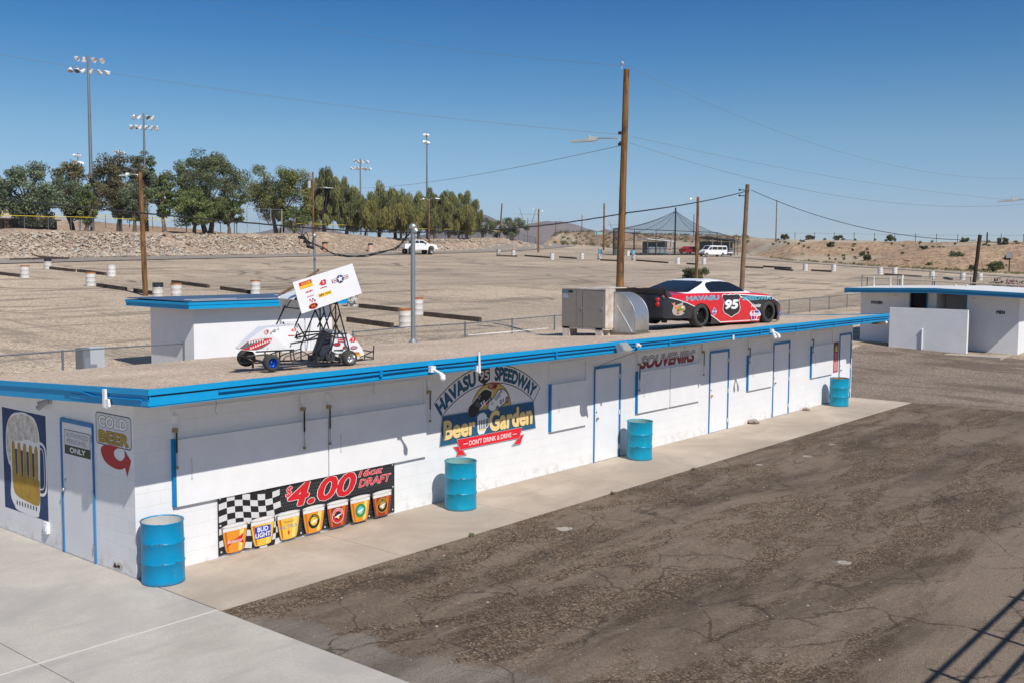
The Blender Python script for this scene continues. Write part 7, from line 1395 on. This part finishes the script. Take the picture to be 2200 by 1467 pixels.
m.add([(1.90, -.74, 1.52), (1.90, .74, 1.52), (1.14, .64, 1.95), (1.14, -.64, 1.95)], [(0, 1, 2, 3)]); m.add([(-.47, -.7, 1.55), (-.47, .7, 1.55), (-.33, .6, 1.92), (-.33, -.6, 1.92)], [(0, 1, 2, 3)]); m.make('window', vg, t)
m = MB(); m.box(3.29, -.80, .98, 3.335, .80, 1.2); m.make('grille', dark, t); m = MB(); m.box(3.26, -.9, 1.0, 3.34, -.62, 1.2); m.make('headlight', chrome, t); m = MB(); m.box(3.26, .62, 1.0, 3.34, .9, 1.2); m.make('headlight', chrome, t); m = MB(); m.box(3.2, -.9, .70, 3.42, .9, .90); m.make('bumper', pw, t); m = MB(); m.box(-2.25, -.85, .75, -2.1, .85, .95); m.make('bumper', chrome, t)
m = MB(); m.box(1.2, -1.12, 1.45, 1.35, -.93, 1.65); m.make('mirror', dark, t); m = MB(); m.box(-.0, -.95, 1.22, .12, -.925, 1.26); m.box(.95, -.95, 1.22, 1.07, -.925, 1.26); m.make('door_handle', dark, t); vwheels(t, (-1.0, 2.3), .80, .42, .30)
# ================================================================== white van, red car
t = thing('passenger_van', (152.6, 76.2, hgt(154.5, 76)), 'white passenger van with dark windows parked right of the cage', 'van', rz=math.atan2(75.65-76.35, 157.95-151.21)-.25)
# the van faces left: its front is at low x
m = MB(); sideprism(m, [(-1.45, .45), (-1.25, .45), (-1.15, .68), (-.9, .78), (-.6, .70), (-.45, .40), (3.35, .40), (3.45, .68), (3.7, .78), (3.95, .70), (4.1, .45), (4.9, .48), (4.95, 1.2), (4.85, 1.95), (4.6, 2.12), (.65, 2.16), (.25, 2.10), (-.55, 1.38), (-1.35, 1.12), (-1.5, .85)], -.9, .9); m.make('body', pw, t)
m = MB()
for sy in (-.906, .906): m.add([(-.35, sy, 1.33), (.55, sy, 1.33), (.55, sy, 1.90), (.20, sy, 1.90)], [(0, 1, 2, 3)]); m.add([(.68, sy, 1.33), (2.1, sy, 1.33), (2.1, sy, 1.90), (.68, sy, 1.90)], [(0, 1, 2, 3)]); m.add([(2.2, sy, 1.33), (3.5, sy, 1.33), (3.5, sy, 1.90), (2.2, sy, 1.90)], [(0, 1, 2, 3)]); m.add([(3.6, sy, 1.33), (4.75, sy, 1.33), (4.7, sy, 1.90), (3.6, sy, 1.90)], [(0, 1, 2, 3)])
m.add([(-.55, -.78, 1.40), (-.55, .78, 1.40), (.20, .70, 2.07), (.20, -.70, 2.07)], [(0, 1, 2, 3)]); m.make('window', vg, t)
m = MB(); m.box(-1.52, -.85, .9, -1.42, -.55, 1.08); m.make('headlight', chrome, t); m = MB(); m.box(-1.56, -.9, .42, -1.42, .9, .66); m.make('bumper', M('van_bumper', (.25, .25, .26), .5), t); m = MB(); m.box(4.94, -.88, 1.0, 4.97, -.78, 1.6); m.make('tail_light', cR, t); vwheels(t, (-.85, 3.7), .80, .34, .22); m = MB(); m.box(-.1, -1.05, 1.3, .02, -.91, 1.5); m.make('mirror', dark, t); t.scale = (.80, .88, .90); t.location.x += .4
t = thing('parked_car', (165.2, 87, hgt(166, 87)), 'small red car half hidden behind the net posts', 'car', rz=-.1); m = MB(); sideprism(m, [(-1.9, .3), (3.6-1.2, .3), (2.4, .75), (1.7, .95), (1.0, 1.35), (-.6, 1.38), (-1.3, .98), (-1.9, .85)], -.8, .8); m.make('body', M('car_red', (.42, .02, .03), .3), t); m = MB()
for sy in (-.806, .806): m.add([(-1.0, sy, .98), (1.4, sy, .95), (.95, sy, 1.28), (-.6, sy, 1.30)], [(0, 1, 2, 3)])
m.make('window', vg, t); vwheels(t, (-1.2, 1.6), .72, .30, .2)
# ================================================================== netted batting cage with hut
cg = thing('batting_cage', (0, 0, 0), 'large tent-shaped net cage on dark posts behind the lot', 'netted cage')
net = bpy.data.materials.new('netting'); net.use_nodes = True; t_ = NT(net); t_.b.inputs['Base Color'].default_value = (.03, .035, .04, 1); t_.b.inputs['Roughness'].default_value = .9
tp = t_.new('ShaderNodeBsdfTransparent'); mx = t_.new('ShaderNodeMixShader'); mx.inputs[0].default_value = .20; o_ = [x for x in t_.n if x.type == 'OUTPUT_MATERIAL'][0]; t_.lk(tp.outputs[0], mx.inputs[1]); t_.lk(t_.b.outputs[0], mx.inputs[2]); t_.lk(mx.outputs[0], o_.inputs[0])
net2 = net.copy(); net2.name = 'side_netting'; [x for x in net2.node_tree.nodes if x.type == 'MIX_SHADER'][0].inputs[0].default_value = .11
pk_ = Vector((154.4, 83.5, 13.3)); base = [(134.5, 83.3), (140, 82.8), (146, 82.3), (151.7, 81.9), (158, 81.4), (165, 80.8), (171, 80.3), (178, 84.5), (182, 90), (172, 95), (160, 96), (150, 93.6), (141, 87.8)]
tz = 9.65; m = MB(); rows = []; K = 10
for j in range(K+1):
    q = j/K; row = []
    for x, y in base+[base[0]]: e = Vector((x, y, tz-(.9 if x > 166 else 0))); p = e.lerp(pk_, q); p.z = e.z+(pk_.z-e.z)*(q**1.9*.75+q*.25); row.append(tuple(p))
    rows.append(row)
m.grid(rows); m.make('roof_net', net, cg)
m = MB()
for (x0, y0), (x1, y1) in zip(base, base[1:]+[base[0]]): m.add([(x0, y0, hgt(x0, y0)), (x1, y1, hgt(x1, y1)), (x1, y1, tz-(.9 if x1 > 166 else 0)), (x0, y0, tz-(.9 if x0 > 166 else 0))], [(0, 1, 2, 3)])
m.make('side_net', net2, cg)
m = MB(); m.add([(134.5, 83.3, 5.2), (137.2, 83.0, 5.2), (137.2, 83.0, 9.7), (134.5, 83.3, 9.7)], [(0, 1, 2, 3)]); m.add([(134.5, 83.4, 5.2), (139.0, 86.4, 5.2), (139.0, 86.4, 9.7), (134.5, 83.4, 9.7)], [(0, 1, 2, 3)]); m.make('end_panel', net.copy(), cg); bpy.data.objects['end_panel'].data.materials[0].node_tree.nodes[[x.name for x in net.node_tree.nodes if x.type == 'MIX_SHADER'][0]].inputs[0].default_value = .6
for i, (x, y) in enumerate(base):
    m = MB(); m.cyl((x, y, hgt(x, y)-.2), (x, y, tz-(.9 if x > 166 else 0)), .07, n=6); m.make('post', blackm, cg)
m = MB(); m.cyl((pk_.x, pk_.y, 5.2), (pk_.x, pk_.y, 13.9), .14, n=8); m.make('center_pole', blackm, cg)
m = MB(); m.tube([(x, y, tz-(.9 if x > 166 else 0)) for x, y in base+[base[0]]], .06, 5); m.tube([(x, y, hgt(x, y)+1.1) for x, y in base[:7]], .05, 4)
for k in range(0, 13, 2): m.tube([rows[j][k] for j in range(K+1)], .035, 4)
m.make('cable_frame', blackm, cg)
m = MB()
for k in range(12): x = 140+2.6*k; y = 82.9-(x-140)*.083; m.bar((x, y+.6, 5.35), (x+2.3, y+.4, 5.35), .3, .55)
m.make('ground_panel', M('cage_tarp', (.035, .035, .04), .8), cg)
t = thing('cage_hut', (155.3, 88.3, hgt(155, 88)), 'small open hut with white flat roof inside the net cage', 'hut', rz=-.06); m = MB(); m.hexa([(-4.3, -1.5, 2.55), (4.6, -1.5, 2.2), (4.6, 1, 2.2), (-4.3, 1, 2.55), (-4.3, -1.5, 2.70), (4.6, -1.5, 2.35), (4.6, 1, 2.35), (-4.3, 1, 2.70)]); m.make('roof', white, t)
m = MB()
for x in (-4.0, -1.2, 1.6, 4.3): m.box(x-.06, -1.3, 0, x+.06, -1.2, 2.45)
m.make('post', steel, t); m = MB(); m.box(-2.6, .2, .0, 4.2, .9, 2.2); m.make('wall', M('hut_grey', (.14, .15, .15), .8, var=.4, vs=1), t); m = MB(); m.box(-3.0, -.9, .1, 4.2, -.5, 1.2); m.make('counter', M('hut_counter', (.28, .30, .31), .7), t); m = MB(); m.box(2.8, -.93, .45, 4.2, -.905, 1.15); m.make('sign', M('hut_sign', (.62, .50, .46), .6), t)
D = Deco((0, -.93, 0), (1, 0, 0), (0, 0, 1), (0, -1, 0), .01, .004); D.poly([(3.0, .60), (4.0, .70), (3.9, .95), (3.2, .9)], cR); D.make('sign_mark', t)
t = thing('storage_building', (168, 81.5, hgt(168, 81.5)), 'dark open sided storage building right of the van', 'building', rz=-.12); m = MB(); m.box(-2.6, 1.2, -.2, 5.2, 3.2, 2.5); m.make('wall', M('storage_wall', (.10, .10, .105), .8, var=.4, vs=.8), t); m = MB(); m.hexa([(-3.6, -.5, 3.25), (5.6, -.5, 2.65), (5.6, 3.4, 2.65), (-3.6, 3.4, 3.25), (-3.6, -.5, 3.4), (5.6, -.5, 2.8), (5.6, 3.4, 2.8), (-3.6, 3.4, 3.4)]); m.make('roof', M('storage_roof', (.12, .12, .125), .7), t); m = MB()
for x in (-3.2, -.4, 2.3, 5.0): m.box(x-.08, -.3, 0, x+.08, -.15, 2.9 if x < 4 else 2.7)
m.make('post', M('storage_post', (.22, .23, .24), .7), t); m = MB(); m.box(2.8, -.1, 0, 4.2, .6, 1.3); m.make('crate', bpy.data.materials['storage_post'], t)
t = thing('picnic_table', (171.3, 77.6, hgt(171.3, 77.6)), 'green picnic table and clutter right of the van', 'table', rz=.3); m = MB(); m.box(-1.0, -.4, .72, 1.0, .4, .78); m.make('tabletop', M('table_green', (.03, .14, .10), .6), t); m = MB(); m.bar((-.8, -.6, 0), (-.8, .5, .75), .08, .08); m.bar((.8, -.6, 0), (.8, .5, .75), .08, .08); m.make('leg', steel, t)
t = thing('handcart', (161.8, 76.6, hgt(161.8, 76.6)), 'pale low trailer behind the white van', 'trailer'); m = MB(); m.box(-.9, -.4, .55, .9, .4, .75); m.make('bed', white, t); m = MB(); m.lathe([(.3, -.05), (.3, .05)], (0, -.4, .3), (0, 1, 0), 12); m.disc((0, -.46, .3), (0, 1, 0), .28, 12); m.make('wheel', tyr, t)
t = thing('sign_board', (163.3, 106.8, hgt(163.3, 106.8)), 'small light blue canopy sign left of the bare pole', 'sign'); m = MB(); m.box(-1.0, -.05, 3.0, 1.6, .05, 3.55); m.make('panel', M('canopy_blue', (.22, .45, .42), .6), t); m = MB(); m.cyl((.3, 0, 0), (.3, 0, 3.0), .05, n=6); m.make('post', steel, t)
t = thing('road_sign', (147.1, 25.5, hgt(147.1, 25.5)), 'weathered square sign on dark post at the foot of the right slope', 'sign', rz=-1.3); m = MB(); m.box(-.08, -.08, -.2, .08, .08, 2.0); m.make('post', barkd, t); m = MB(); m.box(-.45, -.13, 2.0, .45, -.085, 2.85); m.make('panel', M('sign_worn', (.42, .38, .36), .6, var=.5, vs=4), t)
# hill fence posts along the right ridge
hf = thing('ridge_fence', (0, 0, 0), 'thin wire fence with posts along the crest of the right hill', 'fence')
prev = []
for k in range(17):
    a = .445-.0175*k; D_ = float(np.interp(a, TA[:, 0], TA[:, 1])+np.interp(a, TA[:, 0], TA[:, 2]))+1; x, y = P2(a, D_); z = hgt(x, y); m = MB(); m.cyl((x, y, z-.2), (x, y, z+1.35), .05, n=6); m.make('post', barkd, hf); prev.append((x, y, z+1.1))
MB().tube(prev, .012, 4).make('wire', barkd, hf)
# ================================================================== lattice transmission towers, far
lt_ = M('lattice_steel', (.30, .32, .35), .6, .3)
def lattice(x, y, top, w, lab):
    z = hgt(x, y); H = top-z; t = thing('transmission_tower', (x, y, z), lab, 'transmission tower', 'far transmission towers', rz=math.atan2(y-CY, x-CX)-math.pi/2); m = MB(); r_ = w*.012
    for sx in (-1, 1):
        m.tube([(sx*w*.22, 0, 0), (sx*w*.08, 0, H*.55), (sx*w*.5, 0, H)], r_, 4); m.tube([(sx*w*.5, 0, H), (sx*w*.2, 0, H*.62), (sx*w*.08, 0, H*.55)], r_, 4)
        for k in range(6): z0 = H*.55*k/6; z1 = H*.55*(k+1)/6; f = lambda q: w*(.22-.14*q/(H*.55)); m.tube([(sx*f(z0), 0, z0), (-sx*f(z1), 0, z1)], r_*.7, 4)
    m.tube([(-w*.6, 0, H*.86), (w*.6, 0, H*.86)], r_, 4); m.tube([(-w*.42, 0, H*.72), (w*.42, 0, H*.72)], r_, 4); m.make('lattice', lt_, t)
lattice(CX+900*math.cos(.6795), CY+900*math.sin(.6795), 49, 15, 'faint V-topped lattice tower above the bushes at the row end'); lattice(CX+900*math.cos(.594), CY+900*math.sin(.594), 38, 14, 'faint lattice tower left of the net peak')
# ================================================================== desert air
hz = bpy.data.materials.new('air'); hz.use_nodes = True; nt_ = hz.node_tree; nt_.nodes.remove(nt_.nodes['Principled BSDF']); pv = nt_.nodes.new('ShaderNodeVolumePrincipled')
pv.inputs['Color'].default_value = (.72, .82, 1, 1); pv.inputs['Density'].default_value = .00013; pv.inputs['Anisotropy'].default_value = .1; nt_.links.new(pv.outputs[0], nt_.nodes['Material Output'].inputs['Volume'])
tag(MB().box(-3600, -3600, -40, 5200, 5200, 220).make('haze', hz), kind='stuff')
# ================================================================== pieces of one part that stand apart become parts of their own
SPLIT = ('hinge', 'hanging_hook', 'leg', 'latch', 'access_panel', 'vent_pipe', 'door_handle', 'post', 'support', 'window', 'shutter', 'cabinet', 'ground_panel', 'frame', 'door', 'brace', 'knob', 'bumper', 'headlight', 'fixture', 'outlet_box', 'side_board')
def split_parts(o):
    me = o.data; nv = len(me.vertices); par = list(range(nv))
    def find(a):
        while par[a] != a: par[a] = par[par[a]]; a = par[a]
        return a
    for e in me.edges:
        a, b = find(e.vertices[0]), find(e.vertices[1])
        if a != b: par[a] = b
    isl = {}
    for i in range(nv): isl.setdefault(find(i), []).append(i)
    if len(isl) < 2 or len(isl) > 60: return
    bb = []
    for vs in isl.values():
        c = [me.vertices[i].co for i in vs]; bb.append([set(vs), [min(p[k] for p in c)-.012 for k in range(3)], [max(p[k] for p in c)+.012 for k in range(3)]])
    ch = True
    while ch:
        ch = False
        for i in range(len(bb)):
            for j in range(i+1, len(bb)):
                if all(bb[i][1][k] <= bb[j][2][k] and bb[j][1][k] <= bb[i][2][k] for k in range(3)):
                    bb[i][0] |= bb[j][0]; bb[i][1] = [min(a, b) for a, b in zip(bb[i][1], bb[j][1])]; bb[i][2] = [max(a, b) for a, b in zip(bb[i][2], bb[j][2])]; del bb[j]; ch = True; break
            if ch: break
    if len(bb) < 2: return
    nm = o.name.split('.')[0]; mats = list(me.materials); par_ = o.parent
    pol = [(tuple(p.vertices), p.material_index, p.use_smooth) for p in me.polygons]
    for vs, _, _ in bb:
        idx = {v: k for k, v in enumerate(sorted(vs))}; m = MB(); m.v = [tuple(me.vertices[v].co) for v in sorted(vs)]
        for pv, mi_, sm in pol:
            if pv[0] in idx: m.f.append(tuple(idx[v] for v in pv)); m.m.append(mi_); m.sm.append(sm)
        n_ = m.make(nm, mats, par_); n_.matrix_basis = o.matrix_basis.copy()
    bpy.data.objects.remove(o)
for o in [o for o in COL.objects if o.type == 'MESH' and o.parent and o.name.split('.')[0] in SPLIT]: split_parts(o)
